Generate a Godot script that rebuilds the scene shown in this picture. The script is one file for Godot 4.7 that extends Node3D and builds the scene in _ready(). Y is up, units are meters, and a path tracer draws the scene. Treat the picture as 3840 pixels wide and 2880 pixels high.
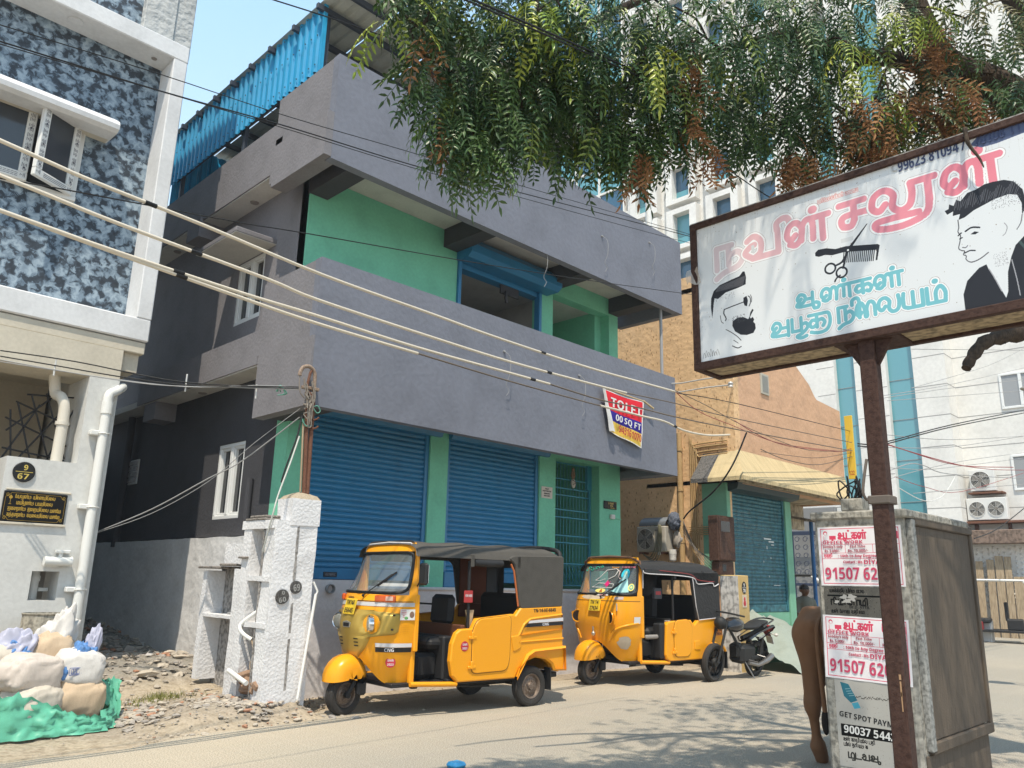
extends Node3D
# A street corner: shop house under renovation paint, two three-wheelers, salon sign, utility box. Street runs along x, alley along z.

class Sh:
	# collects triangles with normals, turned clockwise as seen from outside
	var v := PackedVector3Array()
	var n := PackedVector3Array()
	var t := PackedVector2Array()
	var c := PackedColorArray()
	var col := Color.WHITE
	func tri(a: Vector3, b: Vector3, d: Vector3, na: Vector3, nb: Vector3, nd: Vector3, ua := Vector2.ZERO, ub := Vector2.ZERO, ud := Vector2.ZERO) -> void:
		if (b - a).cross(d - a).dot(na + nb + nd) > 0.0:
			var s := b; b = d; d = s
			var sn := nb; nb = nd; nd = sn
			var su := ub; ub = ud; ud = su
		v.append(a); v.append(b); v.append(d)
		n.append(na); n.append(nb); n.append(nd)
		t.append(ua); t.append(ub); t.append(ud)
		c.append(col); c.append(col); c.append(col)
	func flat(a: Vector3, b: Vector3, d: Vector3, o: Vector3) -> void:
		var g := (b - a).cross(d - a).normalized()
		if g.dot(o) < 0.0: g = -g
		tri(a, b, d, g, g, g)
	func quad(a: Vector3, b: Vector3, d: Vector3, e: Vector3, o: Vector3) -> void:
		# a b d e in a ring; uv: a (0,0) b (1,0) d (1,1) e (0,1)
		var g := (d - a).cross(e - b).normalized()
		if g.dot(o) < 0.0: g = -g
		tri(a, b, d, g, g, g, Vector2(0, 0), Vector2(1, 0), Vector2(1, 1))
		tri(a, d, e, g, g, g, Vector2(0, 0), Vector2(1, 1), Vector2(0, 1))
	func box(a: Vector3, b: Vector3, x := Transform3D.IDENTITY) -> Sh:
		var p := []
		for i in 8:
			p.append(x * Vector3(b.x if i & 1 else a.x, b.y if i & 2 else a.y, b.z if i & 4 else a.z))
		var m := x.basis
		quad(p[0], p[4], p[6], p[2], -m.x); quad(p[1], p[5], p[7], p[3], m.x)
		quad(p[0], p[1], p[5], p[4], -m.y); quad(p[2], p[3], p[7], p[6], m.y)
		quad(p[0], p[1], p[3], p[2], -m.z); quad(p[4], p[5], p[7], p[6], m.z)
		return self
	func cbox(ctr: Vector3, s: Vector3, x := Transform3D.IDENTITY) -> Sh:
		return box(ctr - s * 0.5, ctr + s * 0.5, x)
	func bev(a: Vector3, b: Vector3, r: float, x := Transform3D.IDENTITY) -> Sh:
		# box with chamfered edges
		var h := (b - a) * 0.5
		var o := (a + b) * 0.5
		r = minf(r, minf(h.x, minf(h.y, h.z)) * 0.9)
		for ax in 3:
			var u := (ax + 1) % 3
			var w := (ax + 2) % 3
			for s in [-1.0, 1.0]:
				var q := []
				for k in [[-1, -1], [1, -1], [1, 1], [-1, 1]]:
					var p := Vector3.ZERO
					p[ax] = s * h[ax]; p[u] = k[0] * (h[u] - r); p[w] = k[1] * (h[w] - r)
					q.append(x * (o + p))
				var d := Vector3.ZERO; d[ax] = s
				quad(q[0], q[1], q[2], q[3], x.basis * d)
		for ax in 3:
			var u := (ax + 1) % 3
			var w := (ax + 2) % 3
			for su in [-1.0, 1.0]:
				for sw in [-1.0, 1.0]:
					var q := []
					for k in [[-1, 0], [1, 0], [1, 1], [-1, 1]]:
						var p := Vector3.ZERO
						p[ax] = k[0] * (h[ax] - r)
						p[u] = su * (h[u] - (r if k[1] else 0.0)); p[w] = sw * (h[w] - (0.0 if k[1] else r))
						q.append(x * (o + p))
					var d := Vector3.ZERO; d[u] = su; d[w] = sw
					quad(q[0], q[1], q[2], q[3], x.basis * d)
		for i in 8:
			var s := Vector3(1.0 if i & 1 else -1.0, 1.0 if i & 2 else -1.0, 1.0 if i & 4 else -1.0)
			var q := []
			for ax in 3:
				var p := s * (h - Vector3.ONE * r); p[ax] = s[ax] * h[ax]
				q.append(x * (o + p))
			flat(q[0], q[1], q[2], x.basis * s)
		return self
	func grid(nu: int, nv: int, f: Callable, out := Vector3.ZERO, flip := false) -> Sh:
		# smooth sheet f(u,v); normals by differences; "out" if not zero decides the side they point to
		var p := PackedVector3Array(); p.resize((nu + 1) * (nv + 1))
		var q := PackedVector3Array(); q.resize(p.size())
		for j in nv + 1:
			for i in nu + 1:
				p[j * (nu + 1) + i] = f.call(float(i) / nu, float(j) / nv)
		var wrap := p[0].distance_to(p[nu]) < 1e-5 and p[nu + 1].distance_to(p[2 * nu + 1]) < 1e-5
		for j in nv + 1:
			for i in nu + 1:
				var i0 := i - 1 if i > 0 else (nu - 1 if wrap else 0)
				var i1 := i + 1 if i < nu else (1 if wrap else nu)
				var a := p[j * (nu + 1) + i1] - p[j * (nu + 1) + i0]
				var b := p[mini(j + 1, nv) * (nu + 1) + i] - p[maxi(j - 1, 0) * (nu + 1) + i]
				var g := a.cross(b)
				if g.length() < 1e-12:
					g = (p[((j + 1) if j < nv else (j - 1)) * (nu + 1) + i1] - p[((j + 1) if j < nv else (j - 1)) * (nu + 1) + i0]).cross(b)
				g = g.normalized()
				if flip: g = -g
				if out != Vector3.ZERO and g.dot(out) < 0.0: g = -g
				q[j * (nu + 1) + i] = g
		for j in nv:
			for i in nu:
				var k := [j * (nu + 1) + i, j * (nu + 1) + i + 1, (j + 1) * (nu + 1) + i + 1, (j + 1) * (nu + 1) + i]
				var w := [Vector2(float(i) / nu, float(j) / nv), Vector2(float(i + 1) / nu, float(j) / nv), Vector2(float(i + 1) / nu, float(j + 1) / nv), Vector2(float(i) / nu, float(j + 1) / nv)]
				tri(p[k[0]], p[k[1]], p[k[2]], q[k[0]], q[k[1]], q[k[2]], w[0], w[1], w[2])
				tri(p[k[0]], p[k[2]], p[k[3]], q[k[0]], q[k[2]], q[k[3]], w[0], w[2], w[3])
		return self
	func tube(pts: Array, r, sides := 8, caps := true) -> Sh:
		# r: a number or one per point
		var rings := []
		var side := Vector3.ZERO
		for i in pts.size():
			var d: Vector3 = (pts[mini(i + 1, pts.size() - 1)] - pts[maxi(i - 1, 0)]).normalized()
			if side == Vector3.ZERO:
				side = d.cross(Vector3.UP if absf(d.y) < 0.9 else Vector3.RIGHT).normalized()
			else:
				side = (side - d * side.dot(d)).normalized()
			var up := d.cross(side)
			var rr: float = r[i] if r is Array else r
			var ring := []
			for k in sides:
				var a := TAU * k / sides
				var o := side * cos(a) + up * sin(a)
				ring.append([pts[i] + o * rr, o])
			rings.append(ring)
		for i in pts.size() - 1:
			for k in sides:
				var k2 := (k + 1) % sides
				var a = rings[i][k]; var b = rings[i][k2]; var d = rings[i + 1][k2]; var e = rings[i + 1][k]
				tri(a[0], b[0], d[0], a[1], b[1], d[1]); tri(a[0], d[0], e[0], a[1], d[1], e[1])
		if caps:
			for e in [0, pts.size() - 1]:
				var d: Vector3 = (pts[0] - pts[1]) if e == 0 else (pts[e] - pts[e - 1])
				for k in range(1, sides - 1):
					flat(rings[e][0][0], rings[e][k][0], rings[e][k + 1][0], d)
		return self
	func lathe(prof: Array, sides: int, x: Transform3D) -> Sh:
		# prof: Vector2(radius, y) from one end to the other; the axis is the transform's y
		for k in sides:
			var a0 := TAU * k / sides
			var a1 := TAU * (k + 1) / sides
			var d0 := Vector3(cos(a0), 0, sin(a0))
			var d1 := Vector3(cos(a1), 0, sin(a1))
			for i in prof.size() - 1:
				var p: Vector2 = prof[i]
				var q: Vector2 = prof[i + 1]
				var e := (q - p).normalized()
				var nn := Vector2(e.y, -e.x)
				var n0 := x.basis * (d0 * nn.x + Vector3.UP * nn.y)
				var n1 := x.basis * (d1 * nn.x + Vector3.UP * nn.y)
				var a := x * (d0 * p.x + Vector3.UP * p.y)
				var b := x * (d1 * p.x + Vector3.UP * p.y)
				var d := x * (d1 * q.x + Vector3.UP * q.y)
				var g := x * (d0 * q.x + Vector3.UP * q.y)
				if p.x > 1e-5: tri(a, b, d, n0, n1, n1)
				if q.x > 1e-5: tri(a, d, g, n0, n1, n0)
		return self
	func prism(poly: PackedVector2Array, d0: float, d1: float, x := Transform3D.IDENTITY) -> Sh:
		# polygon in the transform's xy plane, from z d0 to z d1
		var ix := Geometry2D.triangulate_polygon(poly)
		for i in range(0, ix.size(), 3):
			for d in [d0, d1]:
				var o := x.basis.z * (1.0 if (d == d1) == (d1 > d0) else -1.0)
				flat(x * Vector3(poly[ix[i]].x, poly[ix[i]].y, d), x * Vector3(poly[ix[i + 1]].x, poly[ix[i + 1]].y, d), x * Vector3(poly[ix[i + 2]].x, poly[ix[i + 2]].y, d), o)
		var cw := 1.0 if Geometry2D.is_polygon_clockwise(poly) else -1.0
		for i in poly.size():
			var a := poly[i]
			var b := poly[(i + 1) % poly.size()]
			var e := (b - a).normalized()
			var o := x.basis * Vector3(-e.y, e.x, 0) * cw
			quad(x * Vector3(a.x, a.y, d0), x * Vector3(b.x, b.y, d0), x * Vector3(b.x, b.y, d1), x * Vector3(a.x, a.y, d1), o)
		return self
	func ball(ctr: Vector3, r: Vector3, nu := 16, nv := 10, f = null, x := Basis.IDENTITY) -> Sh:
		return grid(nu, nv, func(u: float, w: float) -> Vector3:
			var a := TAU * fmod(u, 1.0)
			var b := PI * w
			var d := Vector3(sin(b) * cos(a), cos(b), sin(b) * sin(a))
			return ctr + x * (d * r * (float(f.call(d)) if f != null else 1.0)), Vector3.ZERO, true)
	func mesh() -> ArrayMesh:
		var a := []; a.resize(Mesh.ARRAY_MAX)
		a[Mesh.ARRAY_VERTEX] = v; a[Mesh.ARRAY_NORMAL] = n; a[Mesh.ARRAY_TEX_UV] = t; a[Mesh.ARRAY_COLOR] = c
		var m := ArrayMesh.new()
		m.add_surface_from_arrays(Mesh.PRIMITIVE_TRIANGLES, a)
		return m

var rng := RandomNumberGenerator.new()
var taken := {}
var mats := {}
var tex := {}
const BOLD := 1

func V(x: float, y: float, z: float) -> Vector3: return Vector3(x, y, z)
func P2(a: Array) -> PackedVector2Array:
	var p := PackedVector2Array()
	for i in range(0, a.size(), 2): p.append(Vector2(a[i], a[i + 1]))
	return p
func P3(a: Array) -> Array:
	var p := []
	for i in range(0, a.size(), 3): p.append(Vector3(a[i], a[i + 1], a[i + 2]))
	return p
func curve(pts: Array, per := 5) -> Array:
	# Catmull-Rom through the points
	var o := []
	for i in pts.size() - 1:
		for k in per:
			o.append(pts[i].cubic_interpolate(pts[i + 1], pts[maxi(i - 1, 0)], pts[mini(i + 2, pts.size() - 1)], float(k) / per))
	o.append(pts[-1])
	return o
func numbered(called: String) -> String:
	var k: int = taken.get(called, 0)
	taken[called] = k + 1
	return called if k == 0 else "%s_%03d" % [called, k]
func thing(called: String, label: String, category: String, at := Vector3.ZERO, group := "", turn := 0.0) -> Node3D:
	var o := Node3D.new(); o.name = numbered(called); add_child(o)
	o.position = at; o.rotation.y = turn
	o.set_meta("label", label); o.set_meta("category", category)
	if group: o.set_meta("group", group)
	return o
func part(parent: Node3D, called: String, s, m: Material, world := false) -> MeshInstance3D:
	# one named mesh under its thing; world: the shape is given in world places
	var o := MeshInstance3D.new(); o.name = called
	o.mesh = s.mesh() if s is Sh else s
	o.material_override = m
	parent.add_child(o, true)
	if world: o.position = -parent.position
	return o
func single(called: String, s, m: Material, label: String, category: String, group := "") -> MeshInstance3D:
	var o := MeshInstance3D.new(); o.name = numbered(called); o.mesh = s.mesh() if s is Sh else s; o.material_override = m
	add_child(o)
	o.set_meta("label", label); o.set_meta("category", category)
	if group: o.set_meta("group", group)
	return o
func struct(called: String, s, m: Material) -> MeshInstance3D:
	var o := MeshInstance3D.new(); o.name = numbered(called); o.mesh = s.mesh() if s is Sh else s; o.material_override = m
	add_child(o); o.set_meta("kind", "structure")
	return o
func stuff(parent: Node3D, called: String, s, m: Material) -> MeshInstance3D:
	var o := part(parent, called, s, m); o.set_meta("kind", "stuff"); return o

func lin(r: float, g: float, b: float, a := 1.0) -> Color: return Color(r, g, b, a).linear_to_srgb()
func grey(x: float) -> Color: return Color(x, x, x).linear_to_srgb()
func noise(freq: float, oct: int, seed_: int, type := FastNoiseLite.TYPE_SIMPLEX_SMOOTH, warp := 0.0) -> FastNoiseLite:
	var f := FastNoiseLite.new()
	f.noise_type = type; f.frequency = freq; f.seed = seed_
	f.fractal_octaves = oct; f.fractal_type = FastNoiseLite.FRACTAL_FBM if oct > 1 else FastNoiseLite.FRACTAL_NONE
	if warp > 0.0:
		f.domain_warp_enabled = true; f.domain_warp_amplitude = warp; f.domain_warp_frequency = freq * 1.6; f.domain_warp_fractal_octaves = 2
	return f
func ramped(img: Image, stops: Array) -> Image:
	# stops: [at, linear colour, ...] applied to the grey of img
	var g := Gradient.new()
	g.offsets = PackedFloat32Array(); g.colors = PackedColorArray()
	var o := PackedFloat32Array(); var cs := PackedColorArray()
	for i in range(0, stops.size(), 2):
		o.append(stops[i]); cs.append(stops[i + 1] if stops[i + 1] is Color else grey(stops[i + 1]))
	g.offsets = o; g.colors = cs
	var lut := PackedByteArray()
	for i in 256:
		var k := g.sample(i / 255.0); lut.append(k.r8); lut.append(k.g8); lut.append(k.b8)
	img.convert(Image.FORMAT_L8)
	var d := img.get_data()
	var out := PackedByteArray(); out.resize(d.size() * 3)
	for i in d.size():
		var k := d[i] * 3
		out[i * 3] = lut[k]; out[i * 3 + 1] = lut[k + 1]; out[i * 3 + 2] = lut[k + 2]
	return Image.create_from_data(img.get_width(), img.get_height(), false, Image.FORMAT_RGB8, out)
func times(a: Image, b: Image) -> Image:
	# both RGB8 in sRGB: a rough product
	var x := a.get_data(); var y := b.get_data()
	for i in x.size(): x[i] = x[i] * y[i] / 255
	return Image.create_from_data(a.get_width(), a.get_height(), false, Image.FORMAT_RGB8, x)
func make_textures() -> void:
	var n := 512
	var soft := noise(0.008, 4, 3).get_seamless_image(n, n)
	var fine := noise(0.09, 3, 5).get_seamless_image(n, n)
	var mid := noise(0.03, 4, 8).get_seamless_image(n, n)
	var st := noise(0.05, 3, 11).get_seamless_image(n, 64); st.resize(n, n, Image.INTERPOLATE_CUBIC)
	var cell := noise(0.07, 1, 21, FastNoiseLite.TYPE_CELLULAR).get_seamless_image(n, n)
	var img := {}
	img.soft = times(ramped(soft.duplicate(), [0.0, 0.80, 0.45, 0.93, 1.0, 1.0]), ramped(fine.duplicate(), [0.0, 0.88, 1.0, 1.0]))
	img.grime = times(ramped(mid.duplicate(), [0.0, 0.30, 0.35, 0.62, 0.55, 0.92, 1.0, 1.0]), ramped(st.duplicate(), [0.0, 0.55, 0.45, 0.95, 1.0, 1.0]))
	img.streak = times(ramped(st.duplicate(), [0.0, 0.62, 0.4, 0.90, 1.0, 1.0]), ramped(soft.duplicate(), [0.0, 0.82, 1.0, 1.0]))
	img.speck = times(ramped(cell.duplicate(), [0.0, 0.42, 0.25, 0.80, 0.6, 1.0, 1.0, 0.70]), ramped(fine.duplicate(), [0.0, 0.60, 0.5, 0.95, 1.0, 1.0]))
	img.dust = times(ramped(mid.duplicate(), [0.0, lin(0.60, 0.56, 0.50), 0.5, lin(0.92, 0.90, 0.86), 1.0, lin(1, 0.99, 0.97)]), ramped(fine.duplicate(), [0.0, 0.60, 0.5, 0.93, 1.0, 1.0]))
	img.rust = times(ramped(mid.duplicate(), [0.0, lin(0.35, 0.22, 0.17), 0.5, lin(0.80, 0.66, 0.58), 1.0, lin(1, 0.95, 0.9)]), ramped(fine.duplicate(), [0.0, 0.70, 1.0, 1.0]))
	img.wood = ramped(st.duplicate(), [0.0, lin(0.45, 0.40, 0.36), 0.5, lin(0.8, 0.76, 0.7), 1.0, lin(1, 0.98, 0.95)])
	# dashes of darker paint pitted into the neighbour's plaster
	var pit := noise(0.05, 1, 33, FastNoiseLite.TYPE_CELLULAR).get_seamless_image(n, n / 3); pit.resize(n, n, Image.INTERPOLATE_CUBIC)
	img.pits = times(ramped(pit, [0.0, lin(0.30, 0.24, 0.20), 0.05, lin(0.50, 0.42, 0.36), 0.10, lin(0.96, 0.95, 0.94), 1.0, lin(1, 1, 1)]), img.soft)
	# two-tone sponge pattern of the left house
	var sp := noise(0.014, 6, 41, FastNoiseLite.TYPE_SIMPLEX_SMOOTH, 60.0).get_seamless_image(1024, 1024)
	img.sponge = ramped(sp, [0.0, lin(0.020, 0.026, 0.034), 0.36, lin(0.040, 0.052, 0.068), 0.405, lin(0.055, 0.072, 0.095), 0.42, lin(0.105, 0.145, 0.190), 0.48, lin(0.125, 0.175, 0.225), 0.495, lin(0.165, 0.222, 0.275), 0.60, lin(0.20, 0.262, 0.32), 0.68, lin(0.28, 0.35, 0.41), 1.0, lin(0.36, 0.44, 0.50)])
	for k in img: tex[k] = ImageTexture.create_from_image(img[k])
	for k in {"b_fine": fine, "b_mid": mid, "b_cell": cell, "b_streak": st}:
		var im: Image = {"b_fine": fine, "b_mid": mid, "b_cell": cell, "b_streak": st}[k]
		im.convert(Image.FORMAT_RGB8); tex[k] = ImageTexture.create_from_image(im)

func M(called: String, r := 0.5, g := 0.5, b := 0.5, rough := 0.85, o := {}) -> StandardMaterial3D:
	# a cached material: linear base colour; o: t texture, s tiles per metre, h height texture, d its depth in cm
	if mats.has(called): return mats[called]
	var m := StandardMaterial3D.new(); m.resource_name = called
	m.albedo_color = lin(r, g, b, o.get("a", 1.0)); m.albedo_color.a = o.get("a", 1.0)
	m.roughness = rough; m.metallic = o.get("metal", 0.0); m.metallic_specular = o.get("spec", 0.4)
	if o.has("t") or o.has("h"):
		m.uv1_triplanar = true; m.uv1_world_triplanar = not o.get("local", false)
		m.uv1_scale = Vector3.ONE * o.get("s", 0.5)
	if o.has("t"): m.albedo_texture = tex[o.t]
	if o.has("h"):
		m.heightmap_enabled = true; m.heightmap_texture = tex[o.h]; m.heightmap_scale = o.get("d", 0.3)
	if o.has("a"):
		m.transparency = BaseMaterial3D.TRANSPARENCY_ALPHA
	if o.has("coat"):
		m.clearcoat_enabled = true; m.clearcoat = o.coat; m.clearcoat_roughness = o.get("coat_rough", 0.08)
	if o.has("vc"): m.vertex_color_use_as_albedo = true
	if o.has("back"):
		m.backlight_enabled = true; m.backlight = o.back
	if o.has("rim"):
		m.rim_enabled = true; m.rim = o.rim
	mats[called] = m
	return m
func skin(called: String, img: Image, rough := 0.7, spec := 0.3) -> StandardMaterial3D:
	# print laid on by UV
	var m := StandardMaterial3D.new(); m.resource_name = called
	m.albedo_texture = ImageTexture.create_from_image(img); m.roughness = rough; m.metallic_specular = spec; m.texture_repeat = false
	return m
func letters(parent: Node3D, text: String, h: float, at: Vector3, right: Vector3, up: Vector3, m: Material, width := 0.0, serif := false, called := "lettering") -> MeshInstance3D:
	# raised print: height h of a capital, "at" the middle of the line, fitted to width when given
	var f := SystemFont.new(); f.font_names = PackedStringArray(["Droid Serif" if serif else "Droid Sans"]); f.font_weight = 700
	var t := TextMesh.new(); t.text = text; t.font = f; t.font_size = 32; t.pixel_size = h / 23.0; t.depth = 0.0015; t.curve_step = 3.0
	var o := MeshInstance3D.new(); o.name = called; o.mesh = t; o.material_override = m
	var w: float = t.get_aabb().size.x
	var sx := width / w if width > 0.0 and w > 0.0 else 1.0
	var z := right.cross(up).normalized()
	o.transform = Transform3D(Basis(right.normalized() * sx, up.normalized(), z), at)
	parent.add_child(o, true)
	return o

func _ready() -> void:
	rng.seed = 7
	var cam := Camera3D.new(); cam.name = "camera"; add_child(cam)
	cam.position = V(0, 1.4, 0); cam.rotation_degrees = V(14.018, -45.0064, 1.3777)
	cam.fov = 51.77; cam.near = 0.05; cam.far = 1500.0; cam.current = true
	var sky := ProceduralSkyMaterial.new()
	sky.sky_top_color = lin(0.20, 0.35, 0.52); sky.sky_horizon_color = lin(0.95, 0.99, 1.0); sky.sky_curve = 0.20
	sky.ground_horizon_color = lin(0.60, 0.58, 0.52); sky.ground_bottom_color = lin(0.35, 0.31, 0.26)
	sky.sun_angle_max = 1.0; sky.energy_multiplier = 1.35
	var env := Environment.new()
	env.background_mode = Environment.BG_SKY
	env.sky = Sky.new(); env.sky.sky_material = sky
	env.ambient_light_source = Environment.AMBIENT_SOURCE_SKY
	env.tonemap_mode = Environment.TONE_MAPPER_LINEAR; env.tonemap_exposure = 1.62
	env.sdfgi_enabled = true; env.ssao_enabled = true; env.ssil_enabled = true
	env.fog_enabled = true; env.fog_density = 0.0012; env.fog_light_color = lin(0.80, 0.86, 0.92)
	var we := WorldEnvironment.new(); we.name = "environment"; we.environment = env; add_child(we)
	var sun := DirectionalLight3D.new(); sun.name = "sun"; add_child(sun)
	sun.light_energy = 1.1; sun.light_color = Color(1.0, 0.955, 0.88); sun.light_angular_distance = 0.5; sun.shadow_enabled = true
	sun.look_at_from_position(V(-0.33, 0.90, 0.28) * 50.0, Vector3.ZERO, Vector3.FORWARD)
	make_textures()
	ground()
	main_building()
	rooftop_shed()
	left_house()
	neighbour()
	tower()
	meter_niches()
	service_pole()
	auto_one()
	auto_two()
	motorbike()
	sacks()
	cow()
	utility_cabinet()
	salon_sign()
	small_fittings()
	far_street()
	wires()
	neem_tree()
	rubble()

func gy(x: float, z: float) -> float:
	# ground height: the alley climbs over heaped rubble
	var a := smoothstep(-8.9, -10.6, z) * 0.30 + smoothstep(-10.6, -15.0, z) * 0.32
	a *= smoothstep(5.1, 4.9, x)
	a *= smoothstep(1.0, 2.6, x) * 0.6 + 0.4
	a += 0.16 * smoothstep(-7.25, -7.75, z) * smoothstep(4.95, 4.6, x) * smoothstep(2.9, 3.7, x) * smoothstep(-12.0, -9.5, z)
	return a

func ground() -> void:
	var nz := noise(0.9, 4, 77)
	var dirt := M("dusty ground", 1, 1, 1, 0.95, {"t": "dust", "s": 0.55, "h": "b_mid", "d": 1.6, "vc": true})
	var patch := noise(0.35, 3, 12)
	var s := Sh.new()
	var nx := 150
	var cell := func(u: float, w: float) -> Vector3:
		var x := lerpf(-4.0, 26.0, u)
		var z := lerpf(-18.0, -4.0, w)
		var h := gy(x, z) + nz.get_noise_2d(x, z) * (0.028 if z < -7.8 and x < 5.2 else 0.008)
		if h > 0.02: h += nz.get_noise_2d(x * 3.0, z * 3.0) * 0.05 * smoothstep(0.02, 0.2, h)
		if x > 5.6 and z < -9.2: h = -0.02
		return V(x, h - 0.012, z)
	s.col = Color(0.46, 0.385, 0.29)
	s.grid(220, 120, cell, Vector3.UP)
	# slow change from pale sand to greyer soil
	for i in s.v.size():
		var k := clampf(patch.get_noise_2d(s.v[i].x, s.v[i].z) * 1.6 + 0.5, 0.0, 1.0)
		var base := Color(0.50, 0.42, 0.315).lerp(Color(0.38, 0.325, 0.26), k)
		base = base.lerp(Color(0.30, 0.28, 0.25), smoothstep(0.10, 0.35, s.v[i].y))
		s.c[i] = base
	struct("ground", s, dirt)
	var far := Sh.new()
	far.col = Color(0.40, 0.345, 0.27)
	far.quad(V(-400, -0.035, -400), V(400, -0.035, -400), V(400, -0.035, 400), V(-400, -0.035, 400), Vector3.UP)
	struct("terrain", far, dirt)
	# the street: worn, dusty concrete with coarse aggregate showing
	var road := M("worn street", 1, 1, 1, 0.93, {"t": "speck", "s": 1.9, "h": "b_cell", "d": 0.5, "vc": true})
	var r := Sh.new()
	var edge := noise(0.45, 3, 4)
	var wear := noise(0.22, 4, 9, FastNoiseLite.TYPE_SIMPLEX_SMOOTH, 1.5)
	r.grid(230, 70, func(u: float, w: float) -> Vector3:
		var x := lerpf(-6.0, 60.0, pow(u, 1.5))
		var e := lerpf(-7.3, -8.1, smoothstep(2.0, 7.0, x)) + edge.get_noise_1d(x) * 0.35
		if x > 16.0: e -= (x - 16.0) * 0.5
		var z := lerpf(e, 7.0, pow(w, 1.3))
		return V(x, 0.006 + nz.get_noise_2d(x * 0.6, z * 0.6) * 0.006 - (0.014 if w == 0.0 else 0.0), z), Vector3.UP)
	for i in r.v.size():
		var p := r.v[i]
		var e := lerpf(-7.3, -8.1, smoothstep(2.0, 7.0, p.x))
		if p.x > 16.0: e -= (p.x - 16.0) * 0.5
		var k := wear.get_noise_2d(p.x, p.z) * 1.3 + 0.5
		var dusty := clampf(smoothstep(e + 3.4, e, p.z) * 0.9 + k * 0.35 - 0.1 + smoothstep(5.0, 2.0, p.x) * 0.4, 0.0, 1.0)
		r.c[i] = Color(0.40, 0.365, 0.305).lerp(Color(0.56, 0.48, 0.365), dusty)
	struct("road", r, road)

func window_unit(b: Node3D, at: Vector3, w: float, h: float, face: Basis) -> void:
	# white two-leaf casement; at: middle of the opening in the wall plane, face.z points out of the wall
	var x := Transform3D(face, at)
	var white := M("window white", 0.72, 0.73, 0.72, 0.5)
	var fr := Sh.new()
	var f := 0.055
	fr.bev(V(-w / 2, h / 2 - f, -0.05), V(w / 2, h / 2, 0.03), 0.006, x).bev(V(-w / 2, -h / 2, -0.05), V(w / 2, -h / 2 + f, 0.03), 0.006, x)
	fr.bev(V(-w / 2, -h / 2 + f, -0.05), V(-w / 2 + f, h / 2 - f, 0.03), 0.006, x).bev(V(w / 2 - f, -h / 2 + f, -0.05), V(w / 2, h / 2 - f, 0.03), 0.006, x)
	fr.bev(V(-0.04, -h / 2 + f, -0.05), V(0.04, h / 2 - f, 0.034), 0.006, x)
	var win := part(b, "window", fr, white, true)
	for s in [-1.0, 1.0]:
		var g := Sh.new()
		var x0: float = 0.045 * s
		var x1: float = (w / 2 - f - 0.004) * s
		g.box(V(minf(x0, x1) + 0.02, -h / 2 + f + 0.03, -0.035), V(maxf(x0, x1) - 0.02, h / 2 - f - 0.03, -0.03), x)
		part(win, "pane", g, M("dark pane", 0.02, 0.022, 0.025, 0.08, {"spec": 0.6}))
		var k := Sh.new()
		for e in [[minf(x0, x1), minf(x0, x1) + 0.03], [maxf(x0, x1) - 0.03, maxf(x0, x1)]]:
			k.bev(V(e[0], -h / 2 + f, -0.04), V(e[1], h / 2 - f, 0.01), 0.004, x)
		k.bev(V(minf(x0, x1) + 0.03, h / 2 - f - 0.035, -0.04), V(maxf(x0, x1) - 0.03, h / 2 - f, 0.01), 0.004, x)
		k.bev(V(minf(x0, x1) + 0.03, -h / 2 + f, -0.04), V(maxf(x0, x1) - 0.03, -h / 2 + f + 0.035, 0.01), 0.004, x)
		part(win, "sash", k, white)

func shutter(b: Node3D, x0: float, x1: float, y0: float, y1: float, z: float, m: Material, called := "roller_shutter") -> MeshInstance3D:
	# interlocking curved slats between guide rails, bottom bar below
	var s := Sh.new()
	var pitch := 0.072
	var n := int((y1 - y0 - 0.14) / pitch)
	for i in n:
		var y := y0 + 0.14 + i * pitch
		s.grid(1, 6, func(u: float, w: float) -> Vector3:
			var d := sin(PI * minf(w / 0.86, 1.0)) * 0.017 if w < 0.86 else -0.006
			return V(lerpf(x0, x1, u), y + w * pitch, z + d), V(0, 0, 1))
	var c := part(b, called, s, m, true)
	var e := Sh.new(); e.bev(V(x0, y0, z - 0.02), V(x1, y0 + 0.14, z + 0.022), 0.006)
	part(c, "bottom_bar", e, m)
	for q in [[x0 - 0.055, x0 + 0.012], [x1 - 0.012, x1 + 0.055]]:
		var g := Sh.new(); g.bev(V(q[0], y0, z - 0.03), V(q[1], y1, z + 0.04), 0.006)
		part(c, "guide_rail", g, m)
	return c

func hood(b: Node3D, x0: float, x1: float, y0: float, y1: float, z: float, d: float, m: Material) -> void:
	var p := P2([0.0, y0, d * 0.75, y0, d, y0 + 0.07, d, y0 + (y1 - y0) * 0.5, d * 0.62, y1 - 0.05, d * 0.3, y1, 0.0, y1])
	var s := Sh.new(); s.prism(p, x0, x1, Transform3D(Basis(V(0, 0, 1), V(0, 1, 0), V(1, 0, 0)), V(0, 0, z)))
	part(b, "shutter_hood", s, m, true)

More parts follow.
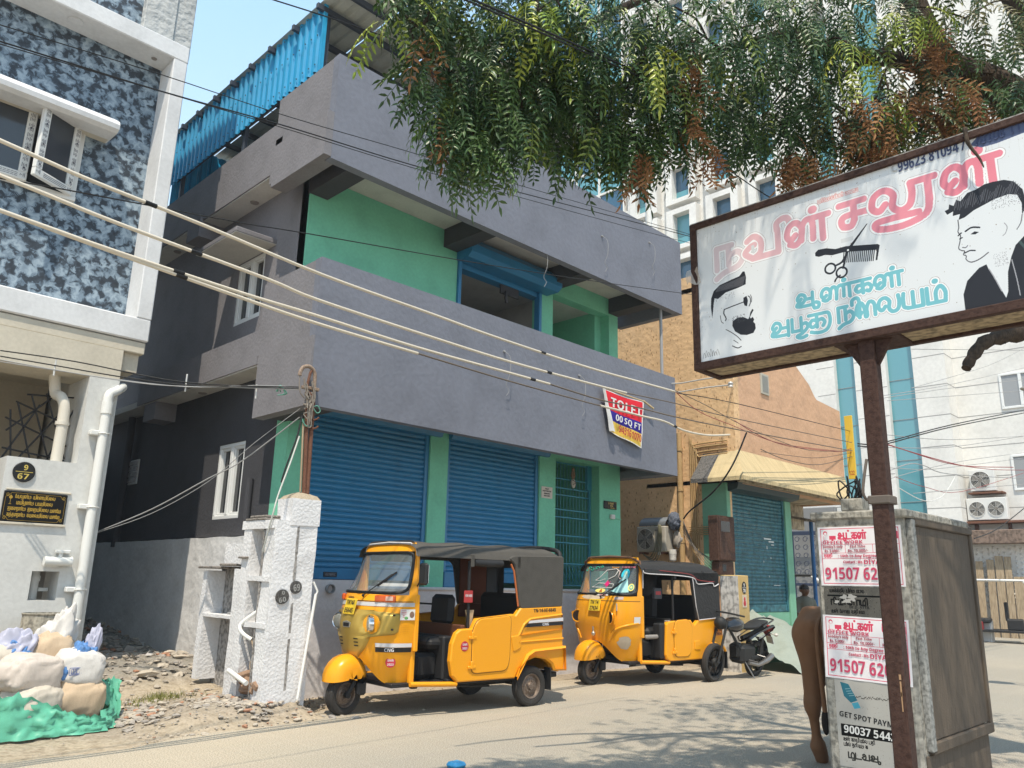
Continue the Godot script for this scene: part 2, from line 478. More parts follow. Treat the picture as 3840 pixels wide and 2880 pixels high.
func main_building() -> void:
	var b := thing("shop_house", "grey-purple two-storey shop house with green walls and blue roller shutters", "building", V(8.4, 0, -8.9))
	var slate := M("slate plaster", 0.195, 0.206, 0.248, 0.85, {"t": "soft", "s": 0.22, "h": "b_fine", "d": 0.28})
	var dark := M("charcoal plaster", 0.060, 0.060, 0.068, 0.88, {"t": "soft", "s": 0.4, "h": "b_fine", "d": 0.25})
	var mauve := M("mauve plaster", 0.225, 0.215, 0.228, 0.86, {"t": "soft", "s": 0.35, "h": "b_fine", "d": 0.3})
	var green := M("mint plaster", 0.205, 0.60, 0.41, 0.8, {"t": "soft", "s": 0.35, "h": "b_fine", "d": 0.12})
	var whit := M("limewash", 0.66, 0.65, 0.66, 0.9, {"t": "soft", "s": 0.4, "h": "b_mid", "d": 0.5})
	var soff := M("soffit white", 0.62, 0.60, 0.56, 0.9, {"t": "soft", "s": 0.4})
	var blue := M("shutter blue", 0.024, 0.20, 0.40, 0.42, {"t": "soft", "s": 0.5, "spec": 0.5})
	var room := M("room white", 0.42, 0.41, 0.39, 0.9, {"t": "soft"})
	var zg := -8.9
	# plinth
	var s := Sh.new(); s.box(V(6.1, -0.2, -9.2), V(11.86, 1.255, -8.8)).box(V(5.30, -0.2, -9.2), V(6.1, 1.37, -8.8))
	part(b, "plinth", s, M("lavender limewash", 0.74, 0.72, 0.735, 0.9, {"t": "soft", "s": 0.35, "h": "b_mid", "d": 0.6}), true)
	s = Sh.new(); s.bev(V(6.1, 1.255, -9.0), V(11.88, 1.30, -8.775), 0.012)
	part(b, "ledge", s, whit, true)
	# ground-floor front
	for k in [[4.95, 5.215], [7.26, 7.60], [9.60, 10.0], [11.18, 11.79]]:
		s = Sh.new(); s.box(V(k[0], 1.30, -9.2), V(k[1], 4.0, zg)); part(b, "pier", s, green, true)
	s = Sh.new(); s.box(V(5.215, 3.45, -9.2), V(7.26, 4.0, zg - 0.02)).box(V(7.6, 3.45, -9.2), V(9.6, 4.0, zg - 0.02)).box(V(10.0, 3.46, -9.2), V(11.18, 4.0, zg - 0.001))
	part(b, "lintel", s, green, true)
	var c1 := shutter(b, 5.27, 7.205, 1.375, 3.5, -8.97, blue)
	var c2 := shutter(b, 7.66, 9.545, 1.375, 3.5, -8.97, blue)
	hood(b, 5.2, 7.42, 3.44, 3.75, -8.96, 0.16, blue)
	hood(b, 7.60, 9.78, 3.44, 3.75, -8.96, 0.16, blue)
	var pl := M("worn name plate", 0.05, 0.05, 0.055, 0.5, {"metal": 0.4})
	for k in [[c1, 5.75]]:
		var q := Sh.new(); q.bev(V(k[1] - 0.1, 1.405, -8.95), V(k[1] + 0.1, 1.465, -8.937), 0.003)
		var o := part(k[0], "maker_plate", q, pl)
		letters(o, "OLYMPIC", 0.03, V(k[1], 1.435, -8.936), V(1, 0, 0), V(0, 1, 0), M("plate letter", 0.2, 0.2, 0.22, 0.5), 0.15)
	var lk := Sh.new(); lk.bev(V(7.62, 1.30, -8.95), V(7.95, 1.52, -8.90), 0.01); part(c2, "lock_box", lk, blue)
	# grille door in its recess
	s = Sh.new(); s.box(V(9.7, 1.3, -12.0), V(10.0, 4.0, -9.2)).box(V(11.18, 1.3, -12.0), V(11.4, 4.0, -9.2)).box(V(10.0, 3.5, -12.0), V(11.18, 3.7, -9.2)).box(V(9.7, 1.3, -12.2), V(11.4, 4.0, -12.0))
	part(b, "passage_wall", s, green, true)
	s = Sh.new(); s.box(V(9.7, 1.2, -12.0), V(11.4, 1.30, -8.9)); part(b, "passage_floor", s, M("cement", 0.25, 0.24, 0.22, 0.8, {"t": "grime"}), true)
	s = Sh.new(); s.bev(V(10.08, 1.3, -11.98), V(10.85, 3.1, -11.93), 0.01); part(b, "inner_door", s, M("brown door", 0.06, 0.035, 0.03, 0.6), true)
	s = Sh.new()
	for i in 14: s.tube([V(10.04 + i * 0.084, 1.36, -9.12), V(10.04 + i * 0.084, 3.44, -9.12)], 0.007, 5)
	for y in [1.36, 1.72, 2.07, 2.19, 2.50, 2.63, 2.88, 3.0, 3.16, 3.44]: s.box(V(10.0, y - 0.010, -9.125), V(11.18, y + 0.010, -9.11))
	for i in 13: s.tube([V(10.02 + i * 0.09, 1.71, -9.116), V(minf(10.02 + i * 0.09 + 0.2, 11.17), 1.38, -9.116)], 0.006, 5)
	var gm := M("grille teal", 0.03, 0.22, 0.30, 0.45)
	var gr := part(b, "grille_door", s, gm, true)
	s = Sh.new(); s.bev(V(11.06, 3.02, -9.13), V(11.175, 3.47, -9.07), 0.005).bev(V(11.13, 1.32, -9.14), V(11.175, 3.02, -9.09), 0.004); part(gr, "grille_frame", s, gm)
	# alley side: wall in pieces round the two windows, lower part kept back for the meter niches
	s = Sh.new()
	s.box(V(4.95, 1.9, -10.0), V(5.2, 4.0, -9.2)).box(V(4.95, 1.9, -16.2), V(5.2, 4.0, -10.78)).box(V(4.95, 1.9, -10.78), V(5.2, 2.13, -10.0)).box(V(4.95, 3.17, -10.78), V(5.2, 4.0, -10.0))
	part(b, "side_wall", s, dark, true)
	s = Sh.new(); s.box(V(5.12, -0.2, -16.2), V(5.3, 1.9, -8.9)); part(b, "side_wall_base", s, whit, true)
	s = Sh.new()
	s.box(V(4.95, 4.1, -10.0), V(5.2, 6.74, -8.92)).box(V(4.95, 4.1, -16.2), V(5.2, 6.74, -10.8)).box(V(4.95, 4.1, -10.8), V(5.2, 4.94, -10.0)).box(V(4.95, 5.92, -10.8), V(5.2, 6.74, -10.0))
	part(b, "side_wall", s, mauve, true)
	s = Sh.new(); s.box(V(11.6, 1.3, -16.2), V(11.79, 6.74, -9.2)); part(b, "end_wall", s, slate, true)
	s = Sh.new(); s.box(V(4.95, 1.0, -16.4), V(11.79, 7.4, -16.2)); part(b, "back_wall", s, slate, true)
	var left := Basis(V(0, 0, 1), V(0, 1, 0), V(-1, 0, 0))
	window_unit(b, V(4.99, 2.65, -10.39), 0.78, 1.04, left)
	window_unit(b, V(4.99, 5.43, -10.40), 0.80, 0.98, left)
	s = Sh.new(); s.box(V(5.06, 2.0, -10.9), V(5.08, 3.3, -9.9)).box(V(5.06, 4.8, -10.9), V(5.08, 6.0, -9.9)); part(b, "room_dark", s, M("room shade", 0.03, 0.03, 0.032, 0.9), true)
	s = Sh.new(); s.bev(V(4.34, 5.93, -10.97), V(4.97, 6.01, -9.70), 0.012); part(b, "window_shade", s, mauve, true)
	s = Sh.new(); s.box(V(4.345, 5.925, -10.96), V(4.95, 5.932, -9.71)); part(b, "shade_underside", s, soff, true)
	# floors and soffits
	s = Sh.new(); s.box(V(4.62, 4.0, -9.2), V(12.05, 4.1, -7.86)).box(V(4.62, 4.0, -16.2), V(11.79, 4.1, -9.2)); part(b, "first_floor_slab", s, soff, true)
	s = Sh.new(); s.box(V(4.62, 6.74, -9.2), V(12.36, 6.9, -7.86)).box(V(4.62, 6.74, -16.2), V(11.79, 6.9, -9.2)); part(b, "roof_slab", s, soff, true)
	# lower balcony parapet: front, and its wrapped side with stepped corner piece
	s = Sh.new(); s.box(V(4.60, 3.30, -7.98), V(12.09, 5.11, -7.85)); part(b, "balcony_front", s, slate, true)
	s = Sh.new(); s.box(V(4.60, 4.13, -9.22), V(4.73, 5.10, -7.98)); part(b, "balcony_side", s, mauve, true)
	s = Sh.new(); s.box(V(4.575, 3.30, -9.15), V(4.73, 4.13, -7.852)); part(b, "corner_block", s, mauve, true)
	s = Sh.new(); s.box(V(4.60, 4.02, -13.2), V(4.73, 4.48, -9.22)).box(V(4.62, 3.72, -12.9), V(4.95, 4.0, -12.45)); part(b, "side_fascia", s, mauve, true)
	s = Sh.new(); s.box(V(11.96, 3.30, -9.6), V(12.09, 5.11, -7.98)).box(V(11.79, 3.30, -9.0), V(11.96, 3.42, -7.98)); part(b, "balcony_end", s, slate, true)
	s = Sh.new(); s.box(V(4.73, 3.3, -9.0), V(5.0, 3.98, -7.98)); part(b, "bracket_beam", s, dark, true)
	# upper balcony parapet
	s = Sh.new(); s.box(V(4.60, 6.42, -7.98), V(12.40, 7.90, -7.85)); part(b, "parapet_front", s, slate, true)
	s = Sh.new(); s.box(V(4.60, 7.05, -9.34), V(4.73, 7.89, -7.98)); part(b, "parapet_side", s, mauve, true)
	s = Sh.new(); s.box(V(4.50, 6.44, -9.16), V(4.73, 7.05, -7.852)); part(b, "corner_block", s, mauve, true)
	s = Sh.new(); s.box(V(4.60, 6.76, -13.4), V(4.73, 7.26, -9.16)).box(V(4.63, 7.26, -13.4), V(4.73, 7.56, -9.34)).box(V(4.545, 6.55, -9.30), V(4.73, 7.0, -9.16)).box(V(4.56, 6.48, -11.95), V(4.95, 6.80, -11.5)); part(b, "side_fascia", s, mauve, true)
	s = Sh.new(); s.box(V(12.27, 6.42, -9.3), V(12.40, 7.90, -7.98)); part(b, "parapet_end", s, slate, true)
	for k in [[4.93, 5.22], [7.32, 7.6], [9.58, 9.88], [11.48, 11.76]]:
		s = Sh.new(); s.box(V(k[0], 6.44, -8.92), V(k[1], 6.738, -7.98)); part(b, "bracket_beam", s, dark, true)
	# first-floor front
	s = Sh.new(); s.box(V(4.95, 4.1, -9.1), V(7.62, 6.738, zg)); part(b, "upper_wall", s, green, true)
	s = Sh.new(); s.box(V(9.56, 4.1, -9.1), V(9.88, 6.738, zg)).box(V(11.49, 4.1, -9.1), V(11.76, 6.738, zg)); part(b, "upper_pier", s, green, true)
	s = Sh.new(); s.box(V(7.62, 6.22, -9.1), V(9.56, 6.738, zg - 0.02)); part(b, "upper_lintel", s, blue, true)
	s = Sh.new(); s.box(V(9.88, 6.40, -9.12), V(11.49, 6.738, zg - 0.004)); part(b, "upper_lintel", s, green, true)
	hood(b, 7.60, 9.72, 6.30, 6.70, zg, 0.36, blue)
	for k in [[7.625, 7.69], [9.49, 9.555]]:
		s = Sh.new(); s.bev(V(k[0], 4.1, -8.99), V(k[1], 6.3, -8.86), 0.006); part(b, "guide_rail", s, blue, true)
	s = Sh.new(); s.bev(V(8.62, 6.06, -8.97), V(9.05, 6.22, -8.93), 0.006); s.tube([V(8.72, 6.1, -8.9), V(8.70, 5.98, -8.89), V(8.73, 5.9, -8.9)], 0.03, 6); part(b, "latch_cord", s, pl, true)
	# rooms seen through the openings
	s = Sh.new(); s.box(V(7.3, 4.1, -12.6), V(9.9, 6.5, -12.4)).box(V(7.2, 4.1, -12.4), V(7.4, 6.5, -9.1)).box(V(9.74, 4.1, -12.4), V(9.88, 6.5, -9.1)).box(V(7.4, 6.30, -12.4), V(9.74, 6.4, -9.1)); part(b, "room_wall", s, room, true)
	s = Sh.new(); s.box(V(7.4, 6.05, -11.2), V(9.74, 6.30, -10.95)); part(b, "room_beam", s, room, true)
	s = Sh.new(); s.bev(V(8.3, 4.1, -12.39), V(9.5, 5.75, -12.34), 0.01); part(b, "room_shutter", s, blue, true)
	s = Sh.new(); s.box(V(9.885, 4.1, -10.6), V(9.9, 6.5, -9.1)).box(V(9.88, 4.1, -10.8), V(11.6, 6.5, -10.6)).box(V(11.3, 4.1, -10.6), V(11.6, 6.5, -9.1)); part(b, "loggia_wall", s, green, true)
	s = Sh.new(); s.box(V(9.9, 6.46, -10.6), V(11.49, 6.52, -9.12)); part(b, "loggia_ceiling", s, soff, true)
	# pipe from the upper to the lower balcony, and the vent on the alley wall
	s = Sh.new(); s.tube([V(11.93, 5.11, -8.02), V(11.93, 6.44, -8.02)], 0.028, 10); part(b, "drain_pipe", s, M("pvc grey", 0.30, 0.30, 0.31, 0.5), true)
	s = Sh.new(); s.tube([V(4.90, 2.0, -9.68), V(4.90, 2.62, -9.68)], 0.05, 10); part(b, "vent_pipe", s, dark, true)
	s = Sh.new(); s.tube([V(4.86, 1.8, -14.05), V(4.86, 3.98, -14.05)], 0.06, 10); part(b, "drain_pipe", s, dark, true)
	var lamp := M("lamp ring", 0.25, 0.22, 0.2, 0.4)
	for k in [[4.84, 6.738, -10.3], [4.84, 6.738, -13.0], [4.84, 3.998, -11.3]]:
		s = Sh.new(); s.lathe([Vector2(0.0, -0.012), Vector2(0.06, -0.012), Vector2(0.065, 0.0)], 14, Transform3D(Basis.IDENTITY, V(k[0], k[1], k[2]))); part(b, "ceiling_rose", s, lamp, true)
	# loose wall wires left hanging from the parapets
	var wm := M("bare wire", 0.30, 0.30, 0.30, 0.5)
	for k in [[7.67, 4.62, -7.835], [9.35, 4.60, -7.835], [8.55, 6.55, -7.95], [11.35, 7.55, -7.835], [9.95, 7.2, -7.835]]:
		s = Sh.new()
		s.bev(V(k[0] - 0.02, k[1] - 0.012, k[2] - 0.03), V(k[0] + 0.02, k[1] + 0.012, k[2] + 0.01), 0.004)
		s.tube(curve(P3([k[0], k[1], k[2], k[0] + 0.05, k[1] - 0.1, k[2] + 0.07, k[0] + 0.03, k[1] - 0.34, k[2] + 0.09, k[0] + 0.0, k[1] - 0.5, k[2] + 0.05, k[0] + 0.05, k[1] - 0.58, k[2] + 0.06, k[0] + 0.02, k[1] - 0.66, k[2] + 0.04])), 0.004, 5)
		part(b, "hanging_wire", s, wm, true)
	s = Sh.new(); s.box(V(4.93, 2.83, -14.05), V(4.945, 3.24, -13.68)); part(b, "jali_frame", s, M("window white"), true)
	for j in 4:
		for i in 2:
			s = Sh.new(); s.bev(V(4.90, 2.86 + j * 0.095, -14.02 + i * 0.17), V(4.928, 2.93 + j * 0.095, -13.88 + i * 0.17), 0.005); part(b, "jali_block", s, M("jali grey", 0.35, 0.35, 0.36, 0.8), true)

func corr(s: Sh, a: Vector3, run: Vector3, len: Vector3, up: Vector3, pitch: float, h: float) -> void:
	# trapezoid ribbed sheet: ribs follow len, repeat along run
	var w := run.length()
	var n := int(round(w / pitch))
	var r := run / w
	var f := [0.0, 0.0, 0.55, 0.0, 0.66, 1.0, 0.89, 1.0]
	for i in n:
		for k in 4:
			var p0: Vector3 = a + r * (i + f[k * 2]) * pitch + up * h * f[k * 2 + 1]
			var kk := (k + 1) % 4
			var p1: Vector3 = a + r * (i + f[kk * 2] + (1 if kk == 0 else 0)) * pitch + up * h * f[kk * 2 + 1]
			s.quad(p0, p1, p1 + len, p0 + len, up)

func rooftop_shed() -> void:
	var b := thing("rooftop_shed", "blue corrugated sheet shed with flat metal roof on top of the shop house", "shed", V(8, 7, -11))
	var bl := M("sheet blue", 0.02, 0.36, 0.66, 0.4, {"t": "streak", "s": 0.5, "spec": 0.5})
	var un := M("sheet underside", 0.52, 0.54, 0.49, 0.6, {"t": "soft", "s": 0.4})
	var st := M("painted steel", 0.045, 0.055, 0.075, 0.5)
	for i in 5:
		var s := Sh.new(); corr(s, V(4.9 - i % 2 * 0.006, 8.31, -8.85 - i * 1.01), V(0, 0, -1.02), V(0, 1.08, 0), V(-1, 0, 0), 0.17, 0.035)
		var o := part(b, "wall_sheet", s, bl, true)
		if i == 0:
			var e := Sh.new(); e.box(V(4.87, 8.28, -8.86), V(4.93, 9.39, -8.835)); part(o, "edge_trim", e, bl)
	for i in 6:
		var s := Sh.new(); corr(s, V(4.82 + i * 0.9, 9.37 + i % 2 * 0.004, -7.7), V(0.905, 0, 0), V(0, 0, -6.6), V(0, 1, 0), 0.22, 0.03)
		part(b, "roof_sheet", s, un, true)
	var s2 := Sh.new(); corr(s2, V(10.2, 9.372, -7.7), V(0.48, 0, 0), V(0, 0, -1.37), V(0, 1, 0), 0.22, 0.03); part(b, "roof_sheet", s2, un, true)
	var bolt := Sh.new()
	for z in [-8.35, -8.86, -9.53, -10.24, -10.86, -11.5, -12.12, -12.78, -13.4]:
		var s := Sh.new(); s.bev(V(4.76, 9.24, z - 0.03), V(10.66 if z > -9.0 else 10.2, 9.33, z + 0.03), 0.006); part(b, "purlin", s, st, true)
	for k in [[4.99, -8.93], [4.99, -11.2], [4.99, -13.6], [10.05, -8.95]]:
		var s := Sh.new(); s.bev(V(k[0] - 0.035, 6.9, k[1] - 0.035), V(k[0] + 0.035, 9.24, k[1] + 0.035), 0.006); part(b, "post", s, st, true)
	for y in [8.38, 8.85]:
		var s := Sh.new(); s.bev(V(4.94, y, -13.8), V(4.98, y + 0.05, -8.9), 0.005); part(b, "rail", s, st, true)
	for k in [[-9.6, 4.9], [-8.93, 4.9]]:
		var s := Sh.new(); s.bev(V(4.99, 8.4, k[0] - 0.03), V(10.0, 8.46, k[0] + 0.03), 0.005); part(b, "tie_beam", s, st, true)
	var s := Sh.new(); s.box(V(9.95, 6.9, -12.5), V(10.10, 9.24, -9.1)).box(V(6.9, 6.9, -12.6), V(10.1, 9.24, -12.5)); part(b, "stair_wall", s, M("slate plaster"), true)
	s = Sh.new(); corr(s, V(10.3, 7.3, -9.2), V(0, 0, -5.0), V(0, 2.0, 0), V(1, 0, 0), 0.17, 0.035); part(b, "wall_sheet", s, bl, true)
	s = Sh.new(); corr(s, V(4.95, 7.0, -14.0), V(5.4, 0, 0), V(0, 2.3, 0), V(0, 0, -1), 0.17, 0.035); part(b, "wall_sheet", s, bl, true)
	for i in 30:
		var z := -8.95 - i * 0.165
		for y in [8.42, 8.9, 9.3]:
			bolt.cbox(V(4.86, y + (i % 3) * 0.01, z), V(0.012, 0.014, 0.014))
	stuff(b, "bolts", bolt, st).position = -b.position

func left_house() -> void:
	var b := thing("sponge_painted_house", "white house with mottled slate-blue upper wall in a projecting white frame", "building", V(1.5, 0, -10.5))
	var white := M("fresh white paint", 0.74, 0.745, 0.75, 0.75, {"t": "soft", "s": 0.3, "h": "b_fine", "d": 0.08})
	var cream := M("primer cream", 0.62, 0.565, 0.46, 0.85, {"t": "soft", "s": 0.35, "h": "b_fine", "d": 0.15})
	var ground_white := M("ground floor white", 0.66, 0.66, 0.635, 0.85, {"t": "soft", "s": 0.3, "h": "b_fine", "d": 0.12})
	var sponge := M("sponge pattern", 1, 1, 1, 0.6, {"t": "sponge", "s": 0.46, "spec": 0.4})
	var s := Sh.new(); s.box(V(-2.0, 4.2, -11.0), V(3.37, 10.5, -10.43)); part(b, "patterned_wall", s, sponge, true)
	# projecting frame: floor band, right jamb, top band
	s = Sh.new(); s.bev(V(-2.0, 4.21, -10.44), V(3.52, 4.50, -10.0), 0.015); part(b, "frame_band", s, white, true)
	s = Sh.new(); s.bev(V(3.335, 4.50, -10.6), V(3.522, 8.23, -10.0), 0.012); part(b, "frame_jamb", s, white, true)
	s = Sh.new(); s.bev(V(-2.0, 8.23, -10.6), V(3.53, 8.48, -10.0), 0.015); part(b, "frame_band", s, white, true)
	s = Sh.new(); s.bev(V(3.36, 8.48, -16.0), V(3.62, 12.2, -10.25), 0.01).bev(V(2.95, 8.48, -10.5), V(3.36, 12.2, -10.22), 0.01); part(b, "rough_pier", s, M("rough cast", 0.50, 0.51, 0.50, 0.9, {"t": "soft", "s": 0.4, "h": "b_mid", "d": 2.2}), true)
	s = Sh.new(); s.box(V(-2.0, 8.48, -11.0), V(2.95, 12.0, -10.35)); part(b, "patterned_wall", s, sponge, true)
	s = Sh.new(); s.box(V(3.26, 0, -16.0), V(3.40, 8.4, -10.6)).box(V(-2.0, 0, -16.2), V(3.4, 12.0, -16.0)).box(V(-2.2, 0, -16), V(-2.0, 12, -10.2)); part(b, "side_wall", s, ground_white, true)
	s = Sh.new(); s.box(V(-2.0, 12.0, -16.0), V(3.4, 12.2, -10.4)); part(b, "roof", s, white, true)
	# rounded sun shade over the window
	var p := P2([-0.05, 6.86, 0.40, 6.83, 0.47, 6.86, 0.48, 6.92, 0.44, 6.98, 0.30, 7.07, 0.12, 7.14, -0.05, 7.17])
	s = Sh.new(); s.prism(p, -2.0, 2.79, Transform3D(Basis(V(0, 0, 1), V(0, 1, 0), V(1, 0, 0)), V(0, 0, -10.43))); part(b, "sun_shade", s, white, true)
	s = Sh.new(); s.box(V(-2.0, 6.848, -10.42), V(2.77, 6.852, -10.06)); part(b, "shade_underside", s, cream, true)
	var dot := M("lamp ring", 0.25, 0.22, 0.2, 0.4)
	for k in [[2.15, 8.224, -10.2, 0.085], [3.15, 8.224, -10.22, 0.035], [1.95, 4.204, -10.25, 0.05]]:
		s = Sh.new(); s.lathe([Vector2(0.0, -0.006), Vector2(k[3], -0.006), Vector2(k[3] * 1.1, 0.0)], 18, Transform3D(Basis.IDENTITY, V(k[0], k[1], k[2]))); part(b, "downlight", s, white if k[3] > 0.06 else dot, true)
	# window: dark opening, two leaves still wearing their protective tape, swung outward
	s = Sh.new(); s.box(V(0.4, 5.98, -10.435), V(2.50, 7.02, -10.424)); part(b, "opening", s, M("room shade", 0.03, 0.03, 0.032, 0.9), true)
	var tape := M("taped frame", 0.68, 0.68, 0.66, 0.6)
	var ink := M("tape ink", 0.10, 0.10, 0.12, 0.6)
	var glass := M("dusty dark glass", 0.035, 0.042, 0.052, 0.12, {"spec": 0.6})
	s = Sh.new(); s.bev(V(2.46, 5.94, -10.46), V(2.53, 7.03, -10.39), 0.006).bev(V(0.4, 5.90, -10.46), V(2.53, 5.96, -10.36), 0.006); part(b, "window_frame", s, tape, true)
	for k in [[2.46, 0.56, 0.50], [1.97, 0.62, -0.02], [1.33, 0.62, 0.0]]:
		# hinge x, width, swing
		var x := Transform3D(Basis(V(0, 1, 0), k[2]), V(k[0], 6.48, -10.36))
		s = Sh.new()
		var w: float = k[1]
		s.bev(V(-w, 0.43, -0.03), V(0, 0.53, 0.03), 0.008, x).bev(V(-w, -0.53, -0.03), V(0, -0.43, 0.03), 0.008, x).bev(V(-w, -0.43, -0.03), V(-w + 0.10, 0.43, 0.03), 0.008, x).bev(V(-0.10, -0.43, -0.03), V(0, 0.43, 0.03), 0.008, x)
		var sash := part(b, "window_sash", s, tape, true)
		s = Sh.new(); s.box(V(-w + 0.1, -0.43, -0.008), V(-0.1, 0.43, 0.004), x); part(sash, "pane", s, glass)
		s = Sh.new()
		for side in [-w + 0.05, -0.05]:
			for i in 15:
				var y := -0.47 + i * 0.067
				for l in [-0.024, -0.008, 0.008, 0.022]:
					s.cbox(V(side + l, y + 0.012 * (i % 2), 0.031), V(0.006, 0.026 + 0.014 * ((i * 7 + int(l * 500)) % 3), 0.0015), x)
				if i % 4 == 1:
					s.lathe([Vector2(0.014, 0.0), Vector2(0.014, 0.002), Vector2(0.0, 0.002)], 10, x * Transform3D(Basis(V(1, 0, 0), PI / 2), V(side, y + 0.03, 0.031)))
		for i in 10:
			for e in [0.48, -0.48]:
				for l in [-0.02, 0.0, 0.02]: s.cbox(V(-w + 0.14 + i * (w - 0.26) / 9.0, e + l, 0.031), V(0.034, 0.006, 0.0015), x)
		part(sash, "tape_print", s, ink)
	# ground floor: porch opening, wall with plaque, column
	s = Sh.new(); s.box(V(2.915, 0, -10.75), V(3.25, 3.66, -10.0)); part(b, "column", s, ground_white, true)
	s = Sh.new(); s.box(V(2.21, 0, -10.3), V(2.64, 2.61, -10.0)).box(V(2.64, 1.39, -10.3), V(2.915, 2.61, -10.0)).box(V(2.64, 0, -10.3), V(2.915, 1.08, -10.0)); part(b, "porch_wall", s, ground_white, true)
	s = Sh.new(); s.box(V(-2.0, 3.66, -10.7), V(3.25, 4.05, -10.02)); part(b, "porch_beam", s, cream, true)
	s = Sh.new(); s.bev(V(-2.0, 4.05, -16.0), V(3.50, 4.20, -10.03), 0.01); part(b, "floor_slab", s, cream, true)
	s = Sh.new(); s.box(V(2.96, 3.82, -10.6), V(3.46, 4.05, -10.1)); part(b, "beam_end", s, cream, true)
	s = Sh.new(); s.box(V(-2.0, 0, -13.0), V(3.2, 4.05, -12.8)).box(V(-2.0, 4.0, -12.8), V(3.2, 4.045, -10.7)); part(b, "porch_back_wall", s, cream, true)
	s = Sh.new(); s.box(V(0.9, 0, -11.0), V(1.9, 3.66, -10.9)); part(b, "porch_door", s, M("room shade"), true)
	s = Sh.new(); s.box(V(2.64, 1.08, -10.6), V(2.915, 1.39, -10.5)); part(b, "recess_back", s, M("recess shade", 0.30, 0.28, 0.25, 0.9), true)
	# lattice of the porch window
	s = Sh.new()
	for k in [[2.25, 2.62, 2.55, 3.3], [2.4, 2.62, 2.85, 3.35], [2.55, 2.62, 2.32, 3.3], [2.75, 2.62, 2.45, 3.4], [2.9, 2.7, 2.6, 3.45], [2.25, 2.95, 2.75, 3.5], [2.7, 2.62, 2.92, 3.3], [2.22, 3.1, 2.9, 2.85], [2.3, 3.3, 2.9, 3.1], [2.24, 2.75, 2.9, 2.68], [2.4, 3.4, 2.9, 3.45], [2.35, 2.62, 2.26, 3.2]]:
		s.tube([V(k[0], k[1], -10.45), V(k[2], k[3], -10.45)], 0.011, 5)
	part(b, "lattice_grille", s, M("black iron", 0.02, 0.02, 0.022, 0.5), true)
	var pvc := M("pvc cream", 0.62, 0.58, 0.50, 0.45)
	s = Sh.new()
	s.tube(curve([V(2.62, 3.72, -10.35), V(2.66, 3.45, -10.33), V(2.70, 3.38, -10.2), V(2.74, 3.2, -10.16), V(2.74, 2.62, -10.16)], 6), 0.062, 14)
	s.tube([V(2.74, 3.05, -10.16), V(2.74, 3.09, -10.16)], 0.075, 14)
	part(b, "waste_pipe", s, pvc, true)
	var wp := M("pvc white", 0.70, 0.70, 0.67, 0.4)
	s = Sh.new(); s.tube(curve([V(3.34, 3.62, -10.15), V(3.22, 3.52, -9.97), V(3.13, 3.44, -9.93), V(3.13, 3.2, -9.93)], 5) + [V(3.13, 0.2, -9.93)], 0.055, 14)
	s.tube([V(3.13, 3.22, -9.93), V(3.13, 3.36, -9.93)], 0.066, 14)
	var rain := part(b, "rain_pipe", s, wp, true)
	for y in [2.98, 2.12, 1.20]:
		s = Sh.new(); s.bev(V(2.98, y - 0.028, -9.99), V(3.08, y + 0.028, -9.90), 0.008); s.tube([V(3.06, y, -9.9), V(3.12, y, -9.868), V(3.19, y, -9.9), V(3.2, y, -9.99)], 0.007, 6); part(rain, "bracket", s, wp)
	s = Sh.new(); s.tube([V(2.72, 1.5, -9.93), V(2.98, 1.5, -9.93)], 0.05, 14).tube([V(2.98, 1.5, -9.93), V(3.0, 1.5, -9.93)], 0.057, 14); s.tube([V(2.88, 1.55, -9.93), V(2.88, 1.6, -9.93)], 0.022, 8); s.bev(V(2.83, 1.59, -9.99), V(2.97, 1.625, -9.9), 0.006)
	var stub := part(b, "pipe_stub", s, wp, true)
	s = Sh.new(); s.lathe([Vector2(0.0, 0.0), Vector2(0.045, 0.0)], 14, Transform3D(Basis(V(0, 0, 1), -PI / 2), V(3.002, 1.5, -9.93))); part(stub, "pipe_mouth", s, M("room shade"))
	s = Sh.new(); s.tube([V(2.755, 1.06, -10.3), V(2.755, 1.42, -10.3)], 0.05, 12).tube([V(2.755, 1.28, -10.3), V(2.755, 1.34, -10.3)], 0.06, 12); s.bev(V(2.80, 1.17, -10.32), V(2.9, 1.21, -10.26), 0.005); part(b, "waste_pipe", s, wp, true)
	# things fixed to the wall
	var disc := thing("house_number_disc", "round black house number disc reading 9 over 67 above the Tamil plaque", "house number", V(2.395, 2.45, -9.99))
	s = Sh.new(); s.lathe([Vector2(0.0, 0.012), Vector2(0.105, 0.012), Vector2(0.112, 0.006), Vector2(0.112, 0.0)], 30, Transform3D(Basis(V(1, 0, 0), PI / 2), Vector3.ZERO)); part(disc, "disc", s, M("disc black", 0.012, 0.012, 0.012, 0.5))
	var gold := M("gold paint", 0.55, 0.42, 0.10, 0.5)
	letters(disc, "9", 0.06, V(0.012, 0.048, 0.0125), V(1, 0, 0), V(0, 1, 0), gold)
	letters(disc, "67", 0.06, V(-0.005, -0.05, 0.0125), V(1, 0, 0), V(0, 1, 0), gold, 0.11)
	s = Sh.new(); s.cbox(V(0, 0, 0.0135), V(0.17, 0.006, 0.002)); part(disc, "bar", s, gold)
	var pq := thing("tamil_plaque", "black granite plaque with four gold Tamil lines on white wall", "plaque", V(2.555, 2.07, -9.99))
	s = Sh.new(); s.bev(V(-0.315, -0.165, -0.01), V(0.315, 0.165, 0.015), 0.004); part(pq, "slab", s, M("granite black", 0.01, 0.01, 0.011, 0.25))
	s = Sh.new(); s.quad(V(-0.31, 0.16, 0.0165), V(0.31, 0.16, 0.0165), V(0.31, -0.16, 0.0165), V(-0.31, -0.16, 0.0165), V(0, 0, 1))
	part(pq, "inscription", s, skin("plaque print", plaque_print(), 0.3))
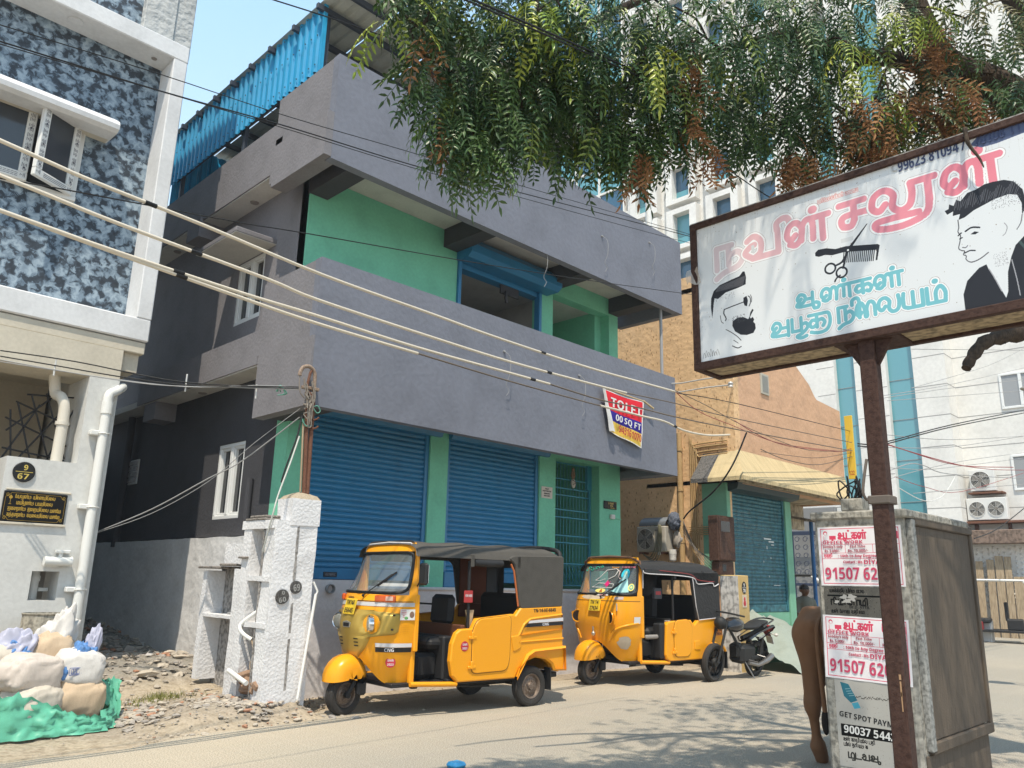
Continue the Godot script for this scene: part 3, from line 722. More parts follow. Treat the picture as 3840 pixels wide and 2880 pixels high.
	s = Sh.new(); s.bev(V(-0.34, -0.192, -0.01), V(0.335, -0.167, 0.02), 0.004).bev(V(-0.3, 0.175, -0.01), V(0.35, 0.195, 0.012), 0.004); part(pq, "ledge", s, cream)

func neighbour() -> void:
	var b := thing("orange_house", "peach-orange plastered house with cream concrete canopy and teal shutter", "building", V(16, 0, -9))
	var pits := M("pitted peach plaster", 0.80, 0.53, 0.29, 0.85, {"t": "pits", "s": 0.42, "h": "b_mid", "d": 0.8})
	var peach := M("peach plaster", 0.64, 0.39, 0.24, 0.85, {"t": "soft", "s": 0.3, "h": "b_mid", "d": 0.9})
	var cream := M("canopy cream", 0.60, 0.475, 0.27, 0.85, {"t": "streak", "s": 0.45, "h": "b_fine", "d": 0.3})
	var mould := M("moulded concrete", 0.16, 0.15, 0.14, 0.9, {"t": "grime", "s": 1.2, "h": "b_cell", "d": 0.6})
	var mint := M("aged mint plaster", 0.20, 0.44, 0.30, 0.85, {"t": "soft", "s": 0.5})
	var teal := M("aged teal shutter", 0.045, 0.175, 0.215, 0.5, {"t": "grime", "s": 0.4})
	var s := Sh.new(); s.box(V(13.5, -0.1, -15.0), V(13.7, 7.66, -7.70)); part(b, "side_wall", s, pits, true)
	s = Sh.new(); s.box(V(13.5, 3.32, -7.70), V(13.7, 7.66, -7.46)); part(b, "side_wall", s, pits, true)
	# street wall with its broken roofline
	var p := P2([13.7, 3.3, 18.46, 3.3, 18.48, 5.5, 17.25, 5.56, 17.15, 5.62, 16.9, 5.85, 16.3, 6.15, 16.1, 6.5, 15.6, 7.66, 13.7, 7.66])
	s = Sh.new(); s.prism(p, -7.66, -7.46); part(b, "street_wall", s, peach, true)
	s = Sh.new(); s.box(V(13.5, 7.3, -15), V(18, 7.4, -7.6)); part(b, "roof", s, peach, true)
	s = Sh.new(); s.box(V(18.3, 3.3, -15), V(18.46, 5.5, -7.66)).box(V(13.5, 0, -15.2), V(18.4, 7.0, -15.0)); part(b, "end_wall", s, peach, true)
	s = Sh.new(); s.bev(V(14.60, 5.22, -7.47), V(14.93, 5.66, -7.43), 0.008); var wn := part(b, "window", s, M("old frame", 0.40, 0.38, 0.32, 0.8), true)
	s = Sh.new(); s.box(V(14.65, 5.27, -7.44), V(14.88, 5.61, -7.427)); part(wn, "pane", s, M("grey glass", 0.20, 0.20, 0.18, 0.3))
	# ground floor shop, set back
	s = Sh.new(); s.box(V(13.505, 0.0, -8.22), V(13.72, 3.32, -7.70)); s = Sh.new(); s.box(V(13.492, 0.3, -8.22), V(13.5, 3.32, -7.70)); part(b, "mint_panel", s, mint, true)
	s = Sh.new(); s.box(V(13.5, -0.1, -7.9), V(13.62, 3.32, -7.695)).box(V(15.84, -0.1, -8.0), V(16.1, 3.32, -7.69)); part(b, "shop_pier", s, mint, true)
	s = Sh.new(); s.box(V(13.62, -0.1, -8.0), V(15.84, 0.93, -7.72)); part(b, "shop_step", s, mint, true)
	shutter(b, 13.66, 15.80, 0.94, 3.34, -7.76, teal)
	s = Sh.new(); s.prism(P2([0, 3.16, 0.2, 3.2, 0.25, 3.34, 0, 3.36]), 13.55, 16.1, Transform3D(Basis(V(0, 0, 1), V(0, 1, 0), V(1, 0, 0)), V(0, 0, -7.7))); part(b, "shutter_hood", s, M("hood dark", 0.03, 0.05, 0.055, 0.5), true)
	s = Sh.new(); s.box(V(13.5, 3.32, -9.5), V(18.46, 3.4, -7.4)).box(V(16.1, 2.75, -8.6), V(18.46, 3.32, -8.5)); part(b, "soffit", s, M("old cream", 0.50, 0.42, 0.30, 0.9, {"t": "grime", "s": 0.25}), true)
	var scrap := M("chipped paint", 0.55, 0.57, 0.55, 0.8)
	s = Sh.new()
	for k in [[15.1, 2.35, 0.30, 0.03], [15.25, 2.30, 0.22, 0.03], [15.3, 2.24, 0.12, 0.02], [15.06, 2.18, 0.03, 0.06], [15.2, 1.98, 0.06, 0.015], [15.4, 1.45, 0.28, 0.012], [15.1, 1.62, 0.02, 0.03], [14.9, 1.9, 0.02, 0.03]]:
		s.cbox(V(k[0], k[1], -7.735), V(k[2], k[3], 0.002))
	stuff(b, "paint_chips", s, scrap).position = -b.position
	# sloped concrete canopy, hipped at the corner; its alley end is black with mould
	var hip := func(a: Vector3, c: Vector3, d: Vector3, e: Vector3, o: Vector3, th: float) -> Sh:
		var q := Sh.new()
		var k := V(0, -th, 0)
		q.quad(a, c, d, e, o); q.quad(a + k, c + k, d + k, e + k, -o)
		q.quad(a, c, c + k, a + k, o); q.quad(c, d, d + k, c + k, V(o.z, 0, -o.x)); q.quad(e, a, a + k, e + k, V(-o.z, 0, o.x)); q.quad(d, e, e + k, d + k, -o)
		return q
	part(b, "canopy", hip.call(V(13.02, 3.36, -7.07), V(17.75, 3.36, -7.07), V(18.45, 3.93, -7.45), V(13.52, 3.93, -7.45), V(0, 0.6, 1), 0.075), cream, true)
	part(b, "canopy_side", hip.call(V(13.02, 3.36, -7.80), V(13.02, 3.358, -7.07), V(13.52, 3.928, -7.45), V(13.52, 3.93, -7.80), V(-1, 0.7, 0), 0.075), cream, true)
	part(b, "canopy_side", hip.call(V(13.02, 3.36, -8.17), V(13.02, 3.36, -7.80), V(13.52, 3.93, -7.80), V(13.52, 3.93, -8.17), V(-1, 0.7, 0), 0.075), mould, true)
	# pipes up the corner
	var pipe := M("peach pipe", 0.54, 0.36, 0.17, 0.6, {"t": "pits", "s": 1.4})
	s = Sh.new(); s.tube([V(13.42, 0.1, -8.64), V(13.42, 4.36, -8.66)], 0.055, 12)
	for y in [3.2, 2.2, 1.2, 4.0]: s.tube([V(13.42, y, -8.65), V(13.42, y + 0.06, -8.65)], 0.064, 12)
	part(b, "down_pipe", s, pipe, true)
	for k in [[-8.44, 4.10, 0.012], [-8.40, 4.03, 0.012], [-8.36, 3.94, 0.012], [-8.31, 3.85, 0.014]]:
		s = Sh.new(); s.tube(curve([V(13.47, 0.4, k[0]), V(13.47, k[1] - 0.12, k[0]), V(13.47, k[1], k[0] + 0.08), V(13.47, k[1] + 0.02, -7.62)], 6), k[2] * 1.3, 7); part(b, "conduit", s, pipe, true)
	for i in 5:
		s = Sh.new(); s.tube([V(13.46, 2.50 - i * 0.035, -8.5), V(13.46, 2.50 - i * 0.035, -8.05), V(13.45, 2.42 - i * 0.04, -7.97)], 0.011, 6); part(b, "conduit", s, pipe, true)
	for i in 3:
		s = Sh.new(); s.tube([V(13.46, 2.40, -8.04 + i * 0.035), V(13.46, 1.0, -8.04 + i * 0.035)], 0.010, 6); part(b, "conduit", s, mint, true)
	# yellow sign on the far end, edge-on
	var ys := thing("yellow_signboard", "narrow yellow signboard seen edge-on past the orange house", "signboard", V(18.6, 3.9, -7.4))
	s = Sh.new(); s.bev(V(0, 0.0, -0.02), V(0.05, 1.5, 0.16), 0.006); part(ys, "board", s, M("sign yellow", 0.65, 0.45, 0.05, 0.6))
	letters(ys, "122", 0.1, V(-0.002, 0.14, 0.07), V(0, 0, 1), V(0, 1, 0), M("sign red", 0.4, 0.05, 0.03, 0.6), 0.12)
	# sheet-roofed porch behind the shop
	var lean := thing("tin_lean_to", "rusty corrugated lean-to roof on a wooden post beside the teal shutter", "lean-to", V(19.5, 0, -9))
	s = Sh.new(); corr(s, V(17.6, 2.95, -8.3), V(2.6, 0.0, 0), V(0, 0.25, -1.6), V(0, 1, 0), 0.2, 0.05); part(lean, "roof_sheet", s, M("old tin", 0.30, 0.26, 0.22, 0.6, {"t": "grime", "s": 0.8}), true)
	s = Sh.new(); s.bev(V(18.3, 0, -9.3), V(18.42, 3.1, -9.18), 0.01); part(lean, "post", s, M("old wood", 0.16, 0.12, 0.09, 0.9, {"t": "wood", "s": 1.0}), true)
	var bp := single("blue_pole", Sh.new().tube([V(19.6, 0, -8.85), V(19.6, 3.1, -8.85)], 0.05, 8), M("pole blue", 0.03, 0.13, 0.33, 0.6), "thin blue metal pole standing beyond the teal shutter", "pole")

func tower() -> void:
	var b := thing("office_tower", "tall white office tower with teal glass strips and punched windows", "office building", V(32, 0, -18))
	var w := M("tower white", 0.80, 0.785, 0.745, 0.8, {"t": "soft", "s": 0.12, "h": "b_fine", "d": 0.3})
	var teal := M("teal glass", 0.10, 0.30, 0.35, 0.08, {"spec": 0.8})
	var deep := M("blue glass", 0.02, 0.085, 0.15, 0.06, {"spec": 0.8})
	var line := M("joint grey", 0.30, 0.29, 0.28, 0.9)
	var X := 30.0
	# lower wall with two full-height glass strips (z ranges) and a recessed right part
	var s := Sh.new()
	s.box(V(X, 0, -12.2), V(X + 4, 30, -12.9)); s.box(V(X, 0, -11.43), V(X + 4, 30, -10.27)); s.box(V(X, 0, -9.33), V(X + 4, 30, -8.25))
	part(b, "street_wall", s, w, true)
	for k in [[-12.2, -11.43], [-10.27, -9.33]]:
		for j in 16:
			s = Sh.new(); s.box(V(X + 0.25, 1.5 + j * 1.5, k[0]), V(X + 0.3, 2.985 + j * 1.5, k[1])); part(b, "glass_pane", s, teal, true)
		s = Sh.new()
		for j in 16: s.box(V(X + 0.23, 1.485 + j * 1.5, k[0]), V(X + 0.27, 1.5 + j * 1.5, k[1]))
		part(b, "mullion", s, line, true)
		s = Sh.new(); s.box(V(X + 0.05, 0, k[0]), V(X + 0.3, 1.48, k[1])); part(b, "spandrel", s, M("tower grey", 0.2, 0.2, 0.2, 0.6), true)
	s = Sh.new(); s.box(V(X + 0.9, 3.45, -8.25), V(X + 4, 30, 6)); part(b, "side_wing_wall", s, w, true)
	s = Sh.new()
	for y in [4.2, 5.3, 6.35, 7.45, 8.55, 9.65, 10.8, 11.9]:
		s.box(V(X - 0.004, y, -9.32), V(X, y + 0.025, -8.25)).box(V(X, y, -8.25), V(X + 0.9, y + 0.025, -8.246)).box(V(X + 0.896, y, -8.24), V(X + 0.9, y + 0.025, 6)).box(V(X - 0.004, y + 0.2, -11.42), V(X, y + 0.225, -10.28)).box(V(X - 0.004, y + 0.2, -12.9), V(X, y + 0.225, -12.21))
	part(b, "joint_line", s, line, true)
	# upper tower: body stands behind the orange house; windows in stepped bays
	s = Sh.new(); s.box(V(X, 0, -22.0), V(X + 4, 36, -12.9)); part(b, "tower_wall", s, w, true)
	s = Sh.new(); s.box(V(X + 0.3, 0, -34.0), V(X + 4, 36, -22.0)); part(b, "curtain_back", s, M("tower grey"), true)
	for j in 15:
		for i in 7:
			s = Sh.new(); s.bev(V(X + 0.1, 12.05 + j * 1.55, -33.4 + i * 1.6), V(X + 0.3, 13.5 + j * 1.55, -31.88 + i * 1.6), 0.01)
			part(b, "curtain_pane", s, teal if (i * 3 + j * 5) % 7 > 2 else deep, true)
	s = Sh.new()
	for j in 16: s.box(V(X + 0.02, 11.93 + j * 1.55, -33.5), V(X + 0.2, 12.04 + j * 1.55, -22.02))
	for i in 8: s.box(V(X + 0.0, 11.9, -33.5 + i * 1.6), V(X + 0.2, 36, -33.4 + i * 1.6))
	part(b, "curtain_frame", s, w, true)
	for j in 10:
		for i in 4:
			var z := -21.2 + i * 2.13
			var y := 12.0 + j * 2.36 + i * 0.10
			var fr := Sh.new()
			fr.box(V(X - 0.45, y - 0.22, z - 0.36), V(X + 0.0, y, z + 1.26)).box(V(X - 0.45, y + 1.6, z - 0.36), V(X, y + 1.86, z + 1.26)).box(V(X - 0.45, y, z - 0.36), V(X, y + 1.6, z)).box(V(X - 0.45, y, z + 0.9), V(X, y + 1.6, z + 1.26))
			var win := part(b, "window", fr, w, true)
			s = Sh.new(); s.box(V(X - 0.06, y + 0.002, z + 0.002), V(X - 0.02, y + 0.52, z + 0.898)); part(win, "pane", s, teal)
			s = Sh.new(); s.box(V(X - 0.06, y + 0.54, z + 0.002), V(X - 0.02, y + 1.598, z + 0.898)); part(win, "pane", s, deep if (i + j) % 3 else teal)
	s = Sh.new(); s.tube(curve([V(11.6, 9.4, -8.2), V(11.52, 9.2, -8.0), V(11.5, 8.8, -7.95), V(11.5, 7.6, -7.95)], 5), 0.06, 10)
	single("roof_drain_pipe", s, M("pvc white", 0.70, 0.70, 0.67, 0.4), "pale drain pipe rising behind the upper parapet at the roof edge", "pipe")
	# casement windows of the right wing
	for k in [[-6.85, -5.6, 7.65, 8.75], [-6.9, -5.3, 10.6, 11.7], [-6.8, -5.6, 4.85, 5.9]]:
		s = Sh.new()
		var x := X + 0.9
		for e in [[k[0], k[0] + 0.08], [k[1] - 0.08, k[1]], [(k[0] + k[1]) / 2 - 0.05, (k[0] + k[1]) / 2 + 0.05]]: s.bev(V(x - 0.06, k[2], e[0]), V(x + 0.02, k[3], e[1]), 0.01)
		s.bev(V(x - 0.06, k[2] - 0.08, k[0]), V(x + 0.02, k[2], k[1]), 0.01).bev(V(x - 0.06, k[3], k[0]), V(x + 0.02, k[3] + 0.08, k[1]), 0.01)
		var win := part(b, "window", s, M("window white", 0.72, 0.73, 0.72, 0.5), true)
		s = Sh.new(); s.box(V(x - 0.02, k[2], k[0] + 0.08), V(x - 0.01, k[3], (k[0] + k[1]) / 2)).box(V(x - 0.02, k[2], (k[0] + k[1]) / 2), V(x - 0.01, k[3], k[1] - 0.08)); part(win, "pane", s, M("curtained glass", 0.30, 0.31, 0.32, 0.25))
	s = Sh.new(); s.bev(V(X + 0.2, 3.0, -8.25), V(X + 1.2, 3.45, 6), 0.02); part(b, "ledge", s, M("stained ledge", 0.25, 0.18, 0.14, 0.9, {"t": "grime", "s": 0.4}), true)
	s = Sh.new(); s.box(V(X + 0.8, 0, -8.25), V(X + 1.2, 3.0, 6)); part(b, "wing_base", s, w, true)

func meter_niches() -> void:
	var lime := M("rough limewash", 0.76, 0.755, 0.76, 0.92, {"t": "soft", "s": 0.5, "h": "b_fine", "d": 0.5})
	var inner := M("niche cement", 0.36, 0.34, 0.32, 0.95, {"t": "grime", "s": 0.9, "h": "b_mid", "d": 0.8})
	var sl := M("stone slab", 0.28, 0.25, 0.22, 0.9, {"t": "grime", "s": 1.5, "h": "b_cell", "d": 0.4})
	var dent := noise(2.2, 3, 61)
	var lump := func(a: Vector3, c: Vector3, amp: float) -> Sh:
		# hand-plastered block: subdivided faces, slightly uneven
		var q := Sh.new()
		var h := (c - a)
		for ax in 3:
			var u := (ax + 1) % 3
			var w := (ax + 2) % 3
			for sd in [0.0, 1.0]:
				var o := Vector3.ZERO; o[ax] = 1.0 if sd > 0.5 else -1.0
				q.grid(maxi(2, int(h[u] / 0.09)), maxi(2, int(h[w] / 0.09)), func(i: float, j: float) -> Vector3:
					var p := a; p[ax] = a[ax] + h[ax] * sd; p[u] = a[u] + h[u] * i; p[w] = a[w] + h[w] * j
					return p + V(dent.get_noise_3d(p.x, p.y, p.z), dent.get_noise_3d(p.y + 9, p.z, p.x), dent.get_noise_3d(p.z, p.x + 5, p.y)) * amp, o)
		return q
	var b := thing("gate_pillar", "thick whitewashed gate pillar with rounded cap and painted-over number circles", "pillar", V(4.496, 0.161, -7.788))
	part(b, "shaft", lump.call(V(4.266, 0.072, -7.947), V(4.744, 1.975, -7.699), 0.018), lime, true)
	var s := Sh.new()
	s.grid(10, 8, func(u: float, w: float) -> Vector3:
		var p := V(lerpf(4.416, 4.761, u), 0, lerpf(-8.0, -7.69, w))
		var e := minf(minf(u, 1.0 - u), minf(w, 1.0 - w))
		return V(p.x, 2.214 + 0.09 * sqrt(clampf(e * 2.4, 0.0, 1.0)) + dent.get_noise_2d(p.x * 3, p.z * 3) * 0.01, p.z), Vector3.UP)
	part(b, "cement_cap", s, M("cap mortar", 0.46, 0.39, 0.30, 0.95, {"t": "dust", "s": 2.0, "h": "b_cell", "d": 0.5}), true)
	part(b, "head", lump.call(V(4.412, 1.931, -8.009), V(4.761, 2.219, -7.691), 0.01), lime, true)
	for k in [[4.385, 1.192, 0.075], [4.536, 1.289, 0.066]]:
		s = Sh.new(); s.lathe([Vector2(0.0, 0.0), Vector2(k[2], 0.0), Vector2(k[2], -0.02)], 24, Transform3D(Basis(V(1, 0, 0), PI / 2), V(k[0], k[1], -7.680))); part(b, "number_circle", s, M("smudged black", 0.11, 0.105, 0.10, 0.9, {"t": "grime", "s": 2.5}), true)
	letters(b, "69", 0.07, V(4.54, 1.285, -7.677) - b.position, V(1, 0.15, 0), V(-0.15, 1, 0), M("faded chalk", 0.30, 0.30, 0.29, 0.9), 0.075)
	letters(b, "0", 0.04, V(4.39, 1.232, -7.677) - b.position, V(1, 0.15, 0), V(-0.15, 1, 0), M("faded chalk"), 0.03)
	letters(b, "60", 0.05, V(4.385, 1.161, -7.677) - b.position, V(1, 0.2, 0), V(-0.2, 1, 0), M("faded chalk"), 0.08)
	var pv := M("pvc white", 0.70, 0.70, 0.67, 0.4)
	single("leaning_pipe", Sh.new().tube([V(4.629, 0.179, -7.629), V(4.77, 1.223, -7.664)], 0.016, 8), pv, "thin white plastic pipe leaning against the whitewashed gate pillar", "pipe")
	s = Sh.new(); s.tube([V(4.775, 1.196, -7.682), V(4.797, 1.25, -7.682), V(4.744, 1.347, -7.691)], 0.012, 6); single("broken_pipe_end", s, pv, "short broken white pipe elbow at the pillar's right edge", "pipe")
	s = Sh.new(); s.lathe([Vector2(0.0, -0.02), Vector2(0.048, -0.02), Vector2(0.05, 0.05), Vector2(0.058, 0.05), Vector2(0.058, 0.0)], 20, Transform3D(Basis(V(1, 0, 0), PI / 2), V(5.655, 1.26, -8.79))); s.col = Color(0.1, 0.1, 0.1)
	single("drain_outlet", s, M("outlet pvc", 0.30, 0.30, 0.30, 0.6), "round open drain pipe end in the white plinth left of the nearer auto", "pipe")
	# first niche block, open to the alley
	b = thing("tall_meter_niche", "tall whitewashed open masonry niche with shelves behind the gate pillar", "meter niche", V(4.381, 0.161, -8.142))
	part(b, "post", lump.call(V(4.248, 0.072, -7.735), V(4.301, 1.931, -7.699), 0.006), lime, true)
	part(b, "post", lump.call(V(4.248, 0.161, -8.381), V(4.513, 1.931, -8.213), 0.012), lime, true)
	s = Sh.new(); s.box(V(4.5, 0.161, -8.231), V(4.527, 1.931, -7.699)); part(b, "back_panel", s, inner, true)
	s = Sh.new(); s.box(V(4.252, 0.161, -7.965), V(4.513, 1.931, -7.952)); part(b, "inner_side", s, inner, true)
	for y in [0.87, 1.342]: part(b, "shelf", lump.call(V(4.248, y, -8.23), V(4.513, y + 0.053, -7.717), 0.006), lime, true)
	part(b, "top", lump.call(V(4.239, 1.887, -8.425), V(4.513, 1.98, -7.717), 0.01), lime, true)
	b = thing("low_meter_niche", "lower whitewashed open niche with electric meter, left of the taller one", "meter niche", V(4.381, 0.426, -8.85))
	part(b, "post", lump.call(V(4.248, 0.161, -8.514), V(4.478, 1.462, -8.385), 0.012), lime, true)
	part(b, "post", lump.call(V(4.248, 0.25, -9.293), V(4.478, 1.444, -9.186), 0.012), lime, true)
	part(b, "shelf", lump.call(V(4.248, 0.931, -9.204), V(4.513, 0.966, -8.496), 0.006), lime, true)
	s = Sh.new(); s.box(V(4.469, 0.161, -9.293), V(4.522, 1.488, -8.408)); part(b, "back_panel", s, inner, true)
	s = Sh.new(); s.bev(V(4.407, 1.152, -8.638), V(4.478, 1.347, -8.531), 0.01); part(b, "electric_meter", s, M("meter grey", 0.45, 0.46, 0.45, 0.5), true)
	s = Sh.new(); s.tube(curve([V(4.425, 1.152, -8.585), V(4.407, 1.064, -8.602), V(4.381, 1.002, -8.673), V(4.381, 0.975, -8.85)], 5), 0.012, 6); part(b, "cable", s, M("cable grey", 0.3, 0.3, 0.3, 0.6), true)
	single("whitewashed_block", lump.call(V(4.266, 1.515, -8.832), V(4.496, 1.754, -8.408), 0.02), lime, "whitewashed masonry block sitting on the lower meter niche", "block")
	for k in [[4.20, 1.466, -9.35, 0.32, 0.027, 0.55, "grey stone slab roofing the lower meter niche"], [4.21, 1.497, -8.83, 0.27, 0.027, 0.30, "small stone slab lying under the whitewashed block"], [4.23, 1.982, -8.36, 0.27, 0.025, 0.44, "lower of two stone slabs on the tall niche"], [4.25, 2.011, -8.30, 0.23, 0.027, 0.37, "upper of two stone slabs on the tall niche"], [4.21, 1.577, -8.41, 0.18, 0.022, 0.18, "short stone slab jutting from between the two niches"]]:
		s = Sh.new(); s.bev(V(k[0], k[1], k[2]), V(k[0] + k[3], k[1] + k[4], k[2] + k[5]), 0.008); single("stone_slab", s, sl, k[6], "stone slab", "stone slabs on the meter niches")
	s = Sh.new(); s.tube(curve(P3([4.478, 1.161, -7.983, 4.354, 1.046, -8.071, 4.248, 0.922, -8.195, 4.213, 0.86, -8.204, 4.23, 0.798, -8.142, 4.283, 0.745, -8.053]), 6), 0.022, 8); single("bent_conduit", s, pv, "bent white conduit looping over the middle shelf of the tall niche", "pipe")
	for k in [[0.0, "left"], [0.03, "right"]]:
		s = Sh.new(); s.tube(curve(P3([4.283, 0.745, -8.053, 4.292, 0.604, -8.01 + k[0], 4.266, 0.497, -7.98 - k[0], 4.283, 0.34, -8.0 + k[0] * 2]), 6), 0.006, 5); single("loose_wire", s, M("wire tan", 0.4, 0.3, 0.2, 0.6), "%s one of two tan wires hanging below the bent conduit" % k[1], "wire")
	s = Sh.new(); s.tube([V(4.177, 0.426, -8.284), V(4.177, 0.338, -7.877)], 0.025, 8); single("fallen_conduit", s, pv, "stub of white conduit lying on rubble before the tall niche", "pipe")
	# rubble bricks inside the niche
	for i in 9:
		s = Sh.new(); s.bev(V(-0.08, -0.035, -0.045), V(0.08, 0.035, 0.045), 0.012, Transform3D(Basis.from_euler(V(rng.randf() * 0.6, rng.randf() * 3.0, rng.randf() * 0.5)), Vector3.ZERO))
		var o := single("broken_brick", s, M("brick rubble", 0.36, 0.24, 0.17, 0.95, {"t": "dust", "s": 3.0}), "broken dusty brick in the heap at the foot of the tall niche", "brick", "broken bricks heaped at the foot of the tall meter niche")
		o.position = V(4.27 + rng.randf() * 0.12 - (i / 5) * 0.02, 0.25 + (i / 4) * 0.065, -8.16 + (i % 4) * 0.10)
	# boundary wall along the alley
	b = thing("alley_wall", "low whitewashed boundary wall running back along the alley", "wall", V(4.9, 0, -13.0))
	part(b, "wall", lump.call(V(4.84, -0.1, -16.0), V(5.0, 1.88, -8.95), 0.012), M("grey limewash", 0.74, 0.735, 0.73, 0.92, {"t": "soft", "s": 0.35, "h": "b_mid", "d": 0.8}), true)
	single("alley_gate", Sh.new().bev(V(3.6, 0.3, -16.1), V(4.9, 3.6, -16.0), 0.02), M("gate teal", 0.02, 0.05, 0.065, 0.5), "dark teal metal gate closing the far end of the alley", "gate")

func service_pole() -> void:
	var b := thing("service_mast", "pair of rusty conduit pipes rising from the gate pillar with a tangle of wires", "electric mast", V(4.602, 2.285, -7.788))
	var rust := M("rusty pipe", 0.24, 0.13, 0.09, 0.8, {"t": "rust", "s": 3.0})
	var galv := M("weathered pipe", 0.42, 0.37, 0.31, 0.6, {"t": "rust", "s": 3.0})
	var s := Sh.new(); s.tube([V(4.593, 2.267, -7.788), V(4.549, 3.082, -7.788)], 0.025, 10); part(b, "conduit", s, rust, true)
	s = Sh.new(); s.tube([V(4.633, 2.267, -7.788), V(4.606, 3.4, -7.788)], 0.025, 10); part(b, "conduit", s, rust, true)
	s = Sh.new(); s.tube(curve(P3([4.606, 3.347, -7.788, 4.606, 3.568, -7.788, 4.593, 3.666, -7.788, 4.531, 3.719, -7.788, 4.452, 3.701, -7.788, 4.416, 3.639, -7.788, 4.412, 3.595, -7.788]), 5), 0.022, 10); part(b, "goose_neck", s, galv, true)
	s = Sh.new(); s.tube(curve(P3([4.549, 3.082, -7.788, 4.544, 3.214, -7.788, 4.575, 3.329, -7.77, 4.549, 3.4, -7.77, 4.496, 3.4, -7.77]), 5), 0.022, 10).tube(curve(P3([4.513, 3.391, -7.788, 4.522, 3.524, -7.788, 4.54, 3.639, -7.788, 4.558, 3.683, -7.788]), 4), 0.016, 8); part(b, "goose_neck", s, rust, true)
	s = Sh.new(); s.bev(V(4.452, 3.453, -7.815), V(4.664, 3.489, -7.761), 0.006); part(b, "clamp_arm", s, galv, true)
	for y in [3.13, 3.03]:
		s = Sh.new(); s.tube([V(4.6, y - 0.02, -7.79), V(4.63, y - 0.015, -7.72), V(4.65, y + 0.01, -7.70)], 0.010, 6); part(b, "hook", s, rust, true)
	s = Sh.new()
	for i in 16:
		var y0 := 3.19 + rng.randf() * 0.32
		var x0 := 4.46 + rng.randf() * 0.11
		s.tube(curve([V(x0, y0, -7.77 + rng.randf() * 0.06), V(x0 - 0.05 + rng.randf() * 0.12, y0 + 0.06, -7.75), V(x0 + 0.04, y0 - 0.1 - rng.randf() * 0.12, -7.74), V(4.47 + rng.randf() * 0.1, y0 - 0.16, -7.77)], 5), 0.007, 5)
	part(b, "wire_tangle", s, M("grimy insulation", 0.22, 0.19, 0.16, 0.7), true)
	for k in [[[4.469, 3.126, -7.77, 4.487, 3.064, -7.753, 4.531, 3.028, -7.753, 4.602, 3.046, -7.761], 0.008, "verdigris", 0.12, 0.33, 0.26], [[4.593, 3.258, -7.761, 4.646, 3.276, -7.744, 4.682, 3.223, -7.744, 4.646, 3.197, -7.753, 4.602, 3.25, -7.761], 0.006, "verdigris", 0, 0, 0], [[4.496, 3.064, -7.77, 4.505, 2.728, -7.753, 4.54, 2.303, -7.779], 0.010, "wire tan", 0, 0, 0], [[4.469, 3.135, -7.761, 4.416, 2.887, -7.735, 4.319, 2.551, -7.735, 4.283, 2.373, -7.744], 0.010, "black cable", 0.015, 0.015, 0.016], [[4.434, 2.896, -7.717, 4.354, 2.595, -7.717, 4.248, 2.241, -7.717, 4.213, 2.019, -7.735, 4.248, 1.683, -7.921, 4.301, 1.63, -8.009], 0.009, "pale cable", 0.55, 0.56, 0.52], [[4.412, 3.595, -7.788, 4.412, 3.48, -7.779, 4.425, 3.4, -7.77, 4.478, 3.347, -7.77], 0.007, "grimy insulation", 0, 0, 0]]:
		s = Sh.new(); s.tube(curve(P3(k[0]), 6), k[1], 6); part(b, "cable", s, M(k[2], k[3], k[4], k[5], 0.6), true)

func plate(s: Sh, poly: PackedVector2Array, z0: float, z1: float, r: float, x := Transform3D.IDENTITY) -> Sh:
	# extruded outline whose z1 face has a chamfer r all round
	var sg := signf(z1 - z0)
	var cw := 1.0 if Geometry2D.is_polygon_clockwise(poly) else -1.0
	var inn := PackedVector2Array()
	var n := poly.size()
	for i in n:
		var a := (poly[i] - poly[(i + n - 1) % n]).normalized()
		var c := (poly[(i + 1) % n] - poly[i]).normalized()
		var na := Vector2(-a.y, a.x) * cw
		var nc := Vector2(-c.y, c.x) * cw
		var m := (na + nc).normalized()
		inn.append(poly[i] - m * r / maxf(0.5, m.dot(na)))
	var ix := Geometry2D.triangulate_polygon(inn)
	for i in range(0, ix.size(), 3):
		s.flat(x * Vector3(inn[ix[i]].x, inn[ix[i]].y, z1), x * Vector3(inn[ix[i + 1]].x, inn[ix[i + 1]].y, z1), x * Vector3(inn[ix[i + 2]].x, inn[ix[i + 2]].y, z1), x.basis.z * sg)
	for i in n:
		var j := (i + 1) % n
		var e := (poly[j] - poly[i]).normalized()
		var o := x.basis * Vector3(-e.y * cw, e.x * cw, 0)
		s.quad(x * Vector3(poly[i].x, poly[i].y, z0), x * Vector3(poly[j].x, poly[j].y, z0), x * Vector3(poly[j].x, poly[j].y, z1 - sg * r), x * Vector3(poly[i].x, poly[i].y, z1 - sg * r), o)
		s.quad(x * Vector3(poly[i].x, poly[i].y, z1 - sg * r), x * Vector3(poly[j].x, poly[j].y, z1 - sg * r), x * Vector3(inn[j].x, inn[j].y, z1), x * Vector3(inn[i].x, inn[i].y, z1), o + x.basis.z * sg)
	return s
func rounded(poly: PackedVector2Array, r: float, k := 4) -> PackedVector2Array:
	# the outline with its corners rounded
	var o := PackedVector2Array()
	var n := poly.size()
	for i in n:
		var p := poly[i]
		var a := poly[(i + n - 1) % n]
		var c := poly[(i + 1) % n]
		var ra := minf(r, p.distance_to(a) * 0.45)
		var rc := minf(r, p.distance_to(c) * 0.45)
		var p0 := p + (a - p).normalized() * ra
		var p1 := p + (c - p).normalized() * rc
		for j in k + 1:
			var t := float(j) / k
			o.append(p0.lerp(p, t).lerp(p.lerp(p1, t), t))
	return o
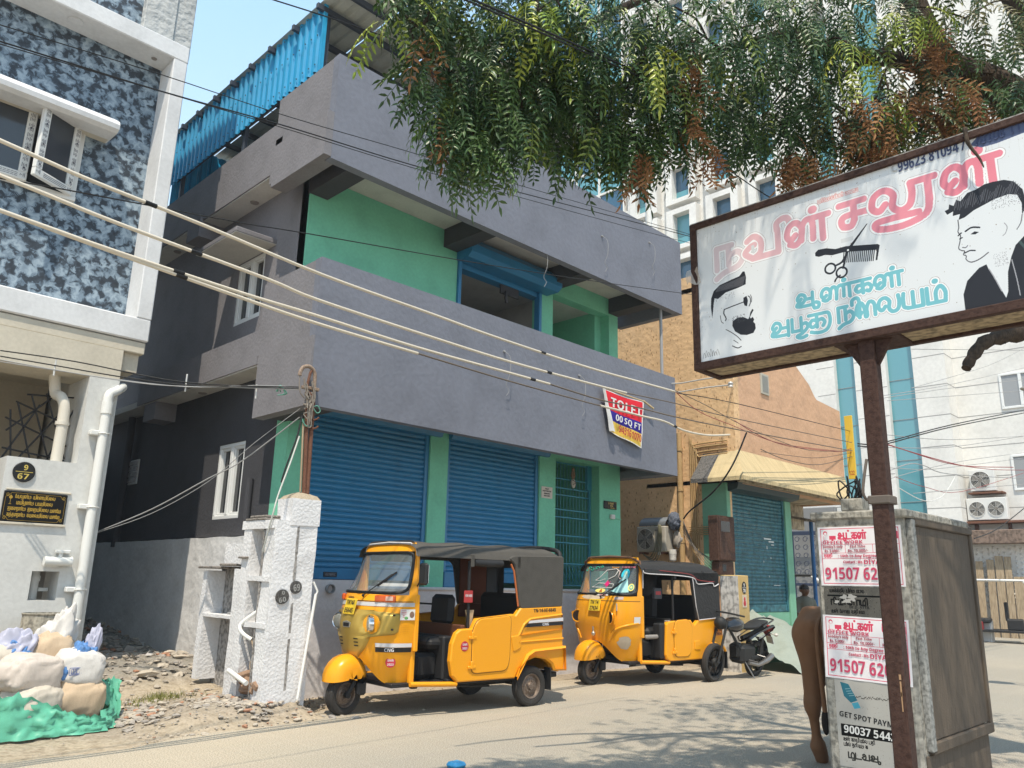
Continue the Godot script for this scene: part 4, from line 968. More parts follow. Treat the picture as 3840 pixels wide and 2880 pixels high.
func outline(poly: PackedVector2Array, z: float, closed := true) -> Array:
	var o := []
	for p in poly: o.append(V(p.x, p.y, z))
	if closed: o.append(o[0])
	return o

func road_wheel(root: Node3D, at: Vector3, r: float, w: float, turn := 0.0, called := "wheel") -> void:
	var rub := M("tyre rubber", 0.045, 0.042, 0.040, 0.85, {"t": "dust", "s": 3.0, "local": true})
	var rim := M("wheel steel", 0.30, 0.28, 0.25, 0.5, {"metal": 0.5, "t": "rust", "s": 3.0, "local": true})
	var x := Transform3D(Basis(V(0, 1, 0), turn) * Basis(V(1, 0, 0), PI / 2), at)
	var h := w / 2
	var ri := r * 0.62
	var s := Sh.new()
	var prof := [Vector2(ri, -h * 0.75), Vector2(ri + 0.015, -h * 0.92), Vector2(r * 0.84, -h), Vector2(r * 0.94, -h * 0.93), Vector2(r * 0.99, -h * 0.7)]
	for g in [-0.45, 0.0, 0.45]:
		prof.append_array([Vector2(r, h * (g - 0.14)), Vector2(r - 0.007, h * (g - 0.08)), Vector2(r - 0.007, h * (g + 0.02)), Vector2(r, h * (g + 0.08))])
	prof.append_array([Vector2(r * 0.99, h * 0.7), Vector2(r * 0.94, h * 0.93), Vector2(r * 0.84, h), Vector2(ri + 0.015, h * 0.92), Vector2(ri, h * 0.75)])
	s.lathe(prof, 32, x)
	var o := part(root, called, s, rub)
	s = Sh.new()
	s.lathe([Vector2(ri, -h * 0.75), Vector2(ri * 0.96, -h * 0.8), Vector2(ri * 0.86, -h * 0.5), Vector2(0.0, -h * 0.5)], 28, x)
	s.lathe([Vector2(ri, -h * 0.6), Vector2(ri, h * 0.75), Vector2(ri * 0.97, h * 0.85), Vector2(ri * 0.88, h * 0.72), Vector2(ri * 0.80, h * 0.30), Vector2(ri * 0.62, h * 0.34), Vector2(ri * 0.50, h * 0.52), Vector2(ri * 0.34, h * 0.52), Vector2(ri * 0.26, h * 0.95), Vector2(0.0, h * 0.98)], 28, x)
	var ro := part(o, "rim", s, rim)
	s = Sh.new()
	for i in 4:
		var a := TAU * i / 4 + 0.4
		s.lathe([Vector2(0.011, h * 0.5), Vector2(0.011, h * 0.72), Vector2(0.0, h * 0.74)], 6, x * Transform3D(Basis.IDENTITY, V(cos(a) * ri * 0.42, 0, sin(a) * ri * 0.42)))
	ro.set_meta("kind", "thing"); ro.remove_meta("kind")
	for i in s.v.size(): pass
	part(o, "wheel_nuts", s, rim)

func cab(u: float, y: float, off := 0.0) -> Vector3:
	# the bowed front of the cab in plan: u -1 far door edge .. 0 nose .. 1 near door edge
	var a := u * PI / 2
	var wd: float = _prof(y, [0.30, 0.44, 0.7, 0.55, 1.0, 0.575, 1.2, 0.57, 1.7, 0.53, 1.82, 0.50])
	var xn: float = _prof(y, [0.30, 0.27, 0.6, 0.15, 0.9, 0.10, 1.12, 0.13, 1.25, 0.19, 1.5, 0.355, 1.7, 0.475, 1.82, 0.545])
	var cx := pow(maxf(cos(a), 0.0), 0.72)
	var sz := signf(u) * pow(absf(sin(a)), 0.80)
	var p := V(0.56 - (0.56 - xn) * cx, y, wd * sz)
	return p + V(-cos(a), 0, sin(a)).normalized() * off
func _prof(y: float, k: Array) -> float:
	for i in range(0, k.size() - 2, 2):
		if y <= k[i + 2]:
			return lerpf(k[i + 1], k[i + 3], smoothstep(0, 1, clampf((y - k[i]) / (k[i + 2] - k[i]), 0, 1)) * 0.35 + clampf((y - k[i]) / (k[i + 2] - k[i]), 0, 1) * 0.65)
	return k[-1]
func cab_patch(s: Sh, u0: float, u1: float, y0: float, y1: float, off: float, nu := 8, nv := 3) -> Sh:
	return s.grid(nu, nv, func(a: float, c: float) -> Vector3: return cab(lerpf(u0, u1, a), lerpf(y0, y1, c), off), Vector3.ZERO, true)

func auto_body(r: Node3D, o: Dictionary) -> void:
	# shared build of a front-steered three-wheeler: x runs to the rear, z to the street side
	var yel := M("taxi yellow", 0.80, 0.335, 0.012, 0.28, {"coat": 0.6, "coat_rough": 0.12, "t": "soft", "s": 0.8, "local": true})
	var blk := M("black trim", 0.016, 0.016, 0.017, 0.55)
	var rub := M("rubber seal", 0.012, 0.012, 0.012, 0.5)
	var vinyl: Material = o.vinyl
	var fab: Material = o.fabric
	var rt: float = o.roof
	var s := Sh.new()
	s.grid(32, 12, func(a: float, c: float) -> Vector3:
		var u := lerpf(-1, 1, a)
		var lo := 0.33 + 0.28 * exp(-pow(u / 0.34, 2.0)) - 0.02 * absf(u)
		return cab(u, lerpf(lo, 1.235, c)), Vector3.ZERO, true)
	for sd in [-1.0, 1.0]: cab_patch(s, sd * 0.90, sd, 1.235, 1.70, 0.0, 3, 6)
	cab_patch(s, -1, 1, 1.695, 1.79, 0.0, 28, 3)
	# door-edge returns
	for sd in [-1.0, 1.0]:
		s.bev(V(0.545, 0.335, sd * 0.5 - 0.03), V(0.60, 0.70, sd * 0.5 + 0.03), 0.01).bev(V(0.545, 0.66, sd * 0.545 - 0.03), V(0.60, 1.24, sd * 0.545 + 0.03), 0.01).bev(V(0.545, 1.22, sd * 0.53 - 0.03), V(0.585, 1.66, sd * 0.53 + 0.03), 0.01)
	part(r, "cab_front", s, yel)
	s = Sh.new(); s.grid(30, 1, func(a: float, c: float) -> Vector3: return cab(lerpf(-0.97, 0.97, a), lerpf(1.162, 1.168, c), 0.004), Vector3.ZERO, true); part(r, "panel_seam", s, blk)
	# windscreen with its seal
	s = Sh.new(); cab_patch(s, -0.88, 0.88, 1.26, 1.675, -0.008, 24, 6)
	var gl := M("windscreen", 0.55, 0.62, 0.62, 0.03, {"a": 0.16, "spec": 0.7})
	var ws := part(r, "windscreen", s, gl)
	var rim := []
	for i in 61:
		var t := TAU * i / 60.0
		var q := Vector2(signf(cos(t)) * pow(absf(cos(t)), 0.28), signf(sin(t)) * pow(absf(sin(t)), 0.28))
		rim.append(cab(q.x * 0.885, 1.467 + q.y * 0.215, 0.004))
	s = Sh.new(); s.tube(rim, 0.017, 6, false); part(r, "windscreen_seal", s, rub)
	s = Sh.new()
	var w0 := cab(0.10, 1.22, 0.03)
	s.tube([w0 + V(0.01, -0.02, 0), w0, cab(0.30, 1.36, 0.03), cab(0.42, 1.45, 0.02)], 0.006, 5); s.tube([cab(0.26, 1.32, 0.012), cab(0.50, 1.47, 0.012)], 0.011, 5); s.ball(w0, V(0.016, 0.016, 0.016), 8, 6)
	part(r, "wiper", s, blk)
	# front wheel, fork, mudguard
	road_wheel(r, V(0.07, 0.205, 0.0), 0.205, 0.115, o.steer, "front_wheel")
	var fx := Transform3D(Basis(V(0, 1, 0), o.steer * 0.5), V(0.08, 0.0, 0))
	s = Sh.new(); s.grid(20, 12, func(a: float, c: float) -> Vector3:
		var th := lerpf(-0.12, PI + 0.30, c)
		var ph := lerpf(-PI / 2, PI / 2, a)
		var k := pow(cos(ph), 0.45)
		return fx * V(-cos(th) * 0.235 * k - 0.01, 0.37 + sin(th) * 0.245 * k, sin(ph) * 0.165), V(0, 0.3, 0), false)
	for i in s.n.size():
		if s.n[i].dot(s.v[i] - fx * V(0, 0.33, 0)) < 0.0: s.n[i] = -s.n[i]
	part(r, "mudguard", s, yel)
	s = Sh.new(); s.tube([V(0.07, 0.205, 0.09), V(0.15, 0.36, 0.10), V(0.24, 0.6, 0.05)], 0.025, 8).tube([V(0.07, 0.205, 0.02), V(0.07, 0.205, 0.11)], 0.03, 8).bev(V(0.16, 0.2, 0.07), V(0.27, 0.34, 0.14), 0.02); part(r, "front_fork", s, blk)
	# rear wheels and running gear
	for sd in [1.0, -1.0]: road_wheel(r, V(o.axle, 0.225, sd * 0.565), 0.225, 0.12, 0.0 if sd > 0 else PI, "rear_wheel")
	s = Sh.new(); s.tube([V(o.axle, 0.24, -0.5), V(o.axle, 0.24, 0.5)], 0.035, 8).bev(V(1.5, 0.22, -0.25), V(o.axle + 0.2, 0.36, 0.25), 0.03).tube(curve([V(1.15, 0.28, 0.3), V(1.4, 0.24, 0.32), V(1.8, 0.22, 0.3)], 4), 0.012, 6).bev(V(0.85, 0.22, 0.05), V(0.93, 0.32, 0.12), 0.01); part(r, "running_gear", s, M("greasy metal", 0.05, 0.045, 0.04, 0.7))
	# floor tub, partition and seats
	s = Sh.new(); s.bev(V(0.34, 0.30, -0.5), V(1.1, 0.345, 0.5), 0.01).bev(V(1.0, 0.30, -0.57), V(o.tail - 0.05, 0.36, 0.57), 0.01); part(r, "floor", s, blk)
	s = Sh.new(); s.tube([V(0.53, 0.335, 0.56), V(1.1, 0.31, 0.60)], 0.026, 8).tube([V(0.53, 0.335, -0.56), V(1.1, 0.31, -0.60)], 0.026, 8); part(r, "sill", s, yel)
	s = Sh.new(); s.bev(V(0.98, 0.34, -0.50), V(1.12, 0.80, 0.50), 0.02).bev(V(0.70, 0.36, -0.38), V(1.0, 0.62, 0.38), 0.04); part(r, "engine_box", s, vinyl)
	s = Sh.new(); s.bev(V(0.82, 0.66, -0.42), V(1.22, 0.79, 0.44), 0.05); part(r, "driver_seat", s, vinyl)
	s = Sh.new(); s.bev(V(1.14, 0.90, -0.20), V(1.24, 1.24, 0.22), 0.045, Transform3D(Basis(V(0, 0, 1), -0.06), V(0.05, 0.07, 0.0))); part(r, "driver_backrest", s, vinyl)
	s = Sh.new(); s.tube([V(1.27, 1.12, -0.58), V(1.27, 1.12, 0.0)], 0.012, 6).tube([V(0.62, 1.12, -0.56), V(1.3, 1.12, -0.58)], 0.010, 6).tube([V(1.25, 0.8, -0.57), V(1.25, 1.62, -0.57)], 0.018, 8).tube([V(1.25, 0.8, 0.57), V(1.25, 1.62, 0.57)], 0.018, 8); part(r, "frame_tube", s, blk)
	s = Sh.new(); s.bev(V(1.16, 0.34, -0.57), V(1.22, 0.92, 0.57), 0.01); part(r, "partition", s, o.get("panel", yel))
	s = Sh.new(); s.bev(V(1.62, 0.56, -0.54), V(o.tail - 0.25, 0.72, 0.54), 0.05); part(r, "rear_seat", s, vinyl)
	s = Sh.new(); s.bev(V(o.tail - 0.42, 0.70, -0.54), V(o.tail - 0.28, 1.26, 0.54), 0.05); part(r, "rear_backrest", s, vinyl)
	s = Sh.new(); s.tube([V(0.50, 0.6, 0), V(0.56, 1.02, 0.0)], 0.025, 8).tube([V(0.58, 1.03, -0.27), V(0.54, 1.06, -0.1), V(0.54, 1.06, 0.1), V(0.58, 1.03, 0.27)], 0.015, 8).bev(V(0.40, 0.98, -0.14), V(0.52, 1.10, 0.14), 0.03); part(r, "handlebar", s, blk)
	# side panels with wheel arch, both sides
	for sd in [1.0, -1.0]:
		s = Sh.new(); plate(s, o.side, sd * 0.575, sd * 0.635, 0.014); var sp := part(r, "side_panel", s, yel)
		if sd > 0.0:
			s = Sh.new(); plate(s, rounded(o.door, 0.07), 0.63, 0.648, 0.008); part(sp, "door", s, yel)
			s = Sh.new(); s.tube(outline(rounded(o.door, 0.07), 0.6355), 0.006, 5, false); part(sp, "door_seam", s, M("seam shade", 0.10, 0.045, 0.01, 0.8))
			for y in o.hinges:
				s = Sh.new(); s.bev(V(o.door[0].x - 0.05, y - 0.028, 0.634), V(o.door[0].x + 0.055, y + 0.004, 0.655), 0.006).bev(V(o.door[0].x - 0.02, y - 0.03, 0.64), V(o.door[0].x + 0.015, y + 0.05, 0.662), 0.006); part(sp, "hinge", s, yel)
			s = Sh.new(); plate(s, rounded(o.flap, 0.025), 0.63, 0.646, 0.006); s.lathe([Vector2(0.009, 0.0), Vector2(0.009, 0.004), Vector2(0, 0.004)], 10, Transform3D(Basis(V(1, 0, 0), PI / 2), V(o.flap[1].x - 0.03, (o.flap[0].y + o.flap[2].y) / 2, 0.646))); part(sp, "fuel_flap", s, yel)
		if o.has("flare"):
			s = Sh.new(); plate(s, o.flare, sd * 0.6, sd * 0.67, 0.022); part(sp, "wheel_flare", s, yel)
		if o.has("arch"):
			s = Sh.new(); s.tube(outline(o.arch, sd * 0.64, false), 0.022, 8); part(sp, "wheel_arch", s, yel)
		s = Sh.new(); s.bev(V(o.axle + 0.26, 0.17, sd * 0.60 - 0.06), V(o.axle + 0.275, 0.42, sd * 0.60 + 0.06), 0.004); part(r, "mud_flap", s, blk)
	s = Sh.new(); s.bev(V(o.tail - 0.06, 0.36, -0.58), V(o.tail - 0.01, o.deck, 0.58), 0.015); part(r, "tail_panel", s, yel)
	# folding hood: roof skin over bows, rear quarters, back
	s = Sh.new(); s.grid(44, 26, func(a: float, c: float) -> Vector3:
		var x: float = lerpf(0.50, o.hood_end, a)
		var t := lerpf(-1.0, 1.0, c)
		var bow := absf(sin(PI * (x - 0.55) / 0.69))
		var top: float = rt - 0.022 * bow - 0.05 * pow(maxf(0.0, 1.0 - (x - 0.5) / 0.18), 2.0) - 0.10 * pow(maxf(0.0, (x - (o.hood_end - 0.22)) / 0.22), 2.5)
		var low: float = rt - 0.19 + o.lift * sin(PI * a)
		var e := pow(maxf(0.0, 1.0 - pow(absf(t), 3.4)), 0.42)
		return V(x, lerpf(low, top, e), signf(t) * (0.615 + 0.015 * (1.0 - bow)) * pow(absf(t), 0.72)), Vector3.ZERO, true)
	for i in s.n.size():
		if s.n[i].dot(s.v[i] - V(s.v[i].x, 1.3, 0)) < 0.0: s.n[i] = -s.n[i]
	part(r, "hood_roof", s, fab)
	for sd in [1.0, -1.0]:
		s = Sh.new(); plate(s, rounded(o.quarter, 0.05), sd * 0.59, sd * 0.632, 0.01); part(r, "hood_quarter", s, fab)
	s = Sh.new()
	for k in [[-0.61, 0.61, 0.0, 0.08], [-0.61, 0.61, 0.80, 1.0], [-0.61, -0.52, 0.08, 0.80], [0.30, 0.61, 0.08, 0.80]]:
		s.grid(6, 8, func(a: float, c: float) -> Vector3:
			var z := lerpf(k[0], k[1], c)
			var q := lerpf(k[2], k[3], a)
			return V(lerpf(o.tail - 0.02, o.hood_end, q) + 0.02 * cos(z * 2.4), lerpf(o.deck - 0.03, rt - 0.13, q), z), V(1, 0, 0))
	part(r, "hood_back", s, fab)
	for x in [1.25, 1.94]:
		s = Sh.new()
		for sd in [1.0, -1.0]: s.bev(V(x - 0.025, rt - 0.28, sd * 0.622 - 0.006), V(x + 0.025, rt - 0.14, sd * 0.622 + 0.010), 0.005)
		part(r, "hood_strap", s, fab)

func auto_one() -> void:
	var r := thing("auto_rickshaw", "yellow auto rickshaw with gold headlamp mask, left of the two", "auto rickshaw", V(5.02, 0, -7.5), "parked auto rickshaws", deg_to_rad(-5))
	var yel := M("taxi yellow", 0.80, 0.335, 0.012, 0.28)
	var o := {"roof": 1.83, "axle": 2.18, "tail": 2.68, "deck": 1.11, "hood_end": 2.66, "lift": 0.0, "steer": 0.18,
		"fabric": M("hood canvas", 0.085, 0.078, 0.068, 0.82, {"t": "soft", "s": 1.2, "h": "b_fine", "d": 0.12, "local": true}),
		"vinyl": M("black vinyl", 0.020, 0.020, 0.021, 0.6, {"h": "b_fine", "s": 2.5, "d": 0.06, "local": true}), "panel": M("brown vinyl", 0.12, 0.045, 0.02, 0.7),
		"side": P2([1.0, 0.73, 1.05, 0.84, 1.11, 0.88, 1.27, 0.885, 1.33, 0.99, 1.86, 1.035, 1.90, 1.02, 1.98, 1.105, 2.65, 1.125, 2.67, 0.66, 2.69, 0.62, 2.69, 0.375, 2.50, 0.385, 2.46, 0.46, 2.36, 0.52, 2.2, 0.545, 2.06, 0.51, 1.97, 0.43, 1.91, 0.33, 1.09, 0.33, 1.02, 0.40, 0.985, 0.55]),
		"door": P2([1.27, 0.875, 1.345, 0.985, 1.83, 1.02, 1.815, 0.52, 1.77, 0.42, 1.27, 0.41]), "hinges": [0.80, 0.49],
		"flap": P2([1.83, 0.79, 1.99, 0.80, 1.985, 0.66, 1.87, 0.615]),
		"flare": P2([1.93, 0.345, 2.07, 0.585, 2.18, 0.635, 2.70, 0.66, 2.715, 0.375, 2.50, 0.385, 2.46, 0.46, 2.36, 0.52, 2.2, 0.545, 2.06, 0.51, 1.97, 0.43]),
		"quarter": P2([1.97, 1.09, 2.66, 1.115, 2.68, 1.72, 1.86, 1.70, 1.78, 1.66, 1.88, 1.60])}
	auto_body(r, o)
	var blk := M("black trim", 0.016, 0.016, 0.017, 0.55)
	var vin: Material = o.vinyl
	var s := Sh.new()
	# raised waist panel with white and black bands
	s = Sh.new(); plate(s, rounded(P2([1.93, 0.79, 2.02, 0.93, 2.12, 0.99, 2.655, 1.04, 2.66, 0.845, 1.95, 0.785]), 0.02), 0.62, 0.65, 0.014); part(r, "waist_panel", s, yel)
	s = Sh.new(); plate(s, P2([1.90, 0.73, 2.67, 0.755, 2.67, 0.735, 1.91, 0.712]), 0.62, 0.645, 0.006); part(r, "waist_rib", s, yel)
	var white := M("band white", 0.62, 0.60, 0.60, 0.45)
	s = Sh.new(); s.prism(P2([2.09, 0.93, 2.11, 0.958, 2.65, 0.99, 2.65, 0.95]), 0.645, 0.652); part(r, "white_band", s, white)
	s = Sh.new(); s.prism(P2([2.03, 0.885, 2.085, 0.925, 2.65, 0.945, 2.65, 0.905]), 0.645, 0.652); part(r, "black_band", s, blk)
	letters(r, "CNG", 0.032, V(2.36, 0.916, 0.6528), V(1, 0.03, 0), V(-0.03, 1, 0), white, 0.10)
	letters(r, "TN-14-AE-6645", 0.040, V(2.36, 1.075, 0.637), V(1, 0.03, 0), V(-0.03, 1, 0), M("number black", 0.02, 0.02, 0.02, 0.6), 0.36)
	for sd in [1.0, -1.0]:
		s = Sh.new(); cab_patch(s, sd * 0.42, sd * 0.985, 0.705, 0.745, 0.004, 10, 1); part(r, "white_band", s, white)
		s = Sh.new(); cab_patch(s, sd * 0.42, sd * 0.985, 0.655, 0.702, 0.004, 10, 1); part(r, "black_band", s, blk)
	s = Sh.new(); cab_patch(s, -0.985, 0.985, 1.115, 1.155, 0.004, 24, 1); part(r, "grey_band", s, M("band grey", 0.48, 0.47, 0.46, 0.45))
	var at := cab(0.66, 0.678, 0.008)
	var tn := (cab(0.70, 0.678) - cab(0.62, 0.678)).normalized()
	letters(r, "CNG", 0.034, at, tn, V(0, 1, 0), white, 0.10)
	var red := M("sticker red", 0.45, 0.03, 0.05, 0.5)
	var d0 := cab(0.70, 0.555, 0.006)
	for k in [[d0, (cab(0.74, 0.55) - cab(0.66, 0.55)).normalized()], [V(1.17, 0.70, 0.6365), V(1, 0, 0)]]:
		var tx: Vector3 = k[1]
		var b := Basis(tx, tx.cross(V(0, 1, 0)).normalized(), V(0, 1, 0)).orthonormalized()
		s = Sh.new(); s.lathe([Vector2(0.0, 0.003), Vector2(0.052, 0.003), Vector2(0.053, 0.0)], 22, Transform3D(Basis(b.x, b.y, -b.z), k[0])); part(r, "round_sticker", s, red)
		for l in [["SNR", 0.018], ["2023", -0.022]]: letters(r, l[0], 0.022, k[0] + V(0, l[1], 0) + tx.cross(V(0, 1, 0)) * 0.004, tx, V(0, 1, 0), white, 0.066)
	# gold mask round the headlamps
	var gold := M("mask gold", 0.46, 0.315, 0.07, 0.38, {"metal": 0.35})
	var half := [0.60, 0.10, 0.66, 0.20, 0.72, 0.27, 0.80, 0.34, 0.83, 0.74, 0.86, 0.80, 1.03, 0.82, 1.055, 0.80, 1.075, 0.42]
	s = Sh.new(); s.grid(30, 16, func(a: float, c: float) -> Vector3:
		var y := lerpf(0.585, 1.075, c)
		var h := 0.1
		for i in range(0, half.size() - 2, 2):
			if y >= half[i]: h = lerpf(half[i + 1], half[i + 3], clampf((y - half[i]) / (half[i + 2] - half[i]), 0.0, 1.0))
		var u := lerpf(-h, h, a)
		var edge := minf(1.0, minf(minf(a, 1.0 - a) * 12.0, minf(c, 1.0 - c) * 9.0))
		var bowl := 0.0
		for sd in [-1.0, 1.0]:
			var dd := V(0, y - 0.935, (cab(u, y).z - sd * 0.33) * 1.0).length()
			bowl = maxf(bowl, 1.0 - smoothstep(0.085, 0.14, dd))
		var q := maxf(0.0, 1.0 - absf(u) / 0.2)
		return cab(u, y, 0.002 + 0.03 * sqrt(edge) + 0.022 * q - 0.045 * bowl * edge), Vector3.ZERO, true); part(r, "headlamp_mask", s, gold)
	for sd in [-1.0, 1.0]:
		var c := cab(sd * 0.36, 0.935, 0.005); c.z = sd * 0.33
		var x := Transform3D(Basis(V(0, 1, 0), -sd * 0.35) * Basis(V(0, 0, 1), PI / 2), c)
		s = Sh.new(); s.lathe([Vector2(0.085, -0.02), Vector2(0.092, 0.02), Vector2(0.085, 0.032), Vector2(0.078, 0.026)], 28, x); var hl := part(r, "headlamp", s, M("chrome", 0.7, 0.7, 0.7, 0.12, {"metal": 1.0}))
		s = Sh.new(); s.lathe([Vector2(0.08, 0.024), Vector2(0.06, 0.036), Vector2(0.03, 0.042), Vector2(0.0, 0.044)], 24, x); part(hl, "lens", s, M("lamp lens", 0.48, 0.50, 0.46, 0.08, {"metal": 0.6}))
	s = Sh.new()
	for y in [0.70, 0.735, 0.77]: cab_patch(s, -0.16, 0.16, y, y + 0.012, 0.045, 6, 1)
	part(r, "grille_slot", s, blk)
	s = Sh.new(); plate(s, rounded(P2([-0.085, 0.02, -0.06, 0.03, 0, 0.04, 0.06, 0.03, 0.085, 0.02, 0.07, -0.03, -0.07, -0.03]), 0.012), 0.0, 0.008, 0.003, Transform3D(Basis(V(0, 0, 1), V(0, 1, 0), V(-1, 0, 0)), cab(0, 0.915, 0.048))); var bd := part(r, "front_badge", s, M("badge rim", 0.5, 0.48, 0.42, 0.3, {"metal": 0.7}))
	s = Sh.new(); s.bev(V(-0.06, -0.02, 0.006), V(0.06, 0.018, 0.010), 0.003, Transform3D(Basis(V(0, 0, 1), V(0, 1, 0), V(-1, 0, 0)), cab(0, 0.915, 0.048))); part(bd, "badge_field", s, blk)
	for k in [[0.70, 1.03], [0.70, 0.885]]:
		s = Sh.new(); s.ball(cab(k[0], k[1], 0.03), V(0.014, 0.011, 0.016), 8, 6); part(r, "mask_bolt", s, blk)
	# plate, indicators, stickers, mirror
	var np := Transform3D(Basis(V(0, 0, 1), V(0.25, 1, 0).normalized(), V(-1, 0.25, 0).normalized()), cab(0.0, 1.10, 0.05))
	s = Sh.new(); s.bev(V(-0.115, -0.085, -0.01), V(0.115, 0.085, 0.004), 0.012, np); var plt := part(r, "number_plate", s, M("plate yellow", 0.75, 0.50, 0.03, 0.4))
	for l in [["TN14A", 0.042], ["E6645", -0.042]]: letters(plt, l[0], 0.052, np * V(0, l[1], 0.006), np.basis.x, np.basis.y, M("number black"), 0.17)
	for sd in [-1.0, 1.0]:
		var c := cab(sd * 0.50, 1.195, 0.01)
		var tx: Vector3 = (cab(sd * 0.58, 1.195) - cab(sd * 0.42, 1.195)).normalized() * sd
		var b := Transform3D(Basis(tx, V(0, 1, 0), tx.cross(V(0, 1, 0))), c)
		s = Sh.new(); s.bev(V(-0.12, -0.035, -0.02), V(0.12, 0.035, 0.02), 0.012, b); var il := part(r, "indicator", s, M("indicator orange", 0.55, 0.09, 0.012, 0.15, {"spec": 0.6}))
		s = Sh.new(); s.bev(V(0.01 if sd > 0 else -0.10, -0.024, 0.012), V(0.10 if sd > 0 else -0.01, 0.024, 0.024), 0.006, b); part(il, "clear_lens", s, M("clear lens", 0.62, 0.40, 0.32, 0.12))
	var st := cab(0.905, 1.035, 0.006)
	var st2 := (cab(0.95, 1.03) - cab(0.86, 1.03)).normalized()
	var sb := Transform3D(Basis(st2, V(0, 1, 0), st2.cross(V(0, 1, 0))), st)
	s = Sh.new(); s.cbox(V(0, 0, 0), V(0.17, 0.11, 0.003), sb); var sk := part(r, "printed_sticker", s, M("sticker white", 0.66, 0.65, 0.62, 0.5))
	s = Sh.new()
	for i in 5: s.cbox(V(-0.045, 0.04 - i * 0.016, 0.002), V(0.06 if i < 3 else 0.02, 0.006, 0.001), sb)
	part(sk, "small_print", s, red)
	s = Sh.new(); s.ball(Vector3.ZERO, V(0.028, 0.034, 0.002), 12, 6); for i in s.v.size(): s.v[i] = sb * (s.v[i] + V(0.05, 0.0, 0.002))
	part(sk, "face_print", s, M("print brown", 0.22, 0.13, 0.09, 0.6))
	s = Sh.new(); s.ball(Vector3.ZERO, V(0.022, 0.016, 0.002), 10, 6); for i in s.v.size(): s.v[i] = sb * (s.v[i] + V(-0.015, -0.034, 0.002))
	part(sk, "leaf_print", s, M("print green", 0.12, 0.35, 0.12, 0.6))
	for l in 4: letters(r, "-- - --- -", 0.010, cab(0.86, 0.93 - l * 0.022, 0.006), st2, V(0, 1, 0), M("faint ink", 0.35, 0.15, 0.02, 0.7), 0.13)
	letters(r, "by Mexico", 0.026, cab(-0.06, 1.195, 0.02) + V(-0.01, 0, 0), (cab(0.05, 1.19) - cab(-0.2, 1.19)).normalized(), V(0, 1, 0), M("number black"), 0.13)
	s = Sh.new(); s.tube(curve([V(0.56, 1.33, 0.56), V(0.52, 1.40, 0.68), V(0.53, 1.47, 0.70)], 4), 0.008, 6); s.bev(V(0.50, 1.34, 0.66), V(0.545, 1.57, 0.80), 0.02); var mir := part(r, "wing_mirror", s, blk)
	s = Sh.new(); s.box(V(0.546, 1.36, 0.675), V(0.549, 1.55, 0.785)); part(mir, "mirror_glass", s, M("mirror", 0.8, 0.8, 0.8, 0.03, {"metal": 1.0}))
	# hood trim: visor, piping, rolled side curtain, far curtain, rear flap
	s = Sh.new(); s.tube([cab(-0.99, 1.64, 0.01), cab(-0.93, 1.73, 0.012), cab(-0.6, 1.785, 0.012), cab(0, 1.80, 0.012), cab(0.6, 1.785, 0.012), cab(0.93, 1.73, 0.012), cab(0.99, 1.64, 0.01)], 0.009, 6); part(r, "white_piping", s, white)
	s = Sh.new(); s.grid(20, 3, func(a: float, c: float) -> Vector3:
		var u := lerpf(-0.98, 0.98, a)
		var p := cab(u, lerpf(1.80 - 0.08 * pow(absf(u), 6.0), 1.79 - 0.06 * pow(absf(u), 6.0), c), 0.012 - 0.10 * c)
		return p + V(0.0, sin(c * PI) * 0.03, 0), V(0, 1, 0)); part(r, "hood_front_edge", s, vin)
	s = Sh.new(); s.tube([V(1.29, 1.60, 0.60), V(1.48, 1.595, 0.605), V(1.70, 1.60, 0.60)], [0.04, 0.043, 0.04], 12); part(r, "rolled_curtain", s, vin)
	s = Sh.new(); s.bev(V(1.98, 0.95, -0.60), V(2.42, 1.70, -0.585), 0.004); part(r, "far_curtain", s, M("red-brown cloth", 0.12, 0.035, 0.015, 0.85))
	s = Sh.new(); s.bev(V(2.42, 0.95, -0.605), V(2.6, 1.70, -0.58), 0.004); part(r, "far_hood_side", s, vin)
	s = Sh.new(); s.bev(V(0.62, 1.60, -0.56), V(1.3, 1.68, -0.54), 0.02); part(r, "far_valance", s, vin)
	s = Sh.new(); s.tube([V(1.83, 1.60, 0.61), V(1.875, 1.52, 0.615), V(1.95, 1.12, 0.615)], 0.012, 6); part(r, "hood_edge_lining", s, M("orange lining", 0.45, 0.13, 0.04, 0.8))
	s = Sh.new(); s.tube(curve([V(2.64, 1.68, -0.6), V(2.66, 1.79, -0.5), V(2.66, 1.83, 0.0), V(2.66, 1.79, 0.5), V(2.64, 1.68, 0.6)], 6), 0.028, 8); part(r, "rear_roll", s, vin)
	s = Sh.new(); s.bev(V(0.98, 1.16, 0.585), V(1.10, 1.29, 0.60), 0.004); var fb := part(r, "fare_board", s, M("fare red", 0.40, 0.04, 0.04, 0.5))
	fb.position = V(0.19, 0.0, 0)
	letters(fb, "FOR HIRE", 0.028, V(1.04, 1.235, 0.602), V(1, 0, 0), V(0, 1, 0), white, 0.095)
	s = Sh.new(); s.prism(P2([1.22, 1.08, 1.34, 1.08, 1.30, 0.80]), 0.55, 0.56); part(r, "cloth_pouch", s, M("tan cloth", 0.45, 0.33, 0.2, 0.9))
	s = Sh.new(); s.bev(V(1.05, 0.66, 0.44), V(1.25, 0.77, 0.47), 0.02); part(r, "seat_pad", s, vin)

